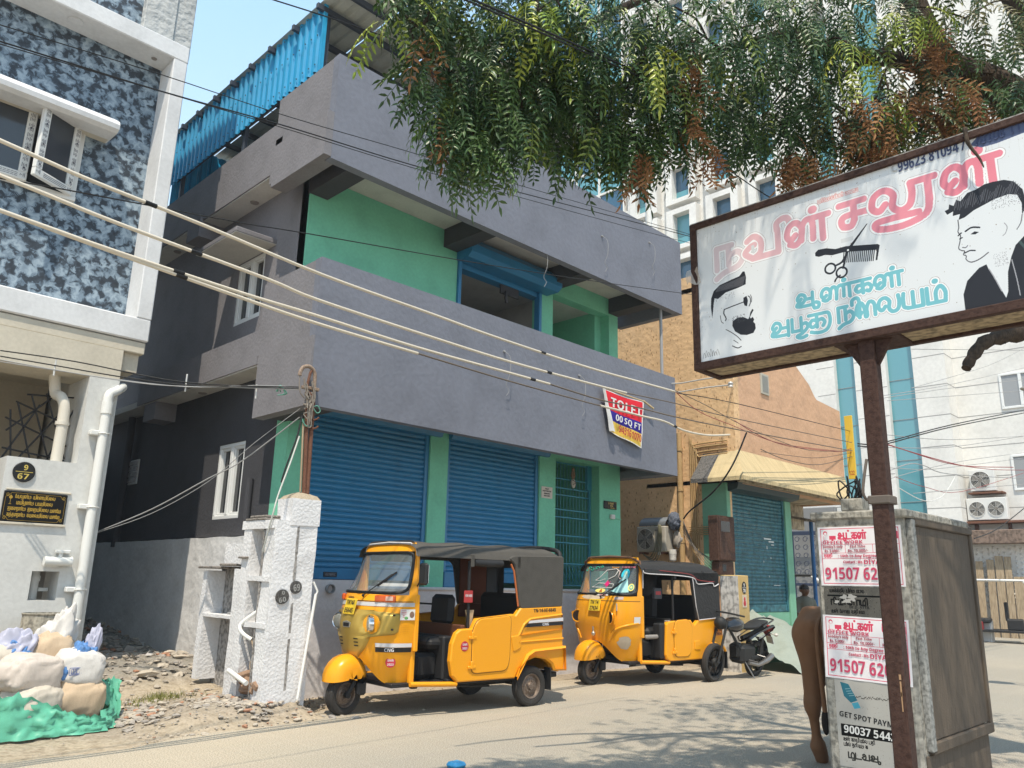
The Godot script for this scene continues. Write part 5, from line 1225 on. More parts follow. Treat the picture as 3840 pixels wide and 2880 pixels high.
func auto_two() -> void:
	var r := thing("auto_rickshaw", "older yellow auto rickshaw with windscreen stickers and no headlamps, right of the two", "auto rickshaw", V(9.24, 0, -7.6), "parked auto rickshaws", deg_to_rad(-5))
	var yel := M("taxi yellow", 0.80, 0.335, 0.012, 0.28)
	var o := {"roof": 1.77, "axle": 2.18, "tail": 2.40, "deck": 0.90, "hood_end": 2.32, "lift": 0.02, "steer": -0.04,
		"fabric": M("patched hood", 0.030, 0.029, 0.029, 0.7, {"t": "soft", "s": 1.0, "h": "b_mid", "d": 0.5, "local": true}),
		"vinyl": M("black vinyl", 0.020, 0.020, 0.021, 0.6), "panel": M("black trim", 0.016, 0.016, 0.017, 0.55),
		"side": P2([0.99, 0.42, 1.02, 0.84, 1.06, 0.88, 1.17, 0.89, 1.60, 0.90, 1.68, 0.83, 1.78, 0.90, 2.38, 0.93, 2.41, 0.47, 2.32, 0.50, 2.2, 0.52, 2.05, 0.49, 1.97, 0.42, 1.92, 0.33, 1.09, 0.33, 1.02, 0.36]),
		"door": P2([1.18, 0.80, 1.22, 0.90, 1.52, 0.915, 1.62, 0.80, 1.57, 0.44, 1.50, 0.38, 1.22, 0.385, 1.18, 0.45]), "hinges": [0.74, 0.46],
		"flap": P2([1.66, 0.60, 1.80, 0.60, 1.80, 0.47, 1.66, 0.47]),
		"arch": P2([1.90, 0.345, 1.93, 0.42, 2.0, 0.50, 2.1, 0.545, 2.2, 0.555, 2.3, 0.535, 2.38, 0.49, 2.43, 0.43]),
		"quarter": P2([1.76, 0.885, 2.36, 0.92, 2.34, 1.62, 1.64, 1.60, 1.64, 1.52])}
	auto_body(r, o)
	var blk := M("black trim", 0.016, 0.016, 0.017, 0.55)
	var s := Sh.new()
	for sd in [-1.0, 1.0]:
		var c := cab(sd * 0.36, 0.935, 0.006); c.z = sd * 0.33
		var x := Transform3D(Basis(V(0, 1, 0), -sd * 0.35) * Basis(V(0, 0, 1), PI / 2), c)
		s = Sh.new(); s.lathe([Vector2(0.078, -0.01), Vector2(0.092, 0.006), Vector2(0.088, 0.016), Vector2(0.072, 0.01)], 26, x); var hs := part(r, "headlamp_socket", s, yel)
		s = Sh.new(); s.lathe([Vector2(0.076, 0.012), Vector2(0.0, 0.010)], 24, x); part(hs, "socket_hole", s, M("socket shade", 0.02, 0.012, 0.008, 0.7))
		s = Sh.new(); plate(s, rounded(P2([-0.12, 0.06, 0.12, 0.06, 0.10, -0.10, -0.08, -0.09]), 0.03), -0.004, 0.006, 0.004, Transform3D(Basis(V(0, 1, 0), -sd * 0.35) * Basis(V(0, 0, 1), V(0, 1, 0), V(-1, 0, 0)), c + V(0.012, 0, 0))); part(r, "lamp_surround", s, yel)
	# bulge line of the leg shields, patched with filler
	for sd in [-1.0, 1.0]:
		s = Sh.new(); s.tube(curve([cab(sd * 0.30, 0.62, 0.0), cab(sd * 0.36, 0.72, 0.004), cab(sd * 0.48, 0.79, 0.004), cab(sd * 0.74, 0.84, 0.002), cab(sd * 0.94, 0.86, 0.0)], 5), 0.016, 8); part(r, "shield_rib", s, yel)
	var pn := noise(6.0, 3, 90)
	s = Sh.new(); s.grid(18, 10, func(a: float, c: float) -> Vector3:
		var t := TAU * a
		var k := c * (0.8 + 0.25 * pn.get_noise_2d(cos(t) * 3, sin(t) * 3))
		return cab(0.64 + cos(t) * k * 0.20, 0.60 + sin(t) * k * 0.11, 0.004), Vector3.ZERO, true); part(r, "filler_patch", s, M("body filler", 0.50, 0.42, 0.32, 0.85, {"t": "soft", "s": 4.0}))
	s = Sh.new(); s.grid(14, 4, func(a: float, c: float) -> Vector3:
		var t := TAU * a
		return cab(-0.05 + cos(t) * c * 0.22, 1.21 + sin(t) * c * 0.03, 0.004), Vector3.ZERO, true); part(r, "worn_paint", s, M("worn cream", 0.55, 0.45, 0.33, 0.8))
	s = Sh.new(); s.tube([cab(0.02, 0.80, 0.02), cab(0.02, 0.72, 0.03)], 0.012, 6).ball(cab(0.02, 0.70, 0.03), V(0.03, 0.035, 0.03), 10, 8).tube([cab(0.44, 1.13, 0.02), cab(0.45, 1.03, 0.03)], 0.01, 6); part(r, "hanging_charm", s, M("badge rim", 0.5, 0.48, 0.42, 0.3, {"metal": 0.7}))
	var np := Transform3D(Basis(V(0, 0, 1), V(0.2, 1, 0).normalized(), V(-1, 0.2, 0).normalized()), cab(0.04, 1.10, 0.035))
	s = Sh.new(); s.bev(V(-0.115, -0.085, -0.01), V(0.115, 0.085, 0.004), 0.008, np); var plt := part(r, "number_plate", s, M("plate yellow", 0.75, 0.50, 0.03, 0.4))
	for l in [["TN 14", 0.042], ["Z7634", -0.042]]: letters(plt, l[0], 0.052, np * V(0, l[1], 0.006), np.basis.x, np.basis.y, M("number black", 0.02, 0.02, 0.02, 0.6), 0.16)
	s = Sh.new(); cab_patch(s, 0.36, 0.56, 1.185, 1.225, 0.008, 4, 1); part(r, "indicator", s, M("clear lens old", 0.50, 0.40, 0.36, 0.2))
	s = Sh.new(); cab_patch(s, 0.02, 0.22, 1.235, 1.255, 0.010, 4, 1); var sl := part(r, "name_sticker", s, M("sticker white", 0.66, 0.65, 0.62, 0.5))
	letters(sl, "REGISTER", 0.016, cab(0.12, 1.245, 0.013), (cab(0.2, 1.24) - cab(0.04, 1.24)).normalized(), V(0.2, 1, 0), M("sticker red", 0.45, 0.03, 0.05, 0.5), 0.12)
	s = Sh.new(); cab_patch(s, 0.84, 0.97, 0.86, 0.95, 0.008, 4, 1); part(r, "printed_sticker", s, M("sticker white"))
	s = Sh.new(); s.prism(P2([2.16, 0.66, 2.36, 0.66, 2.36, 0.79, 2.16, 0.79]), 0.634, 0.640); var pb := part(r, "number_panel", s, M("panel orange", 0.62, 0.22, 0.05, 0.5))
	for l in [["TN 14", 0.75], ["Z 7634", 0.70]]: letters(pb, l[0], 0.034, V(2.26, l[1] - 0.01, 0.6415), V(1, 0, 0), V(0, 1, 0), M("number black"), 0.17)
	s = Sh.new(); s.bev(V(2.25, 0.83, 0.63), V(2.35, 0.92, 0.65), 0.01); part(r, "tail_lamp", s, blk)
	s = Sh.new(); s.tube(curve([V(0.52, 1.60, 0.63), V(0.6, 1.56, 0.64), V(1.2, 1.55, 0.64), V(1.6, 1.53, 0.64), V(1.72, 1.50, 0.64), V(1.8, 1.43, 0.64), V(2.15, 1.45, 0.64), V(2.2, 1.40, 0.64), V(2.33, 1.44, 0.635)], 5), 0.008, 6).tube([V(0.55, 1.6, 0.6), V(0.57, 1.35, 0.58)], 0.007, 6).tube([V(1.66, 1.52, 0.64), V(1.72, 1.1, 0.645), V(1.78, 0.90, 0.645), V(2.36, 0.93, 0.64)], 0.007, 6); part(r, "white_piping", s, M("band white", 0.62, 0.60, 0.60, 0.45))
	s = Sh.new(); s.tube(curve([V(0.53, 1.63, 0.60), V(1.1, 1.60, 0.64), V(1.6, 1.57, 0.64), V(1.8, 1.49, 0.645), V(2.2, 1.47, 0.645)], 5), 0.006, 6); part(r, "red_piping", s, M("piping red", 0.28, 0.05, 0.05, 0.7))
	s = Sh.new(); plate(s, P2([0.55, 1.63, 2.34, 1.60, 2.34, 1.46, 2.2, 1.40, 1.8, 1.44, 1.62, 1.53, 1.2, 1.55, 0.56, 1.57]), 0.612, 0.632, 0.004); part(r, "hood_valance", s, o.fabric)
	s = Sh.new(); s.tube([cab(-0.99, 1.62, 0.02), cab(-0.93, 1.72, 0.03), cab(-0.5, 1.79, 0.04), cab(0, 1.80, 0.035), cab(0.5, 1.785, 0.04), cab(0.93, 1.72, 0.03), cab(0.99, 1.62, 0.02)], [0.012, 0.02, 0.016, 0.022, 0.015, 0.02, 0.012], 8); part(r, "frayed_hood_edge", s, M("frayed brown", 0.14, 0.075, 0.045, 0.9))
	s = Sh.new(); s.bev(V(0.66, 0.64, 0.50), V(1.12, 0.70, 0.56), 0.02).bev(V(1.10, 0.56, 0.52), V(1.16, 0.90, 0.6), 0.01); part(r, "seat_rail", s, M("worn grey", 0.25, 0.23, 0.21, 0.6))
	s = Sh.new(); s.bev(V(0.92, 0.36, 0.45), V(1.1, 0.86, 0.60), 0.02); part(r, "side_shield", s, M("black vinyl"))
	s = Sh.new(); s.bev(V(0.92, 1.20, 0.45), V(1.10, 1.36, 0.50), 0.01); var mt := part(r, "fare_meter", s, M("meter dark", 0.05, 0.05, 0.055, 0.5))
	s = Sh.new(); s.box(V(0.95, 1.26, 0.5), V(1.06, 1.31, 0.504)); part(mt, "meter_flag", s, M("fare red", 0.40, 0.04, 0.04, 0.5))
	s = Sh.new(); s.bev(V(1.10, 0.95, -0.60), V(2.2, 1.6, -0.585), 0.004); part(r, "far_hood_side", s, o.fabric)
	# stickers on the windscreen: arabesque, cross shape, seated saint figure, round emblems, top banner
	var stick := func(called: String, pts: Array, m: Material, off := 0.006) -> void:
		var q := Sh.new()
		var pl := P2(pts)
		var ix := Geometry2D.triangulate_polygon(pl)
		for i in range(0, ix.size(), 3):
			var e := []
			for j in 3: e.append(cab(pl[ix[i + j]].x, pl[ix[i + j]].y, off))
			q.flat(e[0], e[1], e[2], V(-1, 0, 0.2))
		part(r, called, q, m)
	var disc := func(u: float, y: float, ru: float, ry: float) -> Array:
		var a := []
		for i in 20: a.append_array([u + cos(TAU * i / 20) * ru, y + sin(TAU * i / 20) * ry])
		return a
	var aqua := M("sticker aqua", 0.03, 0.50, 0.62, 0.4)
	var pale := M("sticker pale", 0.35, 0.62, 0.60, 0.4)
	var ylw := M("sticker yellow", 0.72, 0.62, 0.18, 0.4)
	stick.call("halo_sticker", disc.call(0.47, 1.545, 0.115, 0.075), aqua, 0.006)
	stick.call("figure_sticker", [0.42, 1.58, 0.47, 1.60, 0.52, 1.57, 0.54, 1.50, 0.62, 1.36, 0.66, 1.29, 0.38, 1.28, 0.24, 1.30, 0.34, 1.40, 0.40, 1.50], pale, 0.009)
	stick.call("figure_face", disc.call(0.475, 1.555, 0.022, 0.022), M("sticker skin", 0.5, 0.55, 0.35, 0.5), 0.011)
	stick.call("round_emblem", disc.call(0.70, 1.36, 0.09, 0.052), ylw, 0.012)
	stick.call("emblem_ring", disc.call(0.70, 1.36, 0.055, 0.033), M("emblem green", 0.05, 0.35, 0.33, 0.4), 0.014)
	stick.call("emblem_heart", disc.call(0.70, 1.36, 0.03, 0.018), ylw, 0.016)
	stick.call("round_emblem", disc.call(0.06, 1.305, 0.075, 0.03), ylw, 0.008)
	stick.call("emblem_needle", [0.055, 1.33, 0.065, 1.33, 0.085, 1.285, 0.035, 1.285], M("emblem red", 0.4, 0.08, 0.02, 0.5), 0.011)
	for k in [[[0.02, 1.60, 0.20, 1.62, 0.25, 1.59, 0.22, 1.52, 0.10, 1.47], "sticker white"], [[-0.02, 1.41, 0.24, 1.40, 0.26, 1.345, -0.10, 1.35, -0.02, 1.41], "sticker white"], [[0.02, 1.60, -0.03, 1.50, -0.10, 1.45, -0.02, 1.44, 0.04, 1.47], "sticker white"], [[0.22, 1.61, 0.30, 1.58, 0.30, 1.50, 0.36, 1.47], "sticker pink"]]:
		s = Sh.new()
		var q := []
		for i in range(0, k[0].size(), 2): q.append(cab(k[0][i], k[0][i + 1], 0.008))
		s.tube(q, 0.006, 4); part(r, "line_sticker", s, M(k[1], 0.72, 0.55, 0.50, 0.5))
	stick.call("flame_sticker", [0.10, 1.46, 0.13, 1.42, 0.16, 1.44, 0.15, 1.38, 0.12, 1.35, 0.09, 1.39, 0.06, 1.37, 0.08, 1.42], M("sticker magenta", 0.55, 0.02, 0.15, 0.5), 0.010)
	s = Sh.new()
	for c in [[-0.42, 1.63, 0.05, 0.0], [-0.30, 1.615, 0.05, 1.0], [-0.18, 1.63, 0.05, 0.0], [-0.08, 1.655, 0.03, 1.0], [-0.5, 1.60, 0.03, 1.0]]:
		var q := []
		for i in 9: q.append(cab(c[0] + cos(i * 0.65 + c[3] * PI) * c[2] * (1.0 - i * 0.06), c[1] + sin(i * 0.65 + c[3] * PI) * c[2] * 0.5 * (1.0 - i * 0.06), 0.008))
		s.tube(q, 0.005, 4)
	part(r, "scroll_sticker", s, M("sticker green", 0.02, 0.48, 0.32, 0.5))
	letters(r, "SARASWATHI", 0.026, cab(0.50, 1.645, 0.012), (cab(0.6, 1.645) - cab(0.4, 1.645)).normalized(), V(0.35, 1, 0), M("banner pink", 0.62, 0.16, 0.20, 0.5), 0.22)
	letters(r, "blessed", 0.022, cab(0.16, 1.64, 0.012), (cab(0.26, 1.645) - cab(0.06, 1.645)).normalized(), V(0.35, 1, 0), M("banner orange", 0.62, 0.25, 0.03, 0.5), 0.13)

func motorbike() -> void:
	var r := thing("motorbike", "black motorbike parked behind the older auto rickshaw, tail towards the shops", "motorbike", V(12.46, 0, -6.75))
	var blk := M("bike black", 0.014, 0.014, 0.016, 0.22, {"coat": 0.7})
	var dull := M("bike dull black", 0.02, 0.02, 0.02, 0.6)
	var metal := M("bike metal", 0.25, 0.24, 0.23, 0.35, {"metal": 0.8})
	var lean := Transform3D(Basis(V(1, 0, 0), 0.10), Vector3.ZERO)
	for k in [[0.0, "rear_wheel"], [-1.27, "front_wheel"]]:
		var x := lean * Transform3D(Basis(V(1, 0, 0), PI / 2), V(k[0], 0.285, 0))
		var s := Sh.new()
		s.lathe([Vector2(0.225, -0.04), Vector2(0.25, -0.05), Vector2(0.275, -0.035), Vector2(0.285, 0.0), Vector2(0.275, 0.035), Vector2(0.25, 0.05), Vector2(0.225, 0.04)], 36, x)
		var w := part(r, k[1], s, M("tyre rubber", 0.045, 0.042, 0.040, 0.85))
		s = Sh.new(); s.lathe([Vector2(0.205, -0.035), Vector2(0.23, -0.04), Vector2(0.23, 0.04), Vector2(0.205, 0.035), Vector2(0.205, -0.035)], 36, x)
		s.lathe([Vector2(0.0, -0.06), Vector2(0.06, -0.06), Vector2(0.07, -0.02), Vector2(0.07, 0.02), Vector2(0.06, 0.06), Vector2(0.0, 0.06)], 18, x)
		for i in 6:
			var a := TAU * i / 6.0
			var c := V(cos(a), 0, sin(a))
			var d := V(cos(a + 0.16), 0, sin(a + 0.16))
			s.tube([x * (c * 0.06), x * (d * 0.14), x * (c * 0.21)], [0.016, 0.011, 0.014], 6)
		part(w, "alloy_rim", s, dull)
	var s := Sh.new()
	s.bev(V(-0.62, 0.24, -0.13), V(-0.18, 0.52, 0.13), 0.05, lean).bev(V(-0.60, 0.45, -0.08), V(-0.42, 0.66, 0.08), 0.03, lean * Transform3D(Basis(V(0, 0, 1), 0.2), V(0, 0, 0))); part(r, "engine", s, dull)
	s = Sh.new(); s.tube([lean * V(-0.45, 0.26, 0.14), lean * V(-0.2, 0.22, 0.17), lean * V(0.10, 0.28, 0.17), lean * V(0.25, 0.34, 0.17)], [0.025, 0.03, 0.045, 0.05], 10); part(r, "exhaust", s, metal)
	s = Sh.new(); s.tube([lean * V(0.0, 0.285, 0.10), lean * V(-0.42, 0.36, 0.10)], 0.02, 8).tube([lean * V(0.0, 0.285, -0.10), lean * V(-0.42, 0.36, -0.10)], 0.02, 8).tube([lean * V(-0.05, 0.33, 0.12), lean * V(0.0, 0.62, 0.13)], 0.025, 10).tube([lean * V(-0.05, 0.33, -0.12), lean * V(0.0, 0.62, -0.13)], 0.025, 10).bev(V(-0.35, 0.30, 0.11), V(-0.02, 0.36, 0.135), 0.01, lean); part(r, "swing_arm", s, dull)
	s = Sh.new(); s.tube([lean * V(-0.45, 0.62, 0), lean * V(0.05, 0.72, 0), lean * V(0.32, 0.78, 0)], 0.03, 8).tube([lean * V(-0.45, 0.3, 0.08), lean * V(-0.9, 0.75, 0.05), lean * V(-1.0, 0.9, 0)], 0.022, 8); part(r, "frame", s, dull)
	s = Sh.new(); s.grid(14, 12, func(a: float, c: float) -> Vector3:
		var t := TAU * fmod(a, 1.0)
		var x := lerpf(-0.98, -0.42, c)
		var w := 0.135 * sin(PI * clampf(c * 0.85 + 0.12, 0, 1)) + 0.02
		return lean * V(x, 0.80 + 0.03 * sin(PI * c) + cos(t) * 0.12 * sin(PI * clampf(c * 0.9 + 0.08, 0, 1)), sin(t) * w)); part(r, "fuel_tank", s, blk)
	s = Sh.new(); s.grid(16, 12, func(a: float, c: float) -> Vector3:
		var t := TAU * fmod(a, 1.0)
		var x := lerpf(-0.46, 0.34, c)
		var mid := 0.775 + 0.05 * smoothstep(0.35, 0.6, c) + 0.03 * c
		var w := lerpf(0.09, 0.13, sin(PI * c))
		return lean * V(x, mid + cos(t) * 0.05 * pow(sin(PI * clampf(c, 0.02, 0.98)), 0.3), sin(t) * w * pow(sin(PI * clampf(c, 0.02, 0.98)), 0.3))); part(r, "seat", s, dull)
	for sd in [1.0, -1.0]:
		s = Sh.new(); plate(s, rounded(P2([-0.40, 0.62, -0.1, 0.72, 0.42, 0.82, 0.44, 0.76, 0.20, 0.66, -0.1, 0.56, -0.32, 0.53]), 0.03), sd * 0.08, sd * 0.13, 0.02, lean); part(r, "tail_fairing", s, blk)
	letters(r, "PASSION", 0.03, lean * V(-0.03, 0.645, 0.132), V(1, 0.25, 0), V(-0.25, 1, 0), M("bike grey", 0.28, 0.28, 0.30, 0.4), 0.20)
	s = Sh.new(); s.tube(curve([lean * V(-0.05, 0.80, 0.15), lean * V(0.25, 0.88, 0.14), lean * V(0.42, 0.90, 0.08), lean * V(0.44, 0.90, -0.08), lean * V(0.25, 0.88, -0.14), lean * V(-0.05, 0.80, -0.15)], 5), 0.014, 8); part(r, "grab_rail", s, blk)
	s = Sh.new(); s.bev(V(0.36, 0.70, -0.09), V(0.46, 0.80, 0.09), 0.025, lean); part(r, "tail_lamp", s, M("tail red", 0.28, 0.025, 0.02, 0.15))
	for sd in [1.0, -1.0]:
		s = Sh.new(); s.tube([lean * V(0.32, 0.68, sd * 0.06), lean * V(0.34, 0.67, sd * 0.17)], 0.01, 6).ball(lean * V(0.34, 0.67, sd * 0.19), V(0.04, 0.028, 0.03), 10, 8); part(r, "indicator", s, M("indicator clear", 0.55, 0.50, 0.44, 0.15))
	s = Sh.new(); s.grid(8, 10, func(a: float, c: float) -> Vector3:
		var t := lerpf(-0.2, 1.9, c)
		return lean * V(sin(t) * 0.33 + 0.0, 0.30 + cos(t) * 0.33, lerpf(-0.07, 0.07, a)), Vector3.ZERO, true); part(r, "rear_mudguard", s, dull)
	s = Sh.new(); s.bev(V(0.36, 0.28, -0.07), V(0.40, 0.42, 0.07), 0.01, lean * Transform3D(Basis(V(0, 0, 1), 0.9), V(0.36, -0.14, 0))); part(r, "mud_flap", s, dull)
	var np := lean * Transform3D(Basis(V(0.5, 0, -0.87), V(-0.25, 0.95, -0.14), V(0.83, 0.29, 0.48)).orthonormalized(), V(0.40, 0.57, 0.05))
	s = Sh.new(); s.bev(V(-0.10, -0.06, -0.004), V(0.10, 0.06, 0.004), 0.004, np); var plt := part(r, "number_plate", s, M("plate white", 0.62, 0.62, 0.60, 0.5))
	for l in [["TN 05 AF", 0.028], ["6129", -0.028]]: letters(plt, l[0], 0.034, np * V(0, l[1], 0.0055), np.basis.x, np.basis.y, M("number black", 0.02, 0.02, 0.02, 0.6), 0.14)
	s = Sh.new(); s.tube([lean * V(-1.27, 0.285, 0.08), lean * V(-1.05, 0.9, 0.08)], 0.02, 8).tube([lean * V(-1.27, 0.285, -0.08), lean * V(-1.05, 0.9, -0.08)], 0.02, 8).tube([lean * V(-0.98, 1.0, -0.33), lean * V(-1.04, 1.02, -0.1), lean * V(-1.04, 1.02, 0.1), lean * V(-0.98, 1.0, 0.33)], 0.014, 8).ball(lean * V(-1.12, 0.86, 0), V(0.09, 0.1, 0.1), 12, 8); part(r, "front_fork", s, dull)
	s = Sh.new(); s.tube([lean * V(-0.42, 0.30, 0.1), lean * V(-0.42, 0.29, 0.28)], 0.014, 6).tube([lean * V(-0.10, 0.36, 0.1), lean * V(-0.06, 0.34, 0.22)], 0.012, 6).tube([lean * V(-0.5, 0.28, 0.1), V(-0.42, 0.02, 0.24)], 0.012, 6); part(r, "foot_pegs", s, metal)
	s = Sh.new(); s.grid(6, 8, func(a: float, c: float) -> Vector3:
		return lean * V(0.36 + c * 0.34 + a * 0.02, 0.80 - c * c * 0.32 - a * 0.10 * (1 - c), -0.05 - a * 0.10 + sin(c * 9.0) * 0.015), Vector3.ZERO, true); part(r, "cloth_strip", s, M("maroon cloth", 0.12, 0.02, 0.025, 0.9))

func body_mesh(bones: Array, cell: float, k: float) -> Sh:
	# bones: [a, b, ra, rb]; the smooth union of tapered capsules, meshed with surface nets
	var lo := Vector3.ONE * 1e9
	var hi := -lo
	for b in bones:
		for i in 2:
			lo = lo.min(b[i] - Vector3.ONE * (b[2 + i] + k + cell * 2)); hi = hi.max(b[i] + Vector3.ONE * (b[2 + i] + k + cell * 2))
	var n := Vector3i((hi - lo) / cell) + Vector3i.ONE * 2
	var f := PackedFloat32Array(); f.resize(n.x * n.y * n.z); f.fill(1.0)
	for b in bones:
		var a: Vector3 = b[0]
		var d: Vector3 = b[1] - b[0]
		var ra: float = b[2]
		var rb: float = b[3]
		var m := maxf(ra, rb) + k + cell * 2
		var i0 := Vector3i(((a.min(b[1]) - Vector3.ONE * m) - lo) / cell).max(Vector3i.ZERO)
		var i1 := (Vector3i(((a.max(b[1]) + Vector3.ONE * m) - lo) / cell) + Vector3i.ONE).min(n - Vector3i.ONE)
		var dd := maxf(d.length_squared(), 1e-9)
		for z in range(i0.z, i1.z + 1):
			for y in range(i0.y, i1.y + 1):
				var row := (z * n.y + y) * n.x
				for x in range(i0.x, i1.x + 1):
					var p := lo + V(x, y, z) * cell
					var t := clampf((p - a).dot(d) / dd, 0.0, 1.0)
					var q := (p - a - d * t).length() - lerpf(ra, rb, t)
					var o := f[row + x]
					var h := maxf(k - absf(o - q), 0.0) / k
					f[row + x] = minf(o, q) - h * h * k * 0.25
	var at := func(x: int, y: int, z: int) -> float: return f[(z * n.y + y) * n.x + x]
	var vid := {}
	var vs := PackedVector3Array()
	for z in n.z - 1:
		for y in n.y - 1:
			for x in n.x - 1:
				var neg := 0
				var c := []
				for i in 8:
					var val := f[((z + (i >> 2)) * n.y + y + ((i >> 1) & 1)) * n.x + x + (i & 1)]
					c.append(val)
					if val < 0.0: neg += 1
				if neg == 0 or neg == 8: continue
				var sum := Vector3.ZERO
				var cnt := 0
				for e in [[0, 1], [2, 3], [4, 5], [6, 7], [0, 2], [1, 3], [4, 6], [5, 7], [0, 4], [1, 5], [2, 6], [3, 7]]:
					var u: float = c[e[0]]
					var w: float = c[e[1]]
					if (u < 0.0) != (w < 0.0):
						var t := u / (u - w)
						sum += V(e[0] & 1, (e[0] >> 1) & 1, e[0] >> 2).lerp(V(e[1] & 1, (e[1] >> 1) & 1, e[1] >> 2), t); cnt += 1
				vid[(z * n.y + y) * n.x + x] = vs.size()
				vs.append(lo + (V(x, y, z) + sum / cnt) * cell)
	var nn := PackedVector3Array(); nn.resize(vs.size())
	var quads := []
	for key in vid:
		var x: int = key % n.x
		var y: int = (key / n.x) % n.y
		var z: int = key / (n.x * n.y)
		if x == 0 or y == 0 or z == 0: continue
		var o := f[key]
		for ax in 3:
			var st: int = [1, n.x, n.x * n.y][ax]
			if (o < 0.0) == (f[key + st] < 0.0): continue
			var u: int = [n.x, n.x * n.y, 1][ax]
			var w: int = [n.x * n.y, 1, n.x][ax]
			var q := [key, key - u, key - u - w, key - w]
			var ok := true
			for j in q: ok = ok and vid.has(j)
			if ok: quads.append([vid[q[0]], vid[q[1]], vid[q[2]], vid[q[3]], o < 0.0])
	for q in quads:
		var g: Vector3 = (vs[q[2]] - vs[q[0]]).cross(vs[q[3]] - vs[q[1]]) * (1.0 if q[4] else -1.0)
		for j in 4: nn[q[j]] += g
	var s := Sh.new()
	for i in nn.size(): nn[i] = nn[i].normalized()
	for q in quads:
		s.tri(vs[q[0]], vs[q[1]], vs[q[2]], nn[q[0]], nn[q[1]], nn[q[2]]); s.tri(vs[q[0]], vs[q[2]], vs[q[3]], nn[q[0]], nn[q[2]], nn[q[3]])
	return s

func cow() -> void:
	var c := thing("cow", "brown cow standing half hidden behind the postered utility cabinet, rump to the viewer", "cow", V(6.86, 0, -3.02))
	var hide := M("cow hide", 0.205, 0.098, 0.045, 0.75, {"t": "soft", "s": 1.6, "local": true, "rim": 0.3})
	var bones := []
	for sd in [-1.0, 1.0]:
		bones.append_array([
			[V(0.06, 1.06, sd * 0.09), V(1.25, 1.02, sd * 0.10), 0.175, 0.21], [V(0.0, 1.20, sd * 0.16), V(0.16, 1.14, sd * 0.14), 0.055, 0.10], [V(-0.14, 1.10, sd * 0.08), V(0.02, 1.05, sd * 0.11), 0.055, 0.12],
			[V(-0.02, 1.02, sd * 0.13), V(0.12, 0.74, sd * 0.155), 0.16, 0.115], [V(-0.06, 0.95, sd * 0.13), V(-0.05, 0.62, sd * 0.14), 0.10, 0.07],
			[V(0.12, 0.76, sd * 0.155), V(-0.05, 0.50, sd * 0.14), 0.10, 0.052], [V(-0.05, 0.50, sd * 0.14), V(-0.07, 0.44, sd * 0.14), 0.055, 0.05],
			[V(-0.06, 0.46, sd * 0.14), V(-0.01, 0.14, sd * 0.14), 0.045, 0.036], [V(-0.01, 0.14, sd * 0.14), V(0.02, 0.10, sd * 0.14), 0.046, 0.04], [V(0.01, 0.11, sd * 0.14), V(0.05, 0.035, sd * 0.14), 0.038, 0.055],
			[V(1.18, 0.92, sd * 0.14), V(1.10, 0.64, sd * 0.14), 0.16, 0.085], [V(1.10, 0.64, sd * 0.14), V(1.14, 0.40, sd * 0.13), 0.075, 0.055], [V(1.14, 0.40, sd * 0.13), V(1.13, 0.12, sd * 0.13), 0.043, 0.038], [V(1.13, 0.11, sd * 0.13), V(1.17, 0.035, sd * 0.13), 0.04, 0.055],
			[V(1.86, 1.22, sd * 0.10), V(1.84, 1.20, sd * 0.24), 0.03, 0.05]])
	bones.append_array([[V(0.0, 1.13, 0), V(1.1, 1.14, 0), 0.11, 0.12], [V(0.40, 0.86, 0), V(1.05, 0.80, 0), 0.22, 0.24], [V(1.22, 1.16, 0), V(1.32, 1.12, 0), 0.14, 0.12], [V(1.28, 1.02, 0), V(1.70, 1.18, 0), 0.19, 0.125], [V(1.74, 1.22, 0), V(2.08, 0.98, 0), 0.12, 0.075], [V(1.4, 0.92, 0), V(1.7, 1.02, 0), 0.08, 0.05]])
	part(c, "body", body_mesh(bones, 0.026, 0.07), hide)
	var s := Sh.new(); s.tube(curve(P3([-0.12, 1.16, 0, -0.19, 1.08, 0, -0.215, 0.85, 0.01, -0.20, 0.55, 0.02, -0.19, 0.42, 0.02]), 4), 0.020, 8); part(c, "tail", s, hide)
	s = Sh.new(); s.ball(V(-0.19, 0.36, 0.02), V(0.032, 0.10, 0.032), 10, 8); part(c, "tail_tuft", s, M("dark hair", 0.02, 0.015, 0.012, 0.9))
	for sd in [-1.0, 1.0]:
		s = Sh.new(); s.tube(curve([V(1.76, 1.30, sd * 0.06), V(1.72, 1.42, sd * 0.14), V(1.78, 1.54, sd * 0.15)], 4), [0.026, 0.024, 0.022, 0.02, 0.018, 0.015, 0.012, 0.009, 0.004], 8); part(c, "horn", s, M("horn", 0.22, 0.19, 0.15, 0.5))

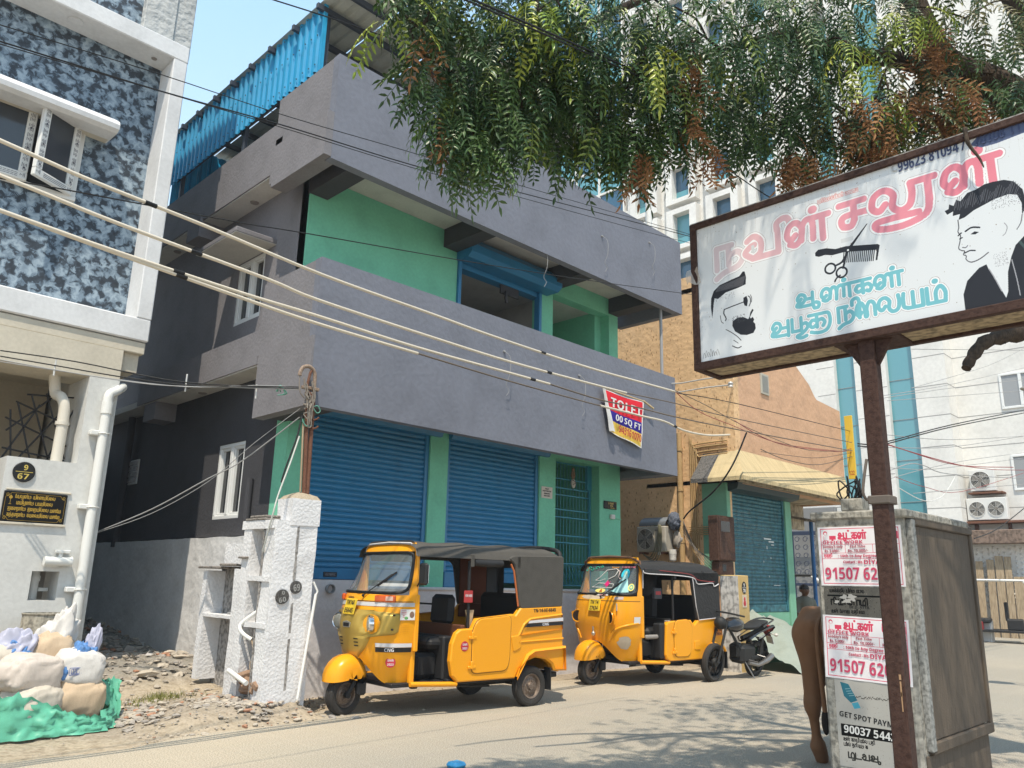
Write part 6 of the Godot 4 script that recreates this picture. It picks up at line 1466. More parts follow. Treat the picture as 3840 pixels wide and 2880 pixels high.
func person_sitting() -> void:
	var p := thing("person", "dark-haired person in a grey-green shirt sitting beside the blue pole", "person", V(17.6, 0, -8.22), "", deg_to_rad(-35))
	var skin_m := M("brown skin", 0.11, 0.055, 0.032, 0.6)
	# faces +z of its own frame
	var body := []
	body.append_array([[V(0, 0.62, 0), V(0, 1.08, 0.02), 0.15, 0.16], [V(-0.14, 1.12, 0.02), V(0.14, 1.12, 0.02), 0.075, 0.075], [V(0, 1.15, 0.02), V(0, 1.27, 0.04), 0.058, 0.055], [V(0, 1.37, 0.05), V(0, 1.33, 0.08), 0.10, 0.075], [V(0, 1.34, 0.15), V(0, 1.32, 0.155), 0.02, 0.018]])
	for sd in [-1.0, 1.0]:
		body.append_array([[V(sd * 0.19, 1.10, 0.02), V(sd * 0.24, 0.85, 0.06), 0.06, 0.048], [V(sd * 0.24, 0.85, 0.06), V(sd * 0.18, 0.78, 0.30), 0.045, 0.033], [V(sd * 0.18, 0.78, 0.30), V(sd * 0.17, 0.77, 0.38), 0.036, 0.03], [V(sd * 0.09, 0.60, 0), V(sd * 0.12, 0.60, 0.42), 0.095, 0.07], [V(sd * 0.12, 0.60, 0.42), V(sd * 0.12, 0.12, 0.42), 0.062, 0.045], [V(sd * 0.12, 0.06, 0.40), V(sd * 0.12, 0.04, 0.56), 0.045, 0.035], [V(sd * 0.095, 1.34, 0.05), V(sd * 0.10, 1.36, 0.04), 0.02, 0.02]])
		for i in 4: body.append([V(sd * (0.15 + i * 0.014), 0.765, 0.40), V(sd * (0.15 + i * 0.014), 0.745, 0.45 - absf(i - 1.4) * 0.006), 0.010, 0.008])
		body.append([V(sd * 0.145, 0.77, 0.37), V(sd * 0.125, 0.765, 0.41), 0.010, 0.009])
	part(p, "body", body_mesh(body, 0.016, 0.03), skin_m)
	var sh := []
	sh.append_array([[V(0, 0.60, 0), V(0, 1.08, 0.02), 0.165, 0.175], [V(-0.15, 1.12, 0.02), V(0.15, 1.12, 0.02), 0.088, 0.088]])
	for sd in [-1.0, 1.0]: sh.append([V(sd * 0.19, 1.11, 0.02), V(sd * 0.235, 0.90, 0.05), 0.075, 0.07])
	part(p, "shirt", body_mesh(sh, 0.02, 0.03), M("grey-green shirt", 0.13, 0.13, 0.105, 0.9))
	var tr := []
	for sd in [-1.0, 1.0]: tr.append_array([[V(sd * 0.09, 0.60, 0), V(sd * 0.12, 0.60, 0.42), 0.112, 0.085], [V(sd * 0.12, 0.60, 0.42), V(sd * 0.12, 0.14, 0.42), 0.08, 0.065]])
	part(p, "trousers", body_mesh(tr, 0.02, 0.03), M("dark trousers", 0.03, 0.03, 0.035, 0.9))
	var s := Sh.new(); s.ball(V(0, 1.405, 0.03), V(0.108, 0.092, 0.115), 14, 8); part(p, "hair", s, M("black hair", 0.012, 0.011, 0.011, 0.6))
	var st := thing("wooden_stool", "low wooden stool under the sitting person", "stool", p.position, "", p.rotation.y)
	s = Sh.new(); s.bev(V(-0.2, 0.44, -0.18), V(0.2, 0.48, 0.18), 0.008); part(st, "seat", s, M("old wood", 0.16, 0.12, 0.09, 0.9))
	for sx in [-0.16, 0.16]:
		for sz in [-0.14, 0.14]:
			s = Sh.new(); s.bev(V(sx - 0.02, 0, sz - 0.02), V(sx + 0.02, 0.44, sz + 0.02), 0.004); part(st, "leg", s, M("old wood"))

func neem_tree() -> void:
	var t := thing("neem_tree", "large neem tree with drooping feathery foliage overhanging the street", "tree", V(7.7, 0, -0.6))
	var bark := M("neem bark", 0.085, 0.060, 0.042, 0.95, {"t": "grime", "s": 1.4, "h": "b_streak", "d": 1.6})
	var s := Sh.new(); s.tube(curve(P3([7.75, -0.1, -0.6, 7.7, 1.6, -0.62, 7.62, 3.2, -0.66, 7.45, 4.5, -0.80]), 6), 0.26, 14); part(t, "trunk", s, bark, true)
	for k in [[[7.45, 4.4, -0.8, 7.0, 4.95, -0.92, 6.45, 5.18, -1.15, 6.2, 5.36, -1.42], 0.17, 0.12], [[6.3, 5.3, -1.35, 6.1, 5.55, -1.5, 5.95, 6.1, -1.6, 5.8, 6.9, -1.7, 5.4, 8.2, -2.0], 0.12, 0.06], [[7.45, 4.4, -0.8, 7.3, 5.6, -0.9, 7.1, 7.0, -1.2, 6.6, 8.2, -1.6], 0.2, 0.07], [[6.25, 5.32, -1.4, 5.9, 5.42, -1.7, 5.6, 5.48, -2.0, 5.3, 5.65, -2.3], 0.07, 0.05], [[5.8, 6.6, -1.7, 5.2, 6.5, -2.3, 4.6, 6.0, -2.9, 4.0, 5.5, -3.2, 3.6, 5.1, -3.5], 0.06, 0.015], [[5.3, 5.65, -2.3, 4.9, 5.5, -2.9, 4.5, 5.1, -3.2], 0.045, 0.012], [[4.6, 6.0, -2.9, 4.0, 6.2, -3.3, 3.3, 6.0, -3.6, 2.9, 5.6, -3.8], 0.035, 0.012], [[5.6, 6.8, -1.9, 5.0, 7.4, -2.0, 4.0, 7.6, -2.1, 3.1, 7.1, -1.8], 0.05, 0.015], [[7.2, 6.5, -1.1, 6.6, 7.6, -0.6, 5.6, 7.0, -0.3, 4.8, 6.6, -0.5], 0.06, 0.015], [[4.9, 5.5, -2.9, 4.4, 5.3, -3.1, 4.1, 4.7, -3.3], 0.025, 0.008], [[6.2, 5.4, -1.5, 6.1, 5.0, -1.9, 5.9, 4.6, -2.3], 0.03, 0.008], [[5.9, 5.6, -1.65, 5.6, 5.2, -2.3, 5.3, 4.5, -2.7], 0.03, 0.008]]:
		var pts := curve(P3(k[0]), 5)
		var rr := []
		for i in pts.size(): rr.append(lerpf(k[1], k[2], float(i) / (pts.size() - 1)))
		s = Sh.new(); s.tube(pts, rr, 9); part(t, "limb", s, bark, true)
	s = Sh.new()
	var db := curve(P3([7.7, 3.9, -0.9, 7.3, 3.55, -1.25, 7.1, 3.42, -1.35, 6.9, 3.36, -1.46, 6.72, 3.28, -1.56, 6.62, 3.15, -1.63, 6.56, 3.06, -1.66]), 4)
	var dr := []
	for i in db.size(): dr.append(lerpf(0.085, 0.035, float(i) / (db.size() - 1)) * (1.0 + 0.16 * sin(i * 2.1)))
	s.tube(db, dr, 9)
	s.tube([V(6.9, 3.36, -1.46), V(6.84, 3.28, -1.44)], [0.02, 0.004], 5); s.tube([V(7.05, 3.42, -1.38), V(7.0, 3.33, -1.36)], [0.02, 0.004], 5); s.tube([V(6.95, 3.42, -1.44), V(6.86, 3.44, -1.5)], [0.025, 0.006], 5)
	part(t, "dead_branch", s, bark, true)
	# one drooping pinnate leaf: a curved stalk with paired sickle leaflets
	var leaf := Sh.new()
	var side := func(o: Vector3, d: Vector3, l: float) -> void:
		# folded, tapering leaflet of six faces
		var w := d.cross(V(0.15, 1, 0.1)).normalized() * l * 0.155
		var b := V(0, -1, 0) * l
		var p1 := o + d * l * 0.35 + b * 0.05
		var p2 := o + d * l * 0.72 + b * 0.16
		var p3 := o + d * l * 0.98 + b * 0.36
		var up := V(0, 1, 0)
		var fold := V(0, l * 0.05, 0)
		leaf.flat(o, p1 + w + fold, p1, up); leaf.flat(o, p1, p1 - w + fold, up)
		leaf.flat(p1, p1 + w + fold, p2 + w * 0.7 + fold, up); leaf.flat(p1, p2 + w * 0.7 + fold, p2, up)
		leaf.flat(p1, p2, p1 - w + fold, up); leaf.flat(p2, p2 - w * 0.7 + fold, p1 - w + fold, up)
		leaf.flat(p2, p2 + w * 0.7 + fold, p3, up); leaf.flat(p2, p3, p2 - w * 0.7 + fold, up)
	var stalk := []
	for i in 8:
		var u := i / 7.0
		stalk.append(V(u * 0.26, -0.12 * u * u, 0))
	leaf.tube(stalk, 0.0022, 3, false)
	for i in 6:
		var u := 0.16 + i * 0.15
		var o := V(u * 0.26, -0.12 * u * u, 0)
		var l := 0.066 * (1.0 - 0.28 * absf(u - 0.45))
		for sd in [-1.0, 1.0]:
			side.call(o + V(0.004 * sd, 0, 0), V(0.55, -0.10, sd).normalized(), l)
	side.call(V(0.26, -0.12, 0), V(1, -0.5, 0).normalized(), 0.06)
	var lm := leaf.mesh()
	var kinds := [M("neem leaf", 1, 1, 1, 0.42, {"vc": true, "spec": 0.5, "back": Color(0.16, 0.24, 0.05)}), M("dry leaf", 1, 1, 1, 0.8, {"vc": true, "back": Color(0.16, 0.09, 0.04)})]
	var clumps := [
		[2.37, 4.77, -3.18, 0.24, 21, 0], [2.42, 4.94, -3.11, 0.4, 37, 0], [2.59, 4.92, -3.17, 0.32, 27, 0], [2.5, 4.59, -3.1, 0.1, 12, 0], [2.43, 4.26, -3.14, 0.14, 18, 0],
		[2.61, 4.25, -3.18, 0.23, 32, 0], [2.68, 4, -3.17, 0.16, 27, 0], [2.74, 3.88, -3.07, 0.1, 21, 0], [2.84, 4.28, -3.27, 0.26, 34, 0], [2.93, 4.32, -3.15, 0.3, 39, 0],
		[2.97, 4.62, -3.16, 0.32, 39, 0], [3.05, 4.83, -3.03, 0.4, 49, 0], [2.97, 5, -3.1, 0.32, 34, 0], [3.17, 5.01, -2.87, 0.45, 52, 0], [3.2, 4.58, -2.96, 0.4, 55, 0],
		[3.03, 4.2, -3, 0.24, 33, 0], [3.32, 4.35, -2.9, 0.3, 43, 0], [3.5, 4.22, -2.81, 0.2, 31, 0], [3.37, 4.74, -2.78, 0.4, 55, 0], [3.58, 4.95, -2.66, 0.45, 55, 0],
		[3.66, 4.51, -2.68, 0.35, 47, 0], [3.7, 4.21, -2.75, 0.16, 24, 0], [3.91, 4.39, -2.67, 0.22, 31, 0], [3.85, 4.74, -2.54, 0.4, 49, 0], [3.88, 5.11, -2.44, 0.45, 52, 0],
		[4.06, 4.5, -2.52, 0.16, 21, 0], [4.1, 4.94, -2.34, 0.4, 43, 0], [4.6, 4.71, -2.5, 0.16, 21, 0], [4.53, 4.91, -2.37, 0.3, 33, 0], [4.58, 5.27, -2.23, 0.45, 50, 0],
		[4.91, 4.74, -2.38, 0.26, 33, 0], [4.99, 4.93, -2.22, 0.32, 36, 0], [5.2, 4.59, -2.24, 0.16, 24, 0], [5, 5.19, -2.06, 0.4, 39, 0], [4.79, 5.45, -2.06, 0.4, 42, 0],
		[5.35, 4.9, -2.02, 0.32, 33, 0], [5.11, 5.46, -1.89, 0.26, 21, 0], [5.6, 4.74, -1.93, 0.2, 24, 0], [5.61, 4.98, -1.82, 0.26, 26, 0], [5.82, 5.31, -1.63, 0.3, 27, 0],
		[5.68, 5.7, -1.59, 0.26, 24, 0], [5.84, 4.9, -1.64, 0.24, 26, 0], [6.04, 5.05, -1.44, 0.3, 30, 0], [6.13, 5.71, -1.27, 0.5, 48, 0], [6.23, 5.22, -1.16, 0.4, 36, 0],
		[6.33, 5.84, -1.01, 0.6, 54, 0], [6.15, 4.95, -1.21, 0.26, 26, 0], [6.16, 4.99, -0.98, 0.3, 26, 0], [3.85, 4.75, -2.3, 0.05, 3, 1], [3.91, 4.67, -2.32, 0.06, 4, 1],
		[3.92, 4.41, -2.4, 0.08, 6, 1], [3.72, 4.08, -2.66, 0.1, 8, 1], [4.32, 4.33, -2.52, 0.1, 9, 1], [2.56, 4.02, -3.18, 0.06, 4, 1], [2.37, 4.46, -3.17, 0.05, 4, 1],
		[5.02, 4.48, -2.24, 0.16, 16, 1], [5.21, 4.44, -2.13, 0.14, 12, 1], [5.35, 4.77, -1.89, 0.22, 26, 1], [5.51, 4.73, -1.84, 0.2, 22, 1], [5.76, 5.05, -1.58, 0.18, 16, 1],
		[5.93, 5.03, -1.45, 0.22, 24, 1], [5.77, 5.45, -1.45, 0.2, 20, 1], [5.88, 4.97, -1.31, 0.16, 14, 1], [2.86, 4.63, -2.72, 0.16, 8, 2], [2.96, 4.68, -2.64, 0.14, 7, 2],
		[2.2, 4.54, -3.21, 0.12, 6, 2], [4.87, 5.01, -1.71, 0.12, 8, 2], [5.54, 4.95, -1.7, 0.12, 8, 2], [3.49, 4.57, -2.41, 0.16, 7, 2], [5.47, 5.53, -1.45, 0.2, 12, 2],
		[3, 7.2, -1.6, 0.8, 80, 0], [4.2, 7.6, -2.4, 0.9, 100, 0], [5.2, 7.4, -1.6, 0.9, 100, 0], [3.6, 6.4, -0.9, 0.7, 70, 0], [6.2, 7.6, -2.6, 0.9, 90, 0],
		[4.8, 6.6, -0.4, 0.8, 80, 0], [6.8, 8, -1.2, 1, 110, 0], [5.6, 8.6, -2.8, 1, 90, 0], [7.4, 7.4, -2.6, 0.9, 80, 0], [2.6, 6.2, -2.4, 0.6, 50, 0],
		[8.2, 6.6, -0.4, 0.9, 80, 0], [6.4, 6.4, 0.4, 0.9, 80, 0],
	]
	var r := RandomNumberGenerator.new(); r.seed = 19
	var sets := [[], [], []]
	for k in clumps:
		var c := V(k[0], k[1], k[2])
		for i in int(k[4] * (1.45 if k[5] == 0 else 1.2)):
			var d := V(r.randfn(), r.randfn() * 0.9, r.randfn()).normalized()
			var q := pow(r.randf(), 0.55)
			var at: Vector3 = c + d * k[3] * q + V(0, -0.06, 0)
			var yaw := atan2(-d.z, d.x) + r.randfn() * 0.5
			var b := Basis(V(0, 1, 0), yaw) * Basis(V(0, 0, 1), -0.35 - r.randf() * 0.75 + d.y * 0.35) * Basis(V(1, 0, 0), r.randfn() * 0.4)
			b = b.scaled(Vector3.ONE * r.randf_range(0.72, 1.12))
			var col: Color
			if k[5] == 1:
				col = Color(0.20, 0.085, 0.035).lerp(Color(0.33, 0.17, 0.07), r.randf())
				b = b * Basis(V(0, 0, 1), -0.7)
			elif k[5] == 2:
				col = Color(0.20, 0.30, 0.03).lerp(Color(0.36, 0.38, 0.05), r.randf())
			else:
				col = Color(0.030, 0.072, 0.020).lerp(Color(0.085, 0.150, 0.032), pow(r.randf(), 1.6))
				if r.randf() < 0.05: col = Color(0.17, 0.22, 0.03)
				if c.x > 5.3 and r.randf() < 0.3: col = col.lerp(Color(0.20, 0.14, 0.05), 0.5)
			sets[1 if k[5] == 1 else 0].append([Transform3D(b, at), col])
	for i in 2:
		var mm := MultiMesh.new(); mm.transform_format = MultiMesh.TRANSFORM_3D; mm.use_colors = true; mm.mesh = lm; mm.instance_count = sets[i].size()
		for j in sets[i].size():
			mm.set_instance_transform(j, sets[i][j][0]); mm.set_instance_color(j, sets[i][j][1])
		var o := MultiMeshInstance3D.new(); o.name = "foliage" if i == 0 else "withered_foliage"; o.multimesh = mm; o.material_override = kinds[i]
		t.add_child(o, true); o.position = -t.position; o.set_meta("kind", "stuff")
	# twigs between clumps
	s = Sh.new()
	for i in clumps.size():
		var k = clumps[i]
		var best := -1
		var bd := 1e9
		for j in i:
			var dd := V(k[0], k[1], k[2]).distance_to(V(clumps[j][0], clumps[j][1], clumps[j][2]))
			if dd < bd: bd = dd; best = j
		if best >= 0 and bd < 1.6:
			var a := V(clumps[best][0], clumps[best][1], clumps[best][2])
			var e := V(k[0], k[1], k[2])
			s.tube(curve([a, a.lerp(e, 0.5) + V(r.randfn() * 0.06, 0.08, r.randfn() * 0.06), e], 3), 0.008, 5)
	stuff(t, "twigs", s, bark).position = -t.position

# pen-stroke letter shapes, x to the right and y up in units of the letter body height: [advance, straight strokes, curved strokes]
const TAMIL := {
	"ka": [1.15, [[0.0, 1, 0.95, 1], [0.48, 1, 0.48, 0.0]], [[0.48, 0.55, 0.2, 0.62, 0.04, 0.36, 0.2, 0.12, 0.48, 0.30], [0.48, 0.52, 0.78, 0.62, 0.98, 0.36, 0.86, 0.06, 0.70, 0.12]]],
	"ku": [1.4, [[0.0, 1, 0.95, 1], [0.48, 1, 0.48, 0.1]], [[0.48, 0.55, 0.2, 0.62, 0.04, 0.36, 0.2, 0.12, 0.48, 0.30], [0.48, 0.52, 0.8, 0.6, 0.95, 0.36, 0.84, 0.12], [0.95, 1, 1.22, 0.9, 1.28, 0.3, 1.05, -0.2, 0.55, -0.32, 0.1, -0.2]]],
	"sa": [1.2, [[0.0, 1, 0.95, 1], [0.55, 1, 0.55, 0.25]], [[0.55, 0.3, 0.42, 0.03, 0.12, 0.06, 0.06, 0.36, 0.3, 0.5, 1.05, 0.48]]],
	"ta": [1.2, [[0.0, 1, 0.9, 1], [0.45, 1, 0.45, 0.1]], [[0.45, 0.55, 0.2, 0.62, 0.05, 0.36, 0.2, 0.12, 0.45, 0.30], [0.45, 0.52, 0.8, 0.6, 0.98, 0.25, 0.7, -0.2, 0.1, -0.34]]],
	"tta": [1.1, [[0.05, 1, 0.05, 0, 0.95, 0]], []],
	"ddu": [1.25, [[0.05, 1, 0.05, 0, 0.6, 0]], [[0.6, 0, 0.98, 0.12, 1.05, 0.6, 0.82, 0.95, 0.58, 0.7, 0.7, 0.45]]],
	"pa": [1.1, [[0.05, 1, 0.05, 0, 0.9, 0, 0.9, 1]], []],
	"ma": [1.15, [[0.05, 1, 0.05, 0, 0.95, 0]], [[0.95, 0, 0.98, 0.6, 0.75, 1.0, 0.5, 0.65, 0.5, 0.0]]],
	"ya": [1.3, [[0.6, 1, 0.6, 0], [1.1, 1, 1.1, 0, 0.3, 0]], [[0.1, 1, 0.06, 0.5, 0.1, 0.12, 0.35, 0.0]]],
	"ra": [0.85, [[0.1, 0, 0.1, 1, 0.65, 1, 0.65, 0.15]], []],
	"la": [1.35, [], [[0.42, 0.42, 0.22, 0.2, 0.04, 0.42, 0.12, 0.85, 0.42, 1.0, 0.66, 0.72, 0.62, 0.25, 0.82, 0.0, 1.1, 0.12, 1.2, 0.55, 1.16, 1.0]]],
	"lu": [1.6, [[1.16, 1, 1.45, 1]], [[0.42, 0.42, 0.22, 0.2, 0.04, 0.42, 0.12, 0.85, 0.42, 1.0, 0.66, 0.72, 0.62, 0.25, 0.82, 0.0, 1.08, 0.12, 1.18, 0.55, 1.16, 1.0], [1.45, 1, 1.45, 0.3, 1.3, -0.25, 0.8, -0.35, 0.35, -0.22]]],
	"loo": [2.0, [[1.16, 1, 1.8, 1], [1.62, 1, 1.62, 0.1]], [[0.42, 0.42, 0.22, 0.2, 0.04, 0.42, 0.12, 0.85, 0.42, 1.0, 0.66, 0.72, 0.62, 0.25, 0.82, 0.0, 1.08, 0.12, 1.18, 0.55, 1.16, 1.0], [1.62, 0.2, 1.5, -0.38, 0.9, -0.62, 0.25, -0.55, 0.08, -0.34, 0.3, -0.22, 1.3, -0.25]]],
	"lla": [1.75, [[1.02, 1, 1.02, 0], [1.02, 1, 1.65, 1], [1.42, 1, 1.42, 0]], [[0.36, 0.45, 0.18, 0.3, 0.04, 0.5, 0.14, 0.88, 0.4, 1.0, 0.62, 0.7, 0.56, 0.25, 0.36, 0.02, 0.16, 0.1], [0.58, 0.2, 0.62, 0.75, 0.82, 1.0, 1.02, 0.8]]],
	"zha": [1.15, [[0.08, 1, 0.08, 0.1, 0.66, 0.1], [0.66, 1, 0.66, 0.1]], [[0.66, 0.5, 0.95, 0.55, 1.05, 0.25, 0.7, -0.12, 0.36, -0.3, 0.6, -0.45, 0.95, -0.36]]],
	"va": [1.35, [[0.3, 0, 1.15, 0, 1.15, 1]], [[0.36, 0.62, 0.2, 0.55, 0.04, 0.3, 0.3, 0.0], [0.3, 0.0, 0.55, 0.2, 0.58, 0.7, 0.36, 1.0, 0.12, 0.85]]],
	"na": [1.15, [[0.08, 0, 0.08, 1, 0.62, 1], [0.5, 1, 0.5, 0.1]], [[0.5, 0.5, 0.8, 0.62, 0.98, 0.3, 0.8, -0.05, 0.35, -0.2, 0.06, -0.42]]],
	"nna": [1.7, [[1.02, 1, 1.62, 1], [1.38, 1, 1.38, 0]], [[0.36, 0.45, 0.18, 0.3, 0.04, 0.5, 0.14, 0.88, 0.4, 1.0, 0.62, 0.7, 0.56, 0.25, 0.36, 0.02, 0.14, 0.12], [0.58, 0.15, 0.64, 0.75, 0.82, 1.0, 1.02, 0.85, 1.02, 0.1]]],
	"nnna": [2.15, [[1.45, 1, 2.05, 1], [1.82, 1, 1.82, 0]], [[0.36, 0.45, 0.18, 0.3, 0.04, 0.5, 0.14, 0.88, 0.4, 1.0, 0.62, 0.7, 0.56, 0.25, 0.36, 0.02, 0.14, 0.12], [0.58, 0.15, 0.64, 0.75, 0.82, 1.0, 1.0, 0.75, 0.98, 0.0], [1.0, 0.3, 1.06, 0.8, 1.25, 1.0, 1.45, 0.85, 1.45, 0.1]]],
	"rra": [1.15, [[0.08, 0, 0.08, 0.7]], [[0.08, 0.7, 0.25, 1.0, 0.45, 0.75, 0.45, 0.05], [0.45, 0.7, 0.68, 1.0, 0.92, 0.75, 0.85, -0.1, 0.5, -0.36, 0.15, -0.3]]],
	"a": [1.3, [[0.35, 0.0, 1.12, 0.0], [0.6, 0.52, 1.12, 0.52], [1.12, 1, 1.12, -0.1]], [[0.36, 0.62, 0.2, 0.5, 0.1, 0.68, 0.3, 0.98, 0.58, 0.86, 0.62, 0.5, 0.4, 0.26, 0.12, 0.28, 0.06, 0.08, 0.35, 0.0]]],
	"aa": [1.65, [[0.35, 0.0, 1.12, 0.0], [0.6, 0.52, 1.12, 0.52], [1.12, 1, 1.12, 0.0]], [[0.36, 0.62, 0.2, 0.5, 0.1, 0.68, 0.3, 0.98, 0.58, 0.86, 0.62, 0.5, 0.4, 0.26, 0.12, 0.28, 0.06, 0.08, 0.35, 0.0], [1.12, 0.0, 1.2, -0.32, 1.45, -0.3, 1.5, 0.0, 1.32, 0.12]]],
	"E": [0.75, [[0.52, 0.8, 0.52, 0.0]], [[0.3, 0.2, 0.12, 0.05, 0.02, 0.3, 0.06, 0.85, 0.3, 1.02, 0.52, 0.75], [0.06, 0.85, 0.1, 1.25, 0.34, 1.3]]],
	"AI": [1.25, [], [[0.3, 0.35, 0.14, 0.15, 0.0, 0.45, 0.12, 0.92, 0.36, 0.95, 0.5, 0.5, 0.52, 0.05, 0.62, 0.1, 0.62, 0.6, 0.8, 0.98, 1.05, 0.8, 1.08, 0.05]]],
	"I": [0.0, [], [[-0.22, 1.0, -0.2, 1.3, 0.05, 1.42, 0.2, 1.15, 0.18, 0.05]]],
	"dot": [0.0, [], []],
	"U": [0.0, [], [[-0.12, 0.0, -0.1, -0.3, -0.5, -0.36]]],
	"sp": [0.7, [], []],
}

func dab(img: Image, p: Vector2, r: float, c: Color) -> void:
	var n := int(ceil(r))
	for dy in range(-n, n + 1):
		var w := sqrt(maxf(0.0, r * r - dy * dy))
		if w > 0.3 or r < 1.0:
			img.fill_rect(Rect2i(int(p.x - w), int(p.y + dy), maxi(1, int(2 * w)), 1), c)
func stroke(img: Image, pts: Array, r: float, c: Color) -> void:
	for i in pts.size() - 1:
		var n := maxi(1, int(pts[i].distance_to(pts[i + 1]) / maxf(0.8, r * 0.5)))
		for k in n + 1: dab(img, pts[i].lerp(pts[i + 1], float(k) / n), r, c)
func fillp(img: Image, poly: PackedVector2Array, c: Color) -> void:
	# scanline fill
	var lo := 1e9
	var hi := -1e9
	for p in poly: lo = minf(lo, p.y); hi = maxf(hi, p.y)
	for y in range(int(maxf(lo, 0)), int(minf(hi, img.get_height() - 1)) + 1):
		var xs := []
		for i in poly.size():
			var a := poly[i]
			var b := poly[(i + 1) % poly.size()]
			if (a.y <= y + 0.5) != (b.y <= y + 0.5): xs.append(a.x + (y + 0.5 - a.y) / (b.y - a.y) * (b.x - a.x))
		xs.sort()
		for i in range(0, xs.size() - 1, 2): img.fill_rect(Rect2i(int(xs[i]), y, maxi(1, int(xs[i + 1] - xs[i])), 1), c)
func smooth2(a: Array, o: Vector2, k: float) -> Array:
	var p := []
	for i in range(0, a.size(), 2): p.append(o + Vector2(a[i] * k, -a[i + 1] * k))
	return curve(p, 6)
func tamil_width(keys: Array) -> float:
	var w := 0.0
	for k in keys: w += TAMIL[k][0]
	return w
func tamil(img: Image, keys: Array, at: Vector2, k: float, squash: float, pens: Array) -> void:
	# pens: [radius, colour] laid one over the other (halo, edge, body)
	for pen in pens:
		var x := 0.0
		for key in keys:
			var g = TAMIL[key]
			var parts := []
			for st in g[1]:
				var p := []
				for i in range(0, st.size(), 2): p.append(Vector2(st[i], st[i + 1]))
				parts.append(p)
			for cv in g[2]:
				var p := []
				for i in range(0, cv.size(), 2): p.append(Vector2(cv[i], cv[i + 1]))
				parts.append(curve(p, 6))
			if key == "dot": parts.append([Vector2(-0.66, 1.36), Vector2(-0.62, 1.36)])
			for p in parts:
				var q := []
				for v in p: q.append(at + Vector2((x + v.x) * k * squash, -v.y * k))
				stroke(img, q, pen[0] * (1.25 if key == "dot" else 1.0), pen[1])
			x += g[0]

func plaque_print() -> Image:
	var img := Image.create(640, 330, false, Image.FORMAT_RGB8)
	img.fill(Color(0.07, 0.07, 0.07))
	var gold := Color(0.66, 0.54, 0.22)
	stroke(img, [Vector2(70, 14), Vector2(570, 14)], 1.6, gold); stroke(img, [Vector2(70, 316), Vector2(570, 316)], 1.6, gold)
	stroke(img, [Vector2(14, 60), Vector2(14, 270)], 1.6, gold); stroke(img, [Vector2(626, 60), Vector2(626, 270)], 1.6, gold)
	for sx in [0, 1]:
		for sy in [0, 1]:
			var q := []
			for i in 16: q.append(Vector2(absf(sx * 640 - 34 - cos(i * 0.6) * (20 - i)), absf(sy * 330 - 34 - sin(i * 0.6) * (20 - i))))
			stroke(img, q, 2.2, gold)
			stroke(img, [Vector2(absf(sx * 640 - 14), absf(sy * 330 - 60)), Vector2(absf(sx * 640 - 40), absf(sy * 330 - 52)), Vector2(absf(sx * 640 - 52), absf(sy * 330 - 38)), Vector2(absf(sx * 640 - 70), absf(sy * 330 - 14))], 2.0, gold)
	# lance emblem
	fillp(img, PackedVector2Array([Vector2(66, 38), Vector2(86, 62), Vector2(80, 78), Vector2(66, 84), Vector2(52, 78), Vector2(46, 62)]), gold)
	stroke(img, [Vector2(66, 80), Vector2(66, 140)], 2.5, gold); stroke(img, [Vector2(54, 140), Vector2(78, 140)], 3.0, gold)
	var rows := [[["E", "va", "lu", "nna", "dot", "ddu", "sp", "va", "I", "AI", "nna", "ya", "I", "la", "dot", "AI", "la"], 110, 70, 410], [["ma", "ya", "I", "lu", "nnna", "dot", "ddu", "sp", "pa", "ya", "ma", "I", "la", "dot", "AI", "la"], 130, 138, 370], [["ku", "ka", "nna", "U", "nnna", "dot", "ddu", "sp", "ku", "AI", "rra", "ya", "I", "la", "dot", "AI", "la", "sp", "ma", "nna", "E", "ma"], 52, 206, 545], [["ka", "na", "dot", "ta", "nna", "U", "nnna", "dot", "ddu", "sp", "ka", "va", "AI", "la", "ya", "I", "la", "dot", "AI", "la", "sp", "ma", "nna", "E", "ma"], 52, 274, 540]]
	for r in rows:
		var sq: float = r[3] / (tamil_width(r[0]) * 32.0)
		tamil(img, r[0], Vector2(r[1], r[2]), 32, sq, [[3.2, gold]])
	return img

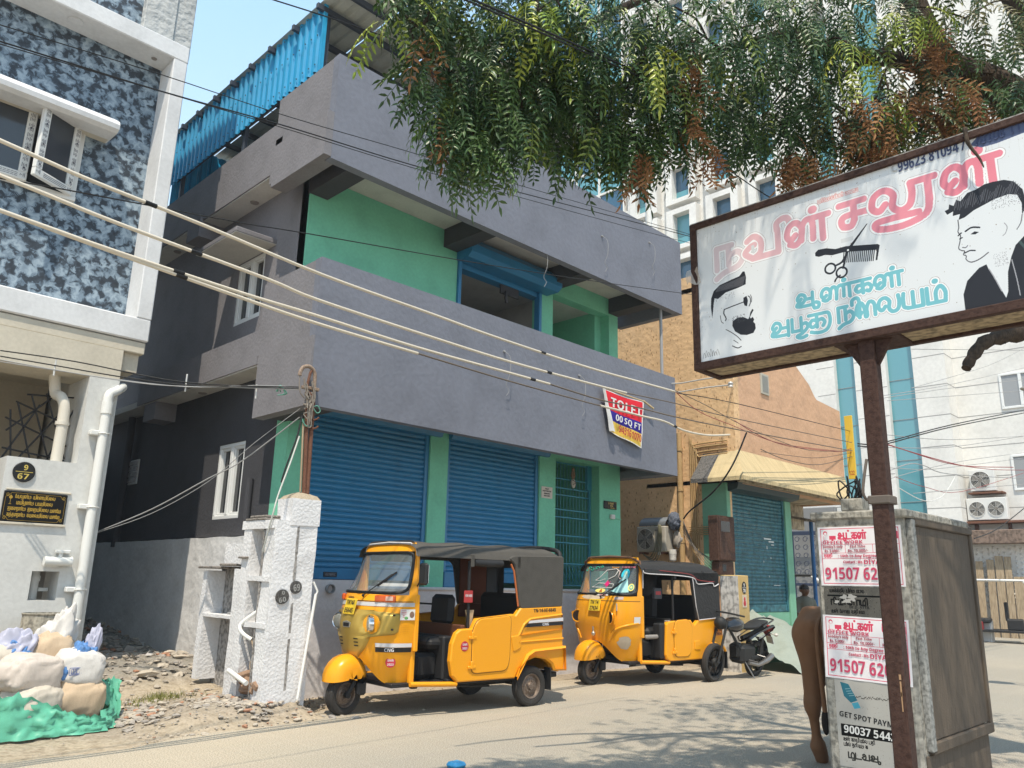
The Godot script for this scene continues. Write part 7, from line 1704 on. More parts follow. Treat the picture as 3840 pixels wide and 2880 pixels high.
func salon_face() -> Image:
	var W := 1696
	var H := 744
	var img := Image.create(W, H, false, Image.FORMAT_RGB8)
	img.fill(Color(0.83, 0.84, 0.85))
	var px := func(a: Array) -> PackedVector2Array:
		var p := PackedVector2Array()
		for i in range(0, a.size(), 2): p.append(Vector2(a[i] * 800, H - a[i + 1] * 800))
		return p
	var pts := func(a: Array) -> Array: return curve(Array(px.call(a)), 6)
	# grime and rain runs in the vinyl
	var rr := RandomNumberGenerator.new(); rr.seed = 5
	for i in 110:
		var x := rr.randi() % W
		var l := 20 + rr.randi() % 130
		var c := Color(0.83, 0.84, 0.85).lerp(Color(0.66, 0.64, 0.60), rr.randf() * 0.35)
		img.fill_rect(Rect2i(x, 0, 1 + rr.randi() % 2, l), c)
	for i in 420:
		dab(img, Vector2(rr.randi() % W, pow(rr.randf(), 2.5) * H), rr.randf() * 2.0 + 0.5, Color(0.55, 0.50, 0.46))
	var halo := Color(0.90, 0.90, 0.90)
	var rim := Color(0.66, 0.62, 0.63)
	# title in red, bleached towards the left
	var title := [[["na"], 0.14, 0.60, 0.205, Color(0.83, 0.76, 0.77)], [["va", "I"], 0.35, 0.61, 0.20, Color(0.84, 0.68, 0.70)], [["nna", "dot"], 0.63, 0.615, 0.165, Color(0.85, 0.60, 0.64)], [["sa"], 0.96, 0.635, 0.15, Color(0.86, 0.58, 0.62)], [["loo"], 1.135, 0.645, 0.19, Color(0.86, 0.54, 0.59)], [["nna", "dot"], 1.51, 0.655, 0.17, Color(0.86, 0.50, 0.56)]]
	for t in title:
		var k: float = 0.145 * 800
		tamil(img, t[0], Vector2(t[1] * 800, H - t[2] * 800), k, t[3] / 0.145 * 0.99, [[26.0, rim], [24.0, halo], [16.0, t[4]]])
	var cyan := Color(0.44, 0.70, 0.74)
	for t in [[["aa", "nnna", "dot", "ka", "lla", "dot"], 0.665, 0.225, 0.61, 0.075], [["a", "zha", "ku"], 0.50, 0.075, 0.37, 0.085], [["na", "I", "AI", "la", "ya", "ma", "dot"], 0.90, 0.082, 0.58, 0.085]]:
		var k: float = t[4] * 800
		tamil(img, t[0], Vector2(t[1] * 800, H - t[2] * 800), k, t[3] / (tamil_width(t[0]) * t[4]), [[16.0, rim], [14.0, halo], [9.0, cyan]])
	var small := Color(0.80, 0.50, 0.48)
	tamil(img, ["pa", "ra", "I", "sp", "E", "va", "la", "ya", "pa", "dot", "pa", "nna", "dot", "sp", "ddu", "AI", "nna", "ya"], Vector2(0.84 * 800, H - 0.838 * 800), 15, 0.72, [[3.2, small], [1.4, halo]])
	for i in 40: dab(img, Vector2((0.93 + rr.randfn() * 0.018) * 800, H - (0.885 + rr.randfn() * 0.02) * 800), 1.4, small)
	# comb and scissors
	var blk := Color(0.13, 0.135, 0.16)
	fillp(img, px.call([0.80, 0.535, 0.82, 0.55, 0.87, 0.545, 0.92, 0.525, 0.98, 0.525, 1.155, 0.487, 1.165, 0.477, 1.145, 0.395, 1.135, 0.395, 1.146, 0.455, 0.97, 0.492, 0.90, 0.492, 0.86, 0.506, 0.82, 0.505, 0.80, 0.515]), blk)
	for i in 17:
		var t := i / 16.0
		stroke(img, [Vector2(lerpf(0.968, 1.135, t) * 800, H - lerpf(0.495, 0.46, t) * 800), Vector2(lerpf(0.958, 1.122, t) * 800, H - lerpf(0.433, 0.397, t) * 800)], 2.3, blk)
	fillp(img, px.call([1.112, 0.625, 1.105, 0.625, 0.985, 0.505, 0.995, 0.488]), blk)
	stroke(img, pts.call([0.995, 0.50, 0.955, 0.44, 0.915, 0.425]), 5.0, blk); stroke(img, pts.call([0.985, 0.50, 0.965, 0.43, 0.955, 0.40]), 5.0, blk); stroke(img, pts.call([0.935, 0.36, 0.912, 0.345, 0.903, 0.33]), 4.0, blk)
	for k in [[0.882, 0.415, 0.030], [0.945, 0.375, 0.030]]:
		var q := []
		for i in 25: q.append(Vector2((k[0] + cos(i * TAU / 24) * k[2]) * 800, H - (k[1] + sin(i * TAU / 24) * k[2]) * 800))
		stroke(img, q, 4.5, blk)
	dab(img, Vector2(0.991 * 800, H - 0.498 * 800), 5.0, halo)
	# bearded man in profile, high contrast
	fillp(img, px.call([0.335, 0.545, 0.348, 0.54, 0.355, 0.50, 0.35, 0.455, 0.30, 0.445, 0.21, 0.435, 0.155, 0.405, 0.13, 0.415, 0.122, 0.38, 0.115, 0.33, 0.107, 0.285, 0.10, 0.36, 0.105, 0.42, 0.125, 0.465, 0.17, 0.495, 0.25, 0.51, 0.31, 0.52]), blk)
	for i in 26: stroke(img, [Vector2((0.14 + i * 0.0075) * 800, H - (0.455 + 0.0 * i) * 800), Vector2((0.16 + i * 0.0075) * 800, H - (0.487 + i * 0.001) * 800)], 0.9, Color(0.45, 0.45, 0.47))
	for i in 60: dab(img, Vector2((0.135 + rr.randf() * 0.14) * 800, H - (0.39 + rr.randf() * 0.035 + 0.0) * 800), 1.2, Color(0.35, 0.35, 0.37))
	stroke(img, pts.call([0.20, 0.325, 0.27, 0.335, 0.33, 0.342]), 2.6, blk)
	fillp(img, px.call([0.33, 0.37, 0.352, 0.378, 0.36, 0.345, 0.352, 0.31, 0.335, 0.318, 0.328, 0.342]), blk)
	stroke(img, pts.call([0.362, 0.375, 0.375, 0.36, 0.376, 0.33, 0.366, 0.308]), 2.4, blk); stroke(img, pts.call([0.378, 0.378, 0.385, 0.355, 0.382, 0.33]), 1.6, blk)
	stroke(img, pts.call([0.195, 0.325, 0.19, 0.30, 0.198, 0.28, 0.205, 0.262, 0.20, 0.25]), 3.2, blk); stroke(img, pts.call([0.165, 0.29, 0.17, 0.25, 0.185, 0.235]), 1.5, blk)
	fillp(img, px.call([0.385, 0.285, 0.395, 0.275, 0.38, 0.255, 0.368, 0.235, 0.372, 0.225, 0.385, 0.232, 0.395, 0.215, 0.388, 0.20, 0.40, 0.185, 0.402, 0.155, 0.385, 0.13, 0.34, 0.125, 0.30, 0.135, 0.262, 0.165, 0.245, 0.205, 0.25, 0.235, 0.285, 0.25, 0.325, 0.245, 0.355, 0.225, 0.365, 0.24, 0.37, 0.262]), blk)
	for i in 80: dab(img, Vector2((0.245 + rr.randf() * 0.09) * 800, H - (0.215 + rr.randf() * 0.05) * 800), 1.5, Color(0.28, 0.28, 0.3))
	stroke(img, pts.call([0.20, 0.19, 0.235, 0.165, 0.275, 0.13, 0.30, 0.10]), 2.0, blk); stroke(img, pts.call([0.24, 0.075, 0.275, 0.055, 0.30, 0.06]), 2.4, blk); stroke(img, pts.call([0.25, 0.11, 0.28, 0.085]), 1.5, blk)
	# young man with a quiff and leather jacket
	fillp(img, px.call([1.515, 0.545, 1.505, 0.57, 1.525, 0.575, 1.53, 0.60, 1.55, 0.585, 1.565, 0.615, 1.585, 0.60, 1.62, 0.635, 1.66, 0.64, 1.70, 0.655, 1.74, 0.655, 1.79, 0.648, 1.83, 0.625, 1.862, 0.57, 1.868, 0.51, 1.855, 0.455, 1.845, 0.44, 1.85, 0.50, 1.835, 0.55, 1.80, 0.565, 1.74, 0.56, 1.69, 0.545, 1.64, 0.53, 1.595, 0.505, 1.565, 0.50, 1.575, 0.53, 1.54, 0.53, 1.545, 0.555]), blk)
	for i in 34: stroke(img, [Vector2((1.55 + i * 0.0085) * 800, H - (0.56 + sin(i * 1.7) * 0.01) * 800), Vector2((1.565 + i * 0.0088) * 800, H - (0.615 + sin(i * 0.9) * 0.015) * 800)], 1.0, Color(0.38, 0.38, 0.40))
	for i in 140: dab(img, Vector2((1.72 + rr.randf() * 0.13) * 800, H - (0.50 + rr.randf() * 0.06) * 800), 1.1, Color(0.45, 0.45, 0.47))
	stroke(img, pts.call([1.562, 0.50, 1.562, 0.46, 1.556, 0.435, 1.565, 0.41, 1.558, 0.375, 1.55, 0.345, 1.562, 0.33, 1.575, 0.322, 1.568, 0.305, 1.58, 0.295, 1.578, 0.275, 1.60, 0.255, 1.64, 0.262, 1.68, 0.285]), 2.2, Color(0.30, 0.30, 0.32))
	stroke(img, pts.call([1.59, 0.428, 1.62, 0.44, 1.655, 0.43]), 3.6, blk); stroke(img, pts.call([1.555, 0.415, 1.57, 0.425]), 3.0, blk)
	fillp(img, px.call([1.61, 0.405, 1.63, 0.415, 1.65, 0.405, 1.632, 0.398]), blk); stroke(img, [Vector2(1.56 * 800, H - 0.395 * 800), Vector2(1.572 * 800, H - 0.398 * 800)], 2.4, blk)
	stroke(img, pts.call([1.575, 0.312, 1.60, 0.318, 1.622, 0.312]), 3.0, blk); stroke(img, pts.call([1.568, 0.345, 1.582, 0.34, 1.592, 0.348]), 2.2, Color(0.4, 0.4, 0.42))
	stroke(img, pts.call([1.765, 0.42, 1.775, 0.395, 1.765, 0.365, 1.752, 0.355]), 1.8, Color(0.55, 0.55, 0.57)); stroke(img, pts.call([1.845, 0.44, 1.835, 0.40, 1.815, 0.37]), 2.2, Color(0.4, 0.4, 0.42))
	fillp(img, px.call([1.545, 0.0, 1.545, 0.09, 1.57, 0.16, 1.63, 0.215, 1.665, 0.225, 1.672, 0.195, 1.70, 0.12, 1.73, 0.03, 1.742, 0.06, 1.752, 0.16, 1.775, 0.235, 1.80, 0.29, 1.85, 0.335, 1.90, 0.33, 2.0, 0.28, 2.12, 0.24, 2.12, 0.0]), blk)
	for i in 90: dab(img, Vector2((1.70 + rr.randf() * 0.06) * 800, H - (0.20 + rr.randf() * 0.07) * 800), 1.6, Color(0.62, 0.62, 0.64))
	stroke(img, pts.call([1.672, 0.20, 1.69, 0.15, 1.715, 0.07]), 2.0, Color(0.6, 0.6, 0.62)); stroke(img, pts.call([1.775, 0.22, 1.785, 0.12, 1.79, 0.03]), 2.0, Color(0.6, 0.6, 0.62))
	for k in [[1.82, 0.30, 1.86, 0.22, 1.90, 0.15], [1.92, 0.30, 1.94, 0.2, 2.0, 0.12], [2.0, 0.22, 2.04, 0.12, 2.09, 0.05], [1.84, 0.12, 1.9, 0.06]]: stroke(img, pts.call(k), 5.0, Color(0.25, 0.31, 0.31))
	# scratches and a scribble at the lower left
	for i in 7: stroke(img, pts.call([0.03 + i * 0.016, 0.03 + rr.randf() * 0.02, 0.04 + i * 0.016, 0.06 + rr.randf() * 0.03, 0.05 + i * 0.016, 0.035, 0.06 + i * 0.014, 0.05 + rr.randf() * 0.02]), 0.9, Color(0.5, 0.5, 0.5))
	for k in [[0.40, 0.70, 0.02, 0.05], [0.955, 0.575, 0.07, 0.025]]: img.fill_rect(Rect2i(int(k[0] * 800), int(H - k[1] * 800), int(k[2] * 800), int(k[3] * 800)), Color(0.78, 0.785, 0.79))
	# blue band at the upper right, its film peeled
	fillp(img, px.call([1.70, 0.93, 2.12, 0.93, 2.12, 0.872, 1.9, 0.868, 1.78, 0.858, 1.71, 0.862, 1.66, 0.895]), Color(0.31, 0.35, 0.47))
	return img

func salon_sign() -> void:
	var b := thing("salon_sign", "big white Tamil salon light-box sign in a rusty brown frame on a steel post", "sign", V(4.42, 0, -1.58))
	var rust := M("rust brown frame", 0.075, 0.042, 0.033, 0.75, {"t": "rust", "s": 1.8, "h": "b_fine", "d": 0.12})
	var X := 4.29
	var z0 := -2.635
	var z1 := -0.44
	var s := Sh.new()
	s.quad(V(X + 0.008, 3.71, z0 + 0.03), V(X + 0.008, 3.71, z0 + 0.03 + 2.12), V(X + 0.008, 2.78, z0 + 0.03 + 2.12), V(X + 0.008, 2.78, z0 + 0.03), V(-1, 0, 0))
	var face := part(b, "sign_face", s, skin("salon print", salon_face(), 0.45, 0.4), true)
	var navy := M("phone navy", 0.045, 0.06, 0.13, 0.6)
	letters(face, "99623 81094 /", 0.062, V(X + 0.004, 3.685, z0 + 1.50), V(0, 0.02, 1), V(0, 1, 0), navy, 0.34)
	letters(face, "70108 11186", 0.062, V(X + 0.004, 3.69, z0 + 1.86), V(0, 0.02, 1), V(0, 1, 0), navy, 0.30)
	letters(face, "C", 0.045, V(X + 0.004, 3.685, z0 + 1.31), V(0, 0, 1), V(0, 1, 0), M("phone grey", 0.4, 0.4, 0.4, 0.6), 0.03)
	for k in [[2.735, 2.785], [3.705, 3.745]]:
		s = Sh.new(); s.bev(V(X - 0.012, k[0], z0), V(X + 0.03, k[1], z1), 0.004); part(b, "front_frame", s, rust, true)
	for k in [[z0, z0 + 0.045], [z1 - 0.045, z1]]:
		s = Sh.new(); s.bev(V(X - 0.010, 2.78, k[0]), V(X + 0.03, 3.71, k[1]), 0.004); part(b, "front_frame", s, rust, true)
	s = Sh.new(); s.bev(V(X + 0.26, 2.735, z0), V(X + 0.30, 2.785, z1), 0.004).bev(V(X + 0.26, 3.705, z0), V(X + 0.30, 3.745, z1), 0.004).bev(V(X + 0.26, 2.735, z0), V(X + 0.30, 3.745, z0 + 0.045), 0.004).bev(V(X + 0.03, 2.735, z0), V(X + 0.26, 2.78, z0 + 0.04), 0.004).bev(V(X + 0.03, 2.735, -1.75), V(X + 0.26, 2.775, -1.40), 0.004); part(b, "back_frame", s, rust, true)
	s = Sh.new(); s.box(V(X + 0.02, 2.752, z0 + 0.03), V(X + 0.28, 2.764, z1)); part(b, "bottom_panel", s, M("stained board", 0.42, 0.33, 0.21, 0.85, {"t": "grime", "s": 0.9}), true)
	s = Sh.new(); s.box(V(X + 0.285, 2.77, z0 + 0.03), V(X + 0.295, 3.71, z1)).box(V(X + 0.02, 2.78, z0 + 0.008), V(X + 0.28, 3.71, z0 + 0.016)); part(b, "back_panel", s, M("tin grey", 0.35, 0.33, 0.3, 0.6), true)
	s = Sh.new(); s.box(V(X + 0.0, 3.74, z0), V(X + 0.30, 3.755, z1)); part(b, "top_panel", s, M("dusty grey top", 0.36, 0.34, 0.31, 0.8, {"t": "grime", "s": 1.4}), true)
	s = Sh.new(); s.bev(V(X + 0.03, -0.1, -1.615), V(X + 0.115, 2.74, -1.53), 0.006); var post := part(b, "post", s, rust, true)
	s = Sh.new(); s.prism(P2([-0.13, 2.735, 0.13, 2.735, 0.05, 2.60, -0.05, 2.60]), X + 0.06, X + 0.085, Transform3D(Basis(V(0, 0, 1), V(0, 1, 0), V(1, 0, 0)), V(0, 0, -1.572))); part(b, "gusset", s, rust, true)
	s = Sh.new(); s.bev(V(X + 0.018, 1.84, -1.63), V(X + 0.128, 1.885, -1.515), 0.006, Transform3D(Basis.IDENTITY, V(0, 0, 0))); s.tube(curve([V(X + 0.02, 1.86, -1.63), V(X - 0.005, 1.90, -1.64), V(X + 0.01, 2.0, -1.63), V(X + 0.03, 2.08, -1.62)], 4), 0.008, 5); part(b, "binding_strap", s, M("old strap", 0.12, 0.10, 0.085, 0.9), true)
	s = Sh.new()
	for k in [[0.93, 0.007, 0.07], [0.87, 0.005, 0.09], [0.985, 0.010, 0.025]]: s.cbox(V(X + 0.0288, k[0], -1.548), V(0.003, k[2], k[1]))
	part(post, "chipped_paint", s, M("bare chip", 0.36, 0.22, 0.12, 0.8))
	var tw := single("hanging_twig", Sh.new().tube(curve([V(X - 0.03, 3.76, -0.95), V(X - 0.05, 3.66, -0.94), V(X - 0.045, 3.56, -0.90), V(X - 0.05, 3.50, -0.885)], 5), [0.012, 0.012, 0.011, 0.010, 0.010, 0.010, 0.009, 0.008, 0.008, 0.007, 0.006, 0.006, 0.005, 0.004, 0.004, 0.003], 6), M("neem bark", 0.085, 0.060, 0.042, 0.95, {"t": "grime", "s": 1.4, "h": "b_streak", "d": 1.6}), "dry twig hanging over the upper right of the salon sign", "twig")
	s = Sh.new(); s.grid(8, 8, func(u: float, w: float) -> Vector3: return V(X - 0.02 - 0.02 * sin(u * 5.0 + w * 3.0), 3.32 + w * 0.10 + 0.01 * sin(u * 7.0), z0 - 0.02 + u * 0.09), V(-1, 0, 0)); single("plastic_scrap", s, M("clear plastic", 0.55, 0.50, 0.45, 0.3, {"a": 0.6}), "crumpled plastic scrap taped to the left edge of the salon sign", "plastic scrap")

func poster(at: Vector3, w: float, h: float, tilt: float, label: String) -> void:
	# pink-printed job notice pasted on the cabinet's street face (which looks along -x)
	var b := thing("job_poster", label, "poster", at, "job posters on the utility cabinet")
	var rgt := V(0, sin(tilt), cos(tilt))
	var up := V(0, cos(tilt), -sin(tilt))
	var x := Transform3D(Basis(rgt, up, V(-1, 0, 0)), Vector3.ZERO)
	var wave := noise(3.0, 2, int(at.y * 10))
	var s := Sh.new()
	var img := Image.create(590, 420, false, Image.FORMAT_RGB8)
	img.fill(Color(0.88, 0.865, 0.87))
	var red := Color(0.80, 0.28, 0.38)
	var line := func(a: Vector2, c: Vector2, r: float) -> void: stroke(img, [a, c], r, red)
	line.call(Vector2(22, 14), Vector2(572, 14), 2.6); line.call(Vector2(22, 404), Vector2(572, 404), 2.6); line.call(Vector2(22, 14), Vector2(22, 404), 2.6); line.call(Vector2(572, 14), Vector2(572, 404), 2.6)
	line.call(Vector2(22, 128), Vector2(572, 128), 1.6); line.call(Vector2(22, 188), Vector2(572, 188), 1.6); line.call(Vector2(22, 228), Vector2(572, 228), 1.6); line.call(Vector2(196, 128), Vector2(196, 188), 1.6); line.call(Vector2(390, 128), Vector2(390, 188), 1.6)
	# little seated figure and monitor
	dab(img, Vector2(56, 44), 15, red); dab(img, Vector2(57, 48), 10, Color(0.92, 0.88, 0.88)); stroke(img, [Vector2(44, 66), Vector2(44, 96), Vector2(70, 96)], 1.8, red); fillp(img, PackedVector2Array([Vector2(84, 64), Vector2(132, 64), Vector2(132, 92), Vector2(84, 92)]), red); img.fill_rect(Rect2i(100, 92, 14, 8), red)
	tamil(img, ["aa", "tta", "dot", "ka", "lla", "dot"], Vector2(150, 88), 42, 0.86, [[6.0, red]])
	tamil(img, ["E", "ta", "AI", "va"], Vector2(416, 88), 42, 0.80, [[6.0, red]])
	tamil(img, ["ta", "ku", "ta", "I"], Vector2(38, 216), 18, 0.8, [[2.4, red]])
	s.grid(12, 10, func(u: float, c: float) -> Vector3: return x * V((u - 0.5) * w, (0.5 - c) * h, 0.004 + 0.003 * wave.get_noise_2d(u * 3, c * 3) + 0.010 * pow(maxf(0.0, u + c - 1.6), 1.5)), V(-1, 0, 0))
	part(b, "sheet", s, skin("poster print %d" % int(at.y * 100), img, 0.75, 0.25))
	var ink := M("poster pink", 0.52, 0.060, 0.125, 0.7)
	var dk := M("poster maroon", 0.36, 0.045, 0.09, 0.7)
	var put := func(t: String, cx: float, cy: float, ch: float, tw: float, m: Material) -> void:
		letters(b, t, ch / 420.0 * h, x * V((cx / 590.0 - 0.5) * w, (0.5 - cy / 420.0) * h, 0.0085), rgt, up, m, tw / 590.0 * w)
	put.call("OFFICE WORK", 178, 112, 24, 290, ink); put.call("(Ladies)", 505, 106, 18, 90, ink)
	put.call("Sunday's only", 106, 143, 17, 145, dk); put.call("Rs. 5,000/-", 100, 173, 19, 110, dk)
	put.call("Part Time", 285, 143, 17, 108, dk); put.call("Rs. 10,000/-", 285, 173, 19, 140, dk)
	put.call("Full Time", 475, 143, 17, 100, dk); put.call("Rs. 18,000/-", 480, 173, 19, 140, dk)
	put.call(": 10th to Any Degree or above", 340, 210, 20, 400, ink)
	put.call("Contact : Ms.", 245, 253, 20, 140, ink); put.call("DIYA", 375, 253, 32, 110, ink)
	put.call("91507 62002", 298, 335, 84, 520, ink)

func utility_cabinet() -> void:
	var b := thing("utility_cabinet", "weathered concrete utility cabinet with dark side panel and pasted posters", "utility cabinet", V(6.7, 0, -2.33))
	var conc := M("stained concrete", 0.40, 0.375, 0.32, 0.92, {"t": "grime", "s": 0.9, "h": "b_mid", "d": 0.6})
	var dark := M("brown sheet door", 0.135, 0.105, 0.078, 0.8, {"t": "streak", "s": 1.1, "h": "b_fine", "d": 0.1})
	var s := Sh.new(); s.bev(V(5.95, -0.05, -2.665), V(7.38, 1.93, -2.03), 0.02); part(b, "body", s, conc, true)
	s = Sh.new(); s.bev(V(5.93, 1.905, -2.685), V(7.36, 1.965, -1.985), 0.012); part(b, "cap", s, conc, true)
	s = Sh.new(); s.bev(V(6.10, 0.42, -2.03), V(7.42, 1.86, -2.012), 0.004); part(b, "door_panel", s, dark, true)
	s = Sh.new(); s.bev(V(6.03, 0.36, -2.035), V(6.10, 1.90, -1.985), 0.008); part(b, "door_stile", s, M("grey stile", 0.33, 0.33, 0.31, 0.7, {"t": "grime", "s": 1.5}), true)
	s = Sh.new(); s.bev(V(6.06, 0.34, -2.03), V(7.46, 0.415, -1.99), 0.008).bev(V(6.10, 1.86, -2.03), V(7.46, 1.93, -1.99), 0.008).bev(V(7.40, 0.41, -2.03), V(7.46, 1.86, -1.995), 0.006); part(b, "door_rail", s, dark, true)
	s = Sh.new(); s.bev(V(6.0, -0.05, -2.03), V(7.40, 0.335, -2.022), 0.003); part(b, "plinth_panel", s, dark, true)
	s = Sh.new(); s.bev(V(5.97, 1.965, -2.46), V(6.12, 2.06, -2.30), 0.01); part(b, "cable_block", s, conc, true)
	s = Sh.new(); s.tube([V(5.98, 1.94, -2.60), V(5.98, 1.965, -2.32)], 0.006, 6)
	for i in 9:
		var o := V(6.02 + rng.randf() * 0.06, 2.06, -2.42 + rng.randf() * 0.10)
		s.tube(curve([o + V(0, -0.12 * rng.randf(), 0.0), o + V(-0.03, 0.04, 0.02), o + V(-0.05 * rng.randf(), 0.10 + rng.randf() * 0.08, -0.06 + rng.randf() * 0.12), o + V(-0.04, 0.05, -0.10 + rng.randf() * 0.16), o + V(-0.03, -0.02, -0.04)], 5), 0.006, 5)
	part(b, "wire_tangle", s, M("black trim", 0.016, 0.016, 0.017, 0.55), true)
	poster(V(5.948, 1.64, -2.335), 0.60, 0.425, 0.004, "upper of two pink and white job posters on the cabinet")
	poster(V(5.948, 0.995, -2.345), 0.60, 0.435, -0.02, "lower of two pink and white job posters on the cabinet")
	# older black-printed bills, torn
	var grime := Color(0.36, 0.35, 0.33)
	var img := Image.create(440, 160, false, Image.FORMAT_RGB8); img.fill(grime)
	var rr := RandomNumberGenerator.new(); rr.seed = 31
	for i in 700: dab(img, Vector2(rr.randi() % 440, rr.randi() % 160), rr.randf() * 3.0, Color(0.18, 0.18, 0.17).lerp(Color(0.5, 0.48, 0.45), rr.randf()))
	tamil(img, ["va", "ka", "ka", "dot", "ka", "dot", "ta", "I", "la", "dot", "sp", "va", "I", "nna", "dot", "ddu", "sp", "ma", "ddu", "va"], Vector2(36, 30), 15, 0.85, [[2.0, Color(0.10, 0.10, 0.10)]])
	img.fill_rect(Rect2i(20, 44, 330, 9), Color(0.09, 0.09, 0.09))
	tamil(img, ["ra", "I", "sp", "ma", "I", "sp", "ka", "I", "sp", "ra", "ma", "I"], Vector2(40, 96), 26, 1.15, [[4.2, Color(0.10, 0.10, 0.10)]])
	tamil(img, ["a", "nna", "dot", "sp", "E", "sa", "ra", "ku", "sp", "va", "ta", "I", "sp", "a", "dot", "ma"], Vector2(40, 140), 15, 0.95, [[2.0, Color(0.10, 0.10, 0.10)]])
	for i in 9:
		var q := PackedVector2Array()
		var c := Vector2(150 + rr.randfn() * 26, 62 + rr.randfn() * 14)
		for k in 9: q.append(c + Vector2(cos(k * TAU / 9), sin(k * TAU / 9) * 0.5) * (8 + rr.randf() * 22))
		fillp(img, q, Color(0.68, 0.67, 0.65))
	var t := thing("torn_bill", "torn black-printed bill between the two pink job posters", "poster", V(5.948, 1.315, -2.36))
	var s2 := Sh.new(); s2.quad(V(-0.001, 0.105, -0.26), V(-0.001, 0.105, 0.26), V(-0.001, -0.105, 0.26), V(-0.001, -0.105, -0.26), V(-1, 0, 0)); part(t, "sheet", s2, skin("torn bill print", img, 0.85, 0.2))
	letters(t, "Dr.D. AYYA", 0.020, V(-0.002, -0.035, -0.01), V(0, 0, 1), V(0, 1, 0), M("bill black", 0.02, 0.02, 0.02, 0.8), 0.14)
	img = Image.create(420, 560, false, Image.FORMAT_RGB8); img.fill(Color(0.66, 0.65, 0.62))
	for i in 500: dab(img, Vector2(rr.randi() % 420, rr.randi() % 560), rr.randf() * 2.6, Color(0.66, 0.65, 0.62).lerp(Color(0.40, 0.39, 0.36), rr.randf()))
	for i in 24: stroke(img, [Vector2(140 + i * 9, 100 + rr.randi() % 14), Vector2(146 + i * 9, 96 + rr.randi() % 20)], 2.5, Color(0.30, 0.29, 0.27))
	fillp(img, PackedVector2Array([Vector2(40, 20), Vector2(96, 30), Vector2(150, 130), Vector2(104, 150), Vector2(60, 110)]), Color(0.20, 0.42, 0.48)); fillp(img, PackedVector2Array([Vector2(108, 152), Vector2(152, 140), Vector2(168, 176), Vector2(124, 186)]), Color(0.30, 0.60, 0.68))
	for i in 4: stroke(img, [Vector2(72 + i * 8, 64 + i * 14), Vector2(104 + i * 8, 58 + i * 14)], 2.0, Color(0.55, 0.68, 0.7))
	img.fill_rect(Rect2i(24, 290, 380, 76), Color(0.10, 0.10, 0.10))
	tamil(img, ["a", "nna", "dot", "sp", "ka", "ra", "va", "I", "sp", "ma", "E", "la", "sp", "pa", "ta", "I"], Vector2(36, 395), 18, 0.8, [[2.2, Color(0.12, 0.12, 0.12)]])
	tamil(img, ["pa", "E", "la", "dot", "sp", "ta", "ra", "I", "sp", "va", "ddu", "sp", "ka"], Vector2(36, 428), 18, 0.8, [[2.4, Color(0.12, 0.12, 0.12)]])
	tamil(img, ["ma", "U", "tta", "va", "aa"], Vector2(60, 500), 34, 1.2, [[5.0, Color(0.20, 0.20, 0.19)]])
	t = thing("spot_payment_bill", "grimy bill with blue card machine and spot payment lettering, lowest on the cabinet", "poster", V(5.948, 0.49, -2.37))
	s2 = Sh.new(); s2.quad(V(-0.001, 0.29, -0.22), V(-0.001, 0.29, 0.22), V(-0.001, -0.29, 0.22), V(-0.001, -0.29, -0.22), V(-1, 0, 0)); part(t, "sheet", s2, skin("spot bill print", img, 0.85, 0.2))
	letters(t, "GET SPOT PAYMENT", 0.036, V(-0.002, 0.035, 0.03), V(0, -0.09, 1), V(0, 1, 0.09), M("bill black"), 0.46)
	letters(t, "90037 54421", 0.052, V(-0.003, -0.05, 0.02), V(0, -0.04, 1), V(0, 1, 0.04), M("bill white", 0.6, 0.6, 0.58, 0.8), 0.38)

func cond_unit(b: Node3D, x: Transform3D, w: float, h: float, fans: int, m: Material) -> void:
	# outdoor air-conditioner unit; local z looks out of the fan face
	var s := Sh.new(); s.bev(V(-w / 2, 0, -0.28), V(w / 2, h, 0), 0.015, x); part(b, "casing", s, m)
	for i in fans:
		var c := V(-w / 2 + h * 0.46 if fans == 1 else (i - 0.5) * w * 0.47, h * 0.5, 0.0)
		var r := h * 0.40 if fans == 1 else w * 0.20
		var fx := x * Transform3D(Basis(V(1, 0, 0), PI / 2), c)
		s = Sh.new(); s.lathe([Vector2(0.0, 0.002), Vector2(r, 0.003)], 28, fx); var fo := part(b, "fan_opening", s, M("fan shade", 0.03, 0.028, 0.025, 0.8))
		s = Sh.new()
		for k in 4:
			var a := TAU * k / 4.0 + 0.5
			s.grid(4, 4, func(u: float, v: float) -> Vector3:
				var rr := lerpf(r * 0.2, r * 0.92, u)
				var an := a + (v - 0.5) * 0.9
				return fx * V(cos(an) * rr, 0.006 + v * 0.012, sin(an) * rr), x.basis.z)
		s.lathe([Vector2(r * 0.24, 0.004), Vector2(r * 0.22, 0.03), Vector2(0.0, 0.034)], 14, fx); part(fo, "fan_blades", s, M("fan grey", 0.20, 0.185, 0.165, 0.7))
		s = Sh.new()
		for k in 7:
			var q := []
			for j in 25: q.append(fx * V(cos(TAU * j / 24) * r * (k + 1) / 7.0, 0.024, sin(TAU * j / 24) * r * (k + 1) / 7.0))
			s.tube(q, 0.0028 if k < 6 else 0.008, 4, false)
		for k in 4: s.tube([fx * V(cos(k * PI / 4) * r, 0.024, sin(k * PI / 4) * r), fx * V(-cos(k * PI / 4) * r, 0.024, -sin(k * PI / 4) * r)], 0.0035, 4)
		part(fo, "fan_guard", s, m)

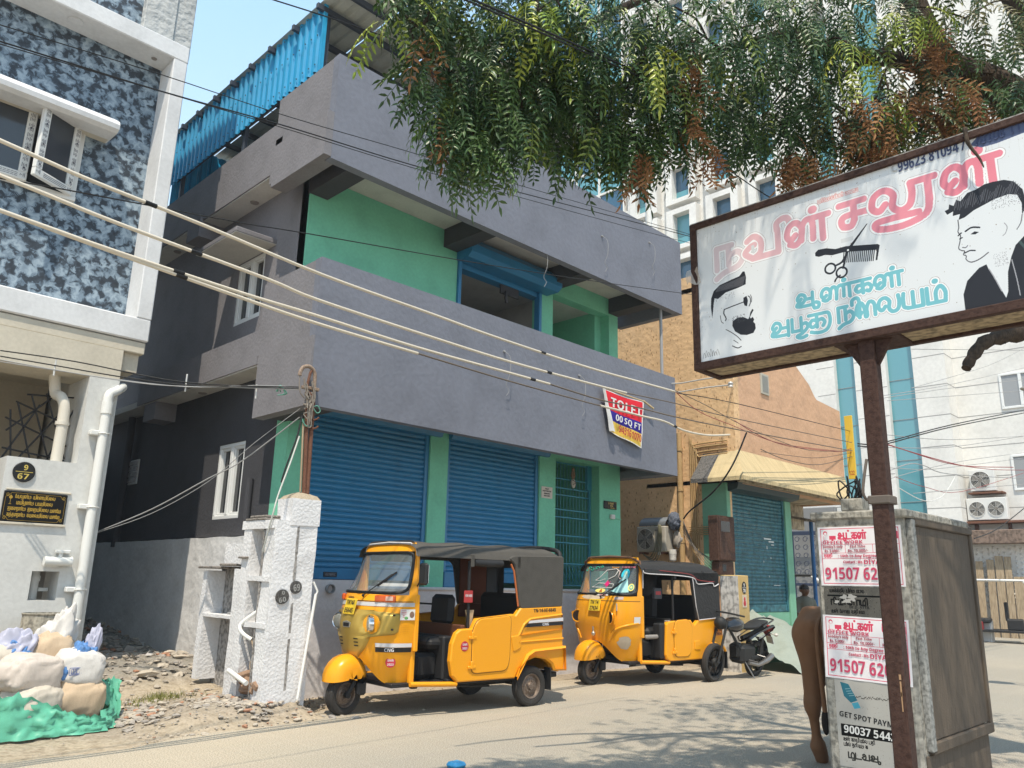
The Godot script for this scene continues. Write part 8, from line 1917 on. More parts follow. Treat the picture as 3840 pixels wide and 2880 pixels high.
func small_fittings() -> void:
	var white := M("sticker white", 0.66, 0.65, 0.62, 0.5)
	# banner
	var b := thing("to_let_banner", "red, blue and yellow to-let cloth banner hanging on the lower grey parapet", "banner", V(10.45, 4.05, -7.79))
	var img := Image.create(64, 256, false, Image.FORMAT_RGB8)
	img.fill(Color(0.86, 0.20, 0.25)); img.fill_rect(Rect2i(0, 118, 64, 62), Color(0.22, 0.19, 0.55)); img.fill_rect(Rect2i(0, 180, 64, 76), Color(0.92, 0.78, 0.36))
	img.fill_rect(Rect2i(0, 0, 2, 256), Color(0.9, 0.88, 0.86)); img.fill_rect(Rect2i(62, 0, 2, 256), Color(0.9, 0.88, 0.86)); img.fill_rect(Rect2i(0, 250, 64, 6), Color(0.93, 0.9, 0.85)); img.fill_rect(Rect2i(0, 0, 64, 5), Color(0.9, 0.88, 0.86))
	var f := func(u: float, w: float) -> Vector3:
		var top := V(-0.60, 0.43, 0.02).lerp(V(0.53, 0.40, 0.02), u)
		var bot := V(-0.42, -0.25, 0.0).lerp(V(0.50, -0.41, 0.0), u)
		return top.lerp(bot, w) + V(0, -0.02 * sin(PI * u) * (1.0 - w), 0.014 * sin(u * 9.0 + w * 2.0) * (0.4 + w * 0.6) + 0.004 * sin(w * 12.0))
	var s := Sh.new(); s.grid(26, 16, f, V(0, 0, 1)); part(b, "cloth", s, skin("banner print", img, 0.75, 0.2))
	s = Sh.new(); s.grid(4, 10, func(u: float, w: float) -> Vector3: return f.call(0.0, w) + V(-0.01 + u * 0.13 * (0.3 + w * 0.9), 0, 0.012 + 0.03 * sin(u * PI)), V(0, 0, 1)); part(b, "folded_edge", s, M("banner white", 0.68, 0.67, 0.65, 0.8))
	for k in [["TOLET", 0.53, 0.25, 0.155, 0.92, "banner white"], ["00 SQ FT", 0.56, 0.585, 0.105, 0.80, "banner white"], ["943161070", 0.60, 0.83, 0.125, 0.76, "banner red"]]:
		var p: Vector3 = f.call(k[1], k[2])
		var q: Vector3 = (f.call(0.95, k[2]) - f.call(0.1, k[2]))
		letters(b, k[0], k[3], V(p.x, p.y, 0.034), V(q.x, q.y, 0), V(-q.y, q.x, 0), M(k[5], 0.45, 0.06, 0.05, 0.8), q.length() * k[4])
	s = Sh.new(); s.tube([V(-0.62, 0.44, 0.02), V(0.58, 0.41, 0.02)], 0.012, 6).tube([V(0.56, 0.42, 0.0), V(0.82, 0.33, 0.02)], 0.018, 6); part(b, "rod", s, M("bamboo", 0.50, 0.38, 0.22, 0.7))
	for k in [4.98, 4.82]:
		s = Sh.new(); s.tube([V(11.98, k, -7.85), V(12.06, k, -7.70), V(12.06, k, -7.2), V(12.08, k - 0.02, -6.75)], 0.012, 6); s.lathe([Vector2(0.0, 0.0), Vector2(0.045, 0.0), Vector2(0.03, 0.03), Vector2(0.045, 0.06), Vector2(0.03, 0.09), Vector2(0.0, 0.1)], 12, Transform3D(Basis.IDENTITY, V(12.08, k - 0.06, -6.72)))
		single("insulator_bracket", s, M("porcelain", 0.45, 0.44, 0.42, 0.3), "%s of two iron insulator brackets at the parapet's right corner" % ("upper" if k > 4.9 else "lower"), "bracket")
	# notices and plates on the green front
	b = thing("paper_notice", "typed shop-for-rent paper notice pasted between shutter and grille door", "notice", V(9.775, 2.85, -8.895))
	s = Sh.new(); s.grid(5, 5, func(u: float, w: float) -> Vector3: return V((u - 0.5) * 0.27, (0.5 - w) * 0.19, 0.002 + 0.004 * pow(absf(u - 0.5) * 2, 3.0)), V(0, 0, 1)); part(b, "sheet", s, M("notice paper", 0.62, 0.58, 0.52, 0.85))
	var ink := M("number black", 0.02, 0.02, 0.02, 0.6)
	for k in [["TOLET", 0.058, 0.09], ["SHOP FOR RENT", 0.022, 0.21], ["98400 04945", -0.018, 0.14], ["98432 43070", -0.055, 0.15]]: letters(b, k[0], 0.020, V(0, k[1], 0.0065), V(1, 0, 0), V(0, 1, 0), ink, k[2], true)
	b = thing("name_plaque", "small black and gold name plaque on the green pier right of the grille door", "plaque", V(11.475, 2.78, -8.895))
	s = Sh.new(); s.bev(V(-0.185, -0.07, 0), V(0.185, 0.07, 0.014), 0.004); part(b, "slab", s, M("granite black", 0.01, 0.01, 0.011, 0.25))
	img = Image.create(370, 140, false, Image.FORMAT_RGB8); img.fill(Color(0.08, 0.08, 0.08))
	fillp(img, PackedVector2Array([Vector2(30, 20), Vector2(80, 20), Vector2(90, 120), Vector2(25, 120)]), Color(0.20, 0.19, 0.18))
	var gold := Color(0.72, 0.62, 0.36)
	stroke(img, [Vector2(112, 12), Vector2(358, 12), Vector2(358, 128), Vector2(112, 128), Vector2(112, 12)], 2.0, gold)
	tamil(img, ["ddu", "sp", "ra", "ra", "dot", "ma", "ka", "nna", "I"], Vector2(126, 52), 26, 0.72, [[3.5, gold]]); tamil(img, ["a", "la", "dot", "la", "ma", "dot"], Vector2(170, 92), 22, 0.8, [[3.2, gold]])
	s = Sh.new(); s.quad(V(-0.18, 0.066, 0.0155), V(0.18, 0.066, 0.0155), V(0.18, -0.066, 0.0155), V(-0.18, -0.066, 0.0155), V(0, 0, 1)); part(b, "inscription", s, skin("name plaque print", img, 0.3))
	letters(b, "1955-2010", 0.018, V(0.05, -0.048, 0.016), V(1, 0, 0), V(0, 1, 0), M("gold paint", 0.55, 0.42, 0.10, 0.5), 0.12)
	b = thing("switch_box", "small white switch box with thin conduit below the name plaque", "switch box", V(11.515, 2.575, -8.895))
	s = Sh.new(); s.bev(V(-0.055, -0.04, 0), V(0.055, 0.04, 0.05), 0.008); part(b, "box", s, white)
	s = Sh.new(); s.tube([V(0.05, -0.01, 0.015), V(0.27, -0.03, 0.015)], 0.009, 6); part(b, "conduit", s, M("mint conduit", 0.22, 0.52, 0.38, 0.6))
	for k in [-0.02, 0.02]:
		s = Sh.new(); s.bev(V(k - 0.012, -0.018, 0.05), V(k + 0.012, 0.018, 0.056), 0.003); part(b, "switch", s, white)
	b = thing("door_charm", "carved face charm with white shell hanging in front of the grille door", "charm", V(10.64, 3.0, -9.06))
	s = Sh.new(); s.ball(V(0, 0.25, 0), V(0.05, 0.075, 0.03), 14, 10, func(d: Vector3) -> float: return 1.0 + 0.10 * sin(d.y * 14.0) + 0.06 * sin(d.x * 11.0)); s.ball(V(0, 0.335, 0), V(0.035, 0.05, 0.022), 10, 8).ball(V(0, 0.24, 0.03), V(0.012, 0.02, 0.015), 8, 6); part(b, "carved_face", s, M("charm brown", 0.30, 0.19, 0.12, 0.6, {"t": "grime", "s": 8.0}))
	s = Sh.new(); s.ball(V(0.005, 0.10, 0), V(0.055, 0.085, 0.035), 12, 9); part(b, "shell", s, M("shell white", 0.50, 0.45, 0.40, 0.5))
	s = Sh.new(); s.tube([V(-0.05, 0.16, 0.03), V(0.05, 0.12, 0.035), V(-0.04, 0.07, 0.035)], 0.006, 5).tube([V(0, 0.38, 0), V(0, 0.47, 0)], 0.003, 4).tube([V(0, 0.03, 0), V(0, -0.02, 0)], 0.006, 5); part(b, "cord", s, M("black trim", 0.016, 0.016, 0.017, 0.55))
	# air conditioner on the orange side wall with its tin hood, hoses and bucket
	var grimy := M("grimy casing", 0.50, 0.46, 0.39, 0.7, {"t": "soft", "s": 1.5})
	b = thing("air_conditioner", "dirty old air conditioner under a curved tin hood on the orange side wall", "air conditioner", V(13.15, 2.03, -9.19))
	var ax := Transform3D(Basis(V(0, 0, 1), V(0, 1, 0), V(-1, 0, 0)), Vector3.ZERO)
	cond_unit(b, ax, 0.68, 0.49, 1, grimy)
	letters(b, "VOLTAS", 0.032, V(-0.003, 0.41, 0.17), V(0, 0, 1), V(0, 1, 0), M("faded navy", 0.05, 0.05, 0.08, 0.6), 0.15)
	s = Sh.new()
	for i in 4: s.tube(curve([V(-0.02, 0.50, 0.10 + i * 0.03), V(-0.05, 0.46, 0.22 + i * 0.02), V(-0.05, 0.1 - i * 0.02, 0.14 + i * 0.04), V(-0.03, -0.10 - i * 0.03, 0.0 + i * 0.03), V(0.1, -0.02, -0.28)], 6), 0.012, 6)
	part(b, "hose_loop", s, M("hose olive", 0.17, 0.16, 0.10, 0.6))
	s = Sh.new(); s.bev(V(0.02, -0.04, -0.3), V(0.3, 0.0, -0.26), 0.004).bev(V(0.02, -0.04, 0.2), V(0.3, 0.0, 0.24), 0.004); part(b, "wall_bracket", s, M("rusty pipe", 0.24, 0.13, 0.09, 0.8))
	s = Sh.new(); s.bev(V(-0.02, -0.06, 0.17), V(0.0, 0.0, 0.23), 0.004); part(b, "tag", s, white)
	b = thing("tin_hood", "bent sheet-metal hood over the old air conditioner", "metal sheet", V(13.25, 2.56, -9.2))
	s = Sh.new()
	for o in [0.0, 0.006]:
		s.grid(12, 6, func(u: float, w: float) -> Vector3:
			var a := lerpf(-0.15, 2.2, u)
			return V(-0.05 + 0.2 - cos(a) * (0.2 - o), sin(a) * (0.15 - o), lerpf(-0.30, 0.32, w) + sin(a) * 0.03), Vector3.ZERO, true)
	part(b, "sheet", s, M("speckled tin", 0.26, 0.28, 0.30, 0.5, {"t": "soft", "s": 2.0, "metal": 0.4}))
	s = Sh.new(); s.lathe([Vector2(0.0, 0), Vector2(0.055, 0), Vector2(0.065, 0.02), Vector2(0.07, 0.10), Vector2(0.073, 0.10), Vector2(0.073, 0.125), Vector2(0.078, 0.13), Vector2(0.08, 0.22), Vector2(0.075, 0.22), Vector2(0.07, 0.12)], 20, Transform3D(Basis.IDENTITY, V(13.36, 1.86, -8.83))); single("plastic_bucket", s, M("bucket white", 0.62, 0.60, 0.56, 0.5), "small white plastic bucket hanging below the air conditioner pipe", "bucket")
	var cr := noise(9.0, 3, 14)
	s = Sh.new(); s.ball(V(13.33, 2.62, -8.76), V(0.12, 0.17, 0.13), 26, 18, func(d: Vector3) -> float: return 1.0 + 0.45 * cr.get_noise_3dv(d * 0.4)); single("rag_bundle", s, M("blue grey rag", 0.15, 0.17, 0.22, 0.9, {"t": "grime", "s": 4.0}), "crumpled blue-grey rag bundle tied to the down pipe", "rag")
	s = Sh.new(); s.ball(V(13.38, 2.28, -8.72), V(0.07, 0.16, 0.10), 18, 12, func(d: Vector3) -> float: return 1.0 + 0.5 * cr.get_noise_3dv(d * 0.5)); single("torn_bag", s, M("dusty bag", 0.36, 0.32, 0.28, 0.9), "torn dusty bag stuffed behind the air conditioner's hose", "bag")
	s = Sh.new()
	for i in 6: s.tube(curve([V(13.40, 2.62 - i * 0.05, -8.60), V(13.38, 2.3 - i * 0.04, -8.45 + i * 0.02), V(13.36, 1.9, -8.25 + i * 0.05), V(13.30, 1.66 + i * 0.02, -8.0 + i * 0.04)], 6), 0.008, 5)
	single("wire_bunch", s, M("grimy insulation", 0.22, 0.19, 0.16, 0.7), "bunch of dark wires drooping across the conduits of the orange wall", "wires")
	s = Sh.new(); s.tube(curve([V(13.34, 2.66, -8.55), V(13.2, 2.8, -8.3), V(12.9, 3.1, -7.6), V(12.7, 3.5, -7.1), V(12.9, 4.1, -6.9)], 6), 0.016, 6); single("black_cable_run", s, M("black trim"), "black cable climbing from the down pipe past the mouldy canopy corner", "cable")
	# brown meter cupboard
	b = thing("meter_cupboard", "brown rusted meter cupboard with small window, left of the teal shutter", "cupboard", V(13.2, 1.84, -7.65))
	var br := M("rusty brown sheet", 0.105, 0.062, 0.045, 0.75, {"t": "rust", "s": 1.2})
	s = Sh.new(); s.bev(V(12.9, 1.85, -7.76), V(13.5, 2.66, -7.56), 0.012); part(b, "body", s, br, true)
	s = Sh.new(); s.bev(V(12.93, 1.87, -7.565), V(13.47, 2.63, -7.545), 0.006); var dr := part(b, "door", s, br, true)
	s = Sh.new(); s.box(V(12.99, 2.37, -7.548), V(13.30, 2.56, -7.542)); part(dr, "window", s, M("dark pane", 0.02, 0.022, 0.025, 0.08))
	s = Sh.new(); s.bev(V(12.96, 1.60, -7.75), V(13.45, 1.845, -7.58), 0.01); part(b, "lower_box", s, br, true)
	s = Sh.new(); s.bev(V(13.05, 1.67, -7.582), V(13.17, 1.79, -7.57), 0.004); part(b, "lower_window", s, M("dark pane"), true)
	b = thing("number_post", "short white and yellow gate post numbered 9 over 70 before the teal shutter", "gate post", V(12.9, 0, -7.28))
	s = Sh.new(); s.bev(V(12.735, -0.05, -7.46), V(13.09, 1.60, -7.105), 0.012); part(b, "shaft", s, M("post yellow", 0.56, 0.39, 0.16, 0.85, {"t": "soft", "s": 0.8}), true)
	s = Sh.new(); s.box(V(12.725, -0.05, -7.45), V(12.734, 1.585, -7.11)); part(b, "white_side", s, M("peeling white", 0.70, 0.68, 0.65, 0.9, {"t": "grime", "s": 0.5}), true)
	s = Sh.new(); s.bev(V(12.74, -0.05, -7.85), V(12.95, 1.58, -7.47), 0.01); part(b, "return_wall", s, M("peach plaster", 0.56, 0.335, 0.20, 0.85), true)
	s = Sh.new(); s.lathe([Vector2(0.0, 0.004), Vector2(0.095, 0.004), Vector2(0.095, 0.0)], 24, Transform3D(Basis(V(1, 0, 0), PI / 2).scaled(V(0.8, 1.1, 1)), V(12.92, 1.39, -7.104))); part(b, "number_disc", s, M("disc black", 0.012, 0.012, 0.012, 0.5), true)
	for k in [["9", 0.045], ["70", -0.05]]: letters(b, k[0], 0.058, V(12.92, 1.39 + k[1], -7.0985) - b.position, V(1, 0, 0), V(0, 1, 0), white)
	s = Sh.new(); s.cbox(V(12.92, 1.39, -7.0985), V(0.13, 0.007, 0.001)); part(b, "bar", s, white, true)
	s = Sh.new(); s.bev(V(12.84, 1.06, -7.106), V(12.99, 1.27, -7.098), 0.003); var tl := part(b, "tile", s, M("tile cream", 0.55, 0.45, 0.33, 0.4), true)
	s = Sh.new(); s.ball(V(12.915, 1.20, -7.098), V(0.03, 0.035, 0.004), 10, 6).ball(V(12.915, 1.13, -7.098), V(0.045, 0.05, 0.004), 10, 6); part(tl, "tile_figure", s, M("sticker red", 0.45, 0.03, 0.05, 0.5))
	# tarp over a heap in front of the shop
	var tn := noise(1.6, 4, 71)
	s = Sh.new(); s.grid(40, 26, func(u: float, w: float) -> Vector3:
		var x := lerpf(13.35, 16.0, u)
		var ridge := 0.55 + 0.36 * sin(PI * clampf((u - 0.02) * 1.1, 0, 1)) + 0.16 * exp(-pow((u - 0.25) / 0.10, 2.0)) - 0.10 * exp(-pow((u - 0.42) / 0.08, 2.0))
		var z := lerpf(-7.62, -6.35 + 0.3 * sin(u * 5.0), w)
		var y := ridge * pow(1.0 - w, 0.8) * (1.0 + 0.2 * sin(u * 30.0 + w * 8.0) * 0.10)
		return V(x, maxf(0.02, y + tn.get_noise_2d(x * 2.0, z * 2.0) * 0.07 + 0.02 * sin((u + w * 0.5) * 46.0) * (1.0 - w)), z), V(0, 1, 0.5)); single("grey_tarp", s, M("tarp grey green", 0.30, 0.335, 0.285, 0.7, {"t": "soft", "s": 0.8, "h": "b_streak", "d": 0.5}), "wrinkled grey-green tarpaulin thrown over a heap before the teal shutter", "tarpaulin")
	# far air conditioners on the white wall
	var ac := M("casing white", 0.66, 0.66, 0.64, 0.5)
	b = thing("air_conditioner", "single-fan white air conditioner high on the far white wall", "air conditioner", V(30.55, 4.78, -7.66)); cond_unit(b, ax, 0.78, 0.74, 1, ac)
	s = Sh.new(); s.bev(V(-0.08, -0.1, -0.45), V(0.4, -0.04, 0.6), 0.01); part(b, "rack", s, M("rusty pipe"))
	b = thing("air_conditioner", "wide double-fan white air conditioner on a rack under the single-fan one", "air conditioner", V(30.5, 3.80, -7.61)); cond_unit(b, ax, 1.22, 0.74, 2, ac)
	s = Sh.new(); s.bev(V(-0.08, -0.12, -0.75), V(0.5, -0.04, 1.8), 0.01).bev(V(0.3, -0.6, -0.5), V(0.4, -0.1, -0.4), 0.01).bev(V(0.3, -0.6, 0.5), V(0.4, -0.1, 0.6), 0.01); part(b, "rack", s, M("rusty pipe"))

func sack(called: String, ctr: Vector3, r: Vector3, m: Material, label: String, seed_: int, turn := 0.0, tilt := 0.0, neck := 0.0) -> Node3D:
	var nz := noise(1.0, 4, seed_)
	var t := thing(called, label, "sack", ctr - V(0, r.y, 0), "sacks of building debris")
	var b := Basis(V(0, 1, 0), turn) * Basis(V(0, 0, 1), tilt)
	var s := Sh.new()
	s.grid(44, 28, func(u: float, w: float) -> Vector3:
		var a := TAU * fmod(u, 1.0)
		var ph := PI * w
		var e := 0.62
		var d := V(signf(cos(a)) * pow(absf(cos(a)), e) * pow(sin(ph), 0.7), signf(cos(ph)) * pow(absf(cos(ph)), 0.75), signf(sin(a)) * pow(absf(sin(a)), e) * pow(sin(ph), 0.7))
		var q := V(cos(a) * sin(ph), cos(ph), sin(a) * sin(ph))
		var k := 1.0 + 0.13 * nz.get_noise_3dv(q * 1.1) + 0.030 * nz.get_noise_3dv(q * 5.5) * (1.0 + 1.5 * absf(q.y)) + 0.014 * sin(q.y * 26.0 + nz.get_noise_3dv(q * 2.0) * 9.0) * absf(q.x)
		var p := d * r * k
		if neck > 0.0 and q.y > 0.55: p.x *= 1.0 - (q.y - 0.55) * neck
		return b * p + V(0, r.y, 0), Vector3.ZERO, true)
	part(t, "bag", s, m)
	return t

func crumple(root: Vector3, hx: float, hy: float, hz: float, seed_: int, folds: float) -> Sh:
	# slumped, creased end of a bag: an uneven cap that leans over
	var nz := noise(1.0, 2, seed_)
	var s := Sh.new()
	s.grid(64, 24, func(u: float, w: float) -> Vector3:
		var a := TAU * fmod(u, 1.0)
		var ph := PI * (0.02 + 0.62 * w)
		var d := V(cos(a) * sin(ph), cos(ph), sin(a) * sin(ph))
		var crease := absf(nz.get_noise_3dv(d * 1.6 + V(7, 0, 0)))
		var k := 0.92 + 0.42 * nz.get_noise_3dv(d * 0.8) + 0.32 * crease
		return root + V(d.x * hx * k + d.y * hx * 0.35, d.y * hy * k, d.z * hz * k), Vector3.ZERO, true)
	return s

func sacks() -> void:
	var cream := M("woven sack cream", 0.60, 0.54, 0.45, 0.8, {"t": "soft", "s": 1.2, "h": "b_streak", "d": 0.25})
	var pale := M("woven sack pale", 0.66, 0.63, 0.59, 0.7, {"t": "soft", "s": 1.2, "h": "b_streak", "d": 0.25})
	var tan := M("woven sack tan", 0.58, 0.44, 0.30, 0.85, {"t": "soft", "s": 1.2, "h": "b_streak", "d": 0.25})
	var blue := M("sack blue print", 0.12, 0.28, 0.60, 0.55, {"t": "grime", "s": 1.6})
	var lilac := M("sack lining", 0.46, 0.46, 0.56, 0.5, {"t": "soft", "s": 1.2})
	sack("debris_sack", V(2.34, 0.24, -8.26), V(0.24, 0.19, 0.20), cream, "cream sack at the bottom left of the pile, under the big pinkish one", 3, 0.4)
	sack("debris_sack", V(2.74, 0.25, -8.36), V(0.24, 0.20, 0.19), tan, "tan sack at the bottom right of the pile, under the printed one", 4, -0.1)
	sack("debris_sack", V(2.30, 0.50, -8.32), V(0.27, 0.17, 0.21), M("woven sack pinkish", 0.64, 0.56, 0.49, 0.8, {"t": "soft", "s": 1.2, "h": "b_streak", "d": 0.25}), "big pinkish cream sack at the front left of the pile", 5, 0.3, -0.1)
	var pr := sack("debris_sack", V(2.735, 0.52, -8.40), V(0.22, 0.18, 0.20), pale, "pale sack with a square blue stamp at the front right of the pile", 6, -0.2, -0.25)
	var st := Sh.new()
	for k in [[0.0, 0.05], [0.0, 0.034]]:
		var q := []
		for c in [[-1, -0.62], [1, -0.62], [1, 0.62], [-1, 0.62], [-1, -0.62]]: q.append(V(c[0] * k[1] - 0.08, c[1] * k[1] + 0.17, 0.192 + k[0]))
		st.tube(q, 0.003, 4)
	st.tube([V(-0.10, 0.19, 0.194), V(-0.10, 0.155, 0.194), V(-0.07, 0.185, 0.194), V(-0.07, 0.155, 0.194)], 0.003, 4)
	part(pr, "stamp", st, M("stamp blue", 0.10, 0.14, 0.35, 0.7))
	part(pr, "blue_band", crumple(V(-0.03, 0.20, -0.02), 0.19, 0.19, 0.18, 8, 3.0), blue)
	part(pr, "gathered_mouth", crumple(V(0.10, 0.30, -0.03), 0.07, 0.22, 0.06, 9, 5.0), lilac)
	var bk := sack("debris_sack", V(2.05, 0.52, -8.60), V(0.30, 0.24, 0.22), cream, "cream sack with crumpled blue mouth at the back left of the pile", 7, 0.2)
	part(bk, "blue_band", crumple(V(0.08, 0.30, 0.02), 0.22, 0.18, 0.18, 10, 4.0), blue)
	part(bk, "gathered_mouth", crumple(V(0.15, 0.36, 0.04), 0.17, 0.22, 0.13, 11, 6.0), lilac)
	var tp := sack("debris_sack", V(2.54, 0.60, -8.62), V(0.20, 0.24, 0.17), tan, "topmost sack with tall open cream mouth in front of the drum", 12, 0.1)
	part(tp, "open_mouth", crumple(V(0.02, 0.32, 0.0), 0.17, 0.36, 0.12, 13, 5.0), pale)
	# torn green plastic sheet round the foot of the pile
	var nz := noise(1.8, 4, 55)
	var g := M("torn green plastic", 0.13, 0.46, 0.31, 0.45, {"t": "soft", "s": 1.4, "back": Color(0.06, 0.18, 0.11)})
	var path := curve(P3([1.7, 0, -8.05, 2.05, 0, -8.02, 2.35, 0, -8.05, 2.6, 0, -8.03, 2.85, 0, -8.08, 3.02, 0, -8.30, 3.06, 0, -8.55, 2.96, 0, -8.75]), 8)
	var s := Sh.new()
	s.grid(path.size() - 1, 10, func(u: float, w: float) -> Vector3:
		var i := int(round(u * (path.size() - 1)))
		var p: Vector3 = path[i]
		var top := 0.20 + 0.14 * sin(u * 7.0 + 0.6) + 0.10 * u + 0.05 * nz.get_noise_1d(u * 30.0)
		var out := (1.0 - w) * 0.10 + 0.05 * nz.get_noise_2d(u * 9.0, w * 3.0) + 0.02 * sin(u * 60.0 + w * 4.0)
		var d := (p - V(2.35, 0, -8.5)).normalized()
		return V(p.x + d.x * out, 0.012 + w * top, p.z + d.z * out), Vector3.ZERO, true)
	s.grid(16, 12, func(u: float, w: float) -> Vector3:
		return V(2.90 + u * 0.26 + 0.04 * nz.get_noise_2d(u * 5, w * 5), 0.40 - w * 0.34 * u - 0.10 * w + 0.05 * nz.get_noise_2d(w * 7, u * 7 + 3), -8.46 + w * 0.16 + 0.05 * sin(u * 6.0)), V(0, 1, 0))
	single("green_plastic_sheet", s, g, "torn green plastic sheet wrapped round the foot of the sacks", "plastic sheet")
	var dm := thing("metal_drum", "dented whitish metal drum behind the sacks against the white wall", "drum", V(2.72, 0, -9.62))
	s = Sh.new(); s.lathe([Vector2(0.20, 0.02), Vector2(0.205, 0.3), Vector2(0.215, 0.31), Vector2(0.205, 0.32), Vector2(0.205, 0.62), Vector2(0.215, 0.63), Vector2(0.205, 0.64), Vector2(0.20, 0.94), Vector2(0.212, 0.96), Vector2(0.195, 0.965), Vector2(0.19, 0.5)], 32, Transform3D.IDENTITY); part(dm, "shell", s, M("drum whitish", 0.46, 0.42, 0.34, 0.7, {"t": "grime", "s": 1.3}))
	s = Sh.new(); s.lathe([Vector2(0.19, 0.88), Vector2(0.0, 0.88)], 24, Transform3D.IDENTITY); part(dm, "contents", s, M("cement", 0.25, 0.24, 0.22, 0.8))

func three_wheeler(b: Node3D, roof: Material, body: Material, frame: Material) -> void:
	# small open electric rickshaw, x to its front
	var s := Sh.new(); s.bev(V(-1.15, 1.74, -0.5), V(0.75, 1.80, 0.5), 0.03); part(b, "roof", s, roof)
	s = Sh.new()
	for sd in [-0.46, 0.46]:
		s.tube(curve([V(0.62, 1.74, sd), V(0.95, 1.5, sd), V(1.12, 1.05, sd), V(1.16, 0.5, sd)], 5), 0.045, 8)
		s.tube([V(-1.05, 1.74, sd), V(-1.1, 1.1, sd), V(-1.0, 0.45, sd)], 0.03, 8)
	part(b, "frame_tube", s, frame)
	s = Sh.new(); s.bev(V(-1.12, 0.95, -0.47), V(-1.06, 1.72, 0.47), 0.01).bev(V(-1.1, 0.32, -0.5), V(-0.5, 0.6, 0.5), 0.03); part(b, "rear_body", s, body)
	s = Sh.new(); s.bev(V(-0.9, 0.30, -0.5), V(0.9, 0.37, 0.5), 0.01).bev(V(-0.75, 0.55, -0.46), V(-0.3, 0.68, 0.46), 0.03).bev(V(0.1, 0.37, -0.4), V(0.5, 0.68, 0.4), 0.03).bev(V(0.06, 0.62, -0.46), V(0.14, 1.15, 0.1), 0.02).bev(V(-0.85, 0.66, -0.46), V(-0.75, 1.4, 0.46), 0.02); part(b, "seats", s, M("black vinyl", 0.020, 0.020, 0.021, 0.6))
	s = Sh.new(); s.tube([V(0.85, 0.98, -0.3), V(0.88, 1.0, 0.0), V(0.85, 0.98, 0.3)], 0.018, 6).tube([V(0.88, 1.0, 0), V(1.05, 0.4, 0)], 0.025, 6); part(b, "handlebar", s, M("black trim"))
	s = Sh.new(); s.bev(V(1.05, 0.35, -0.3), V(1.2, 0.9, 0.3), 0.04); part(b, "front_shield", s, body)
	for k in [[1.15, 0.0], [-0.75, 0.48], [-0.75, -0.48]]: road_wheel(b, V(k[0], 0.21, k[1]), 0.21, 0.09)

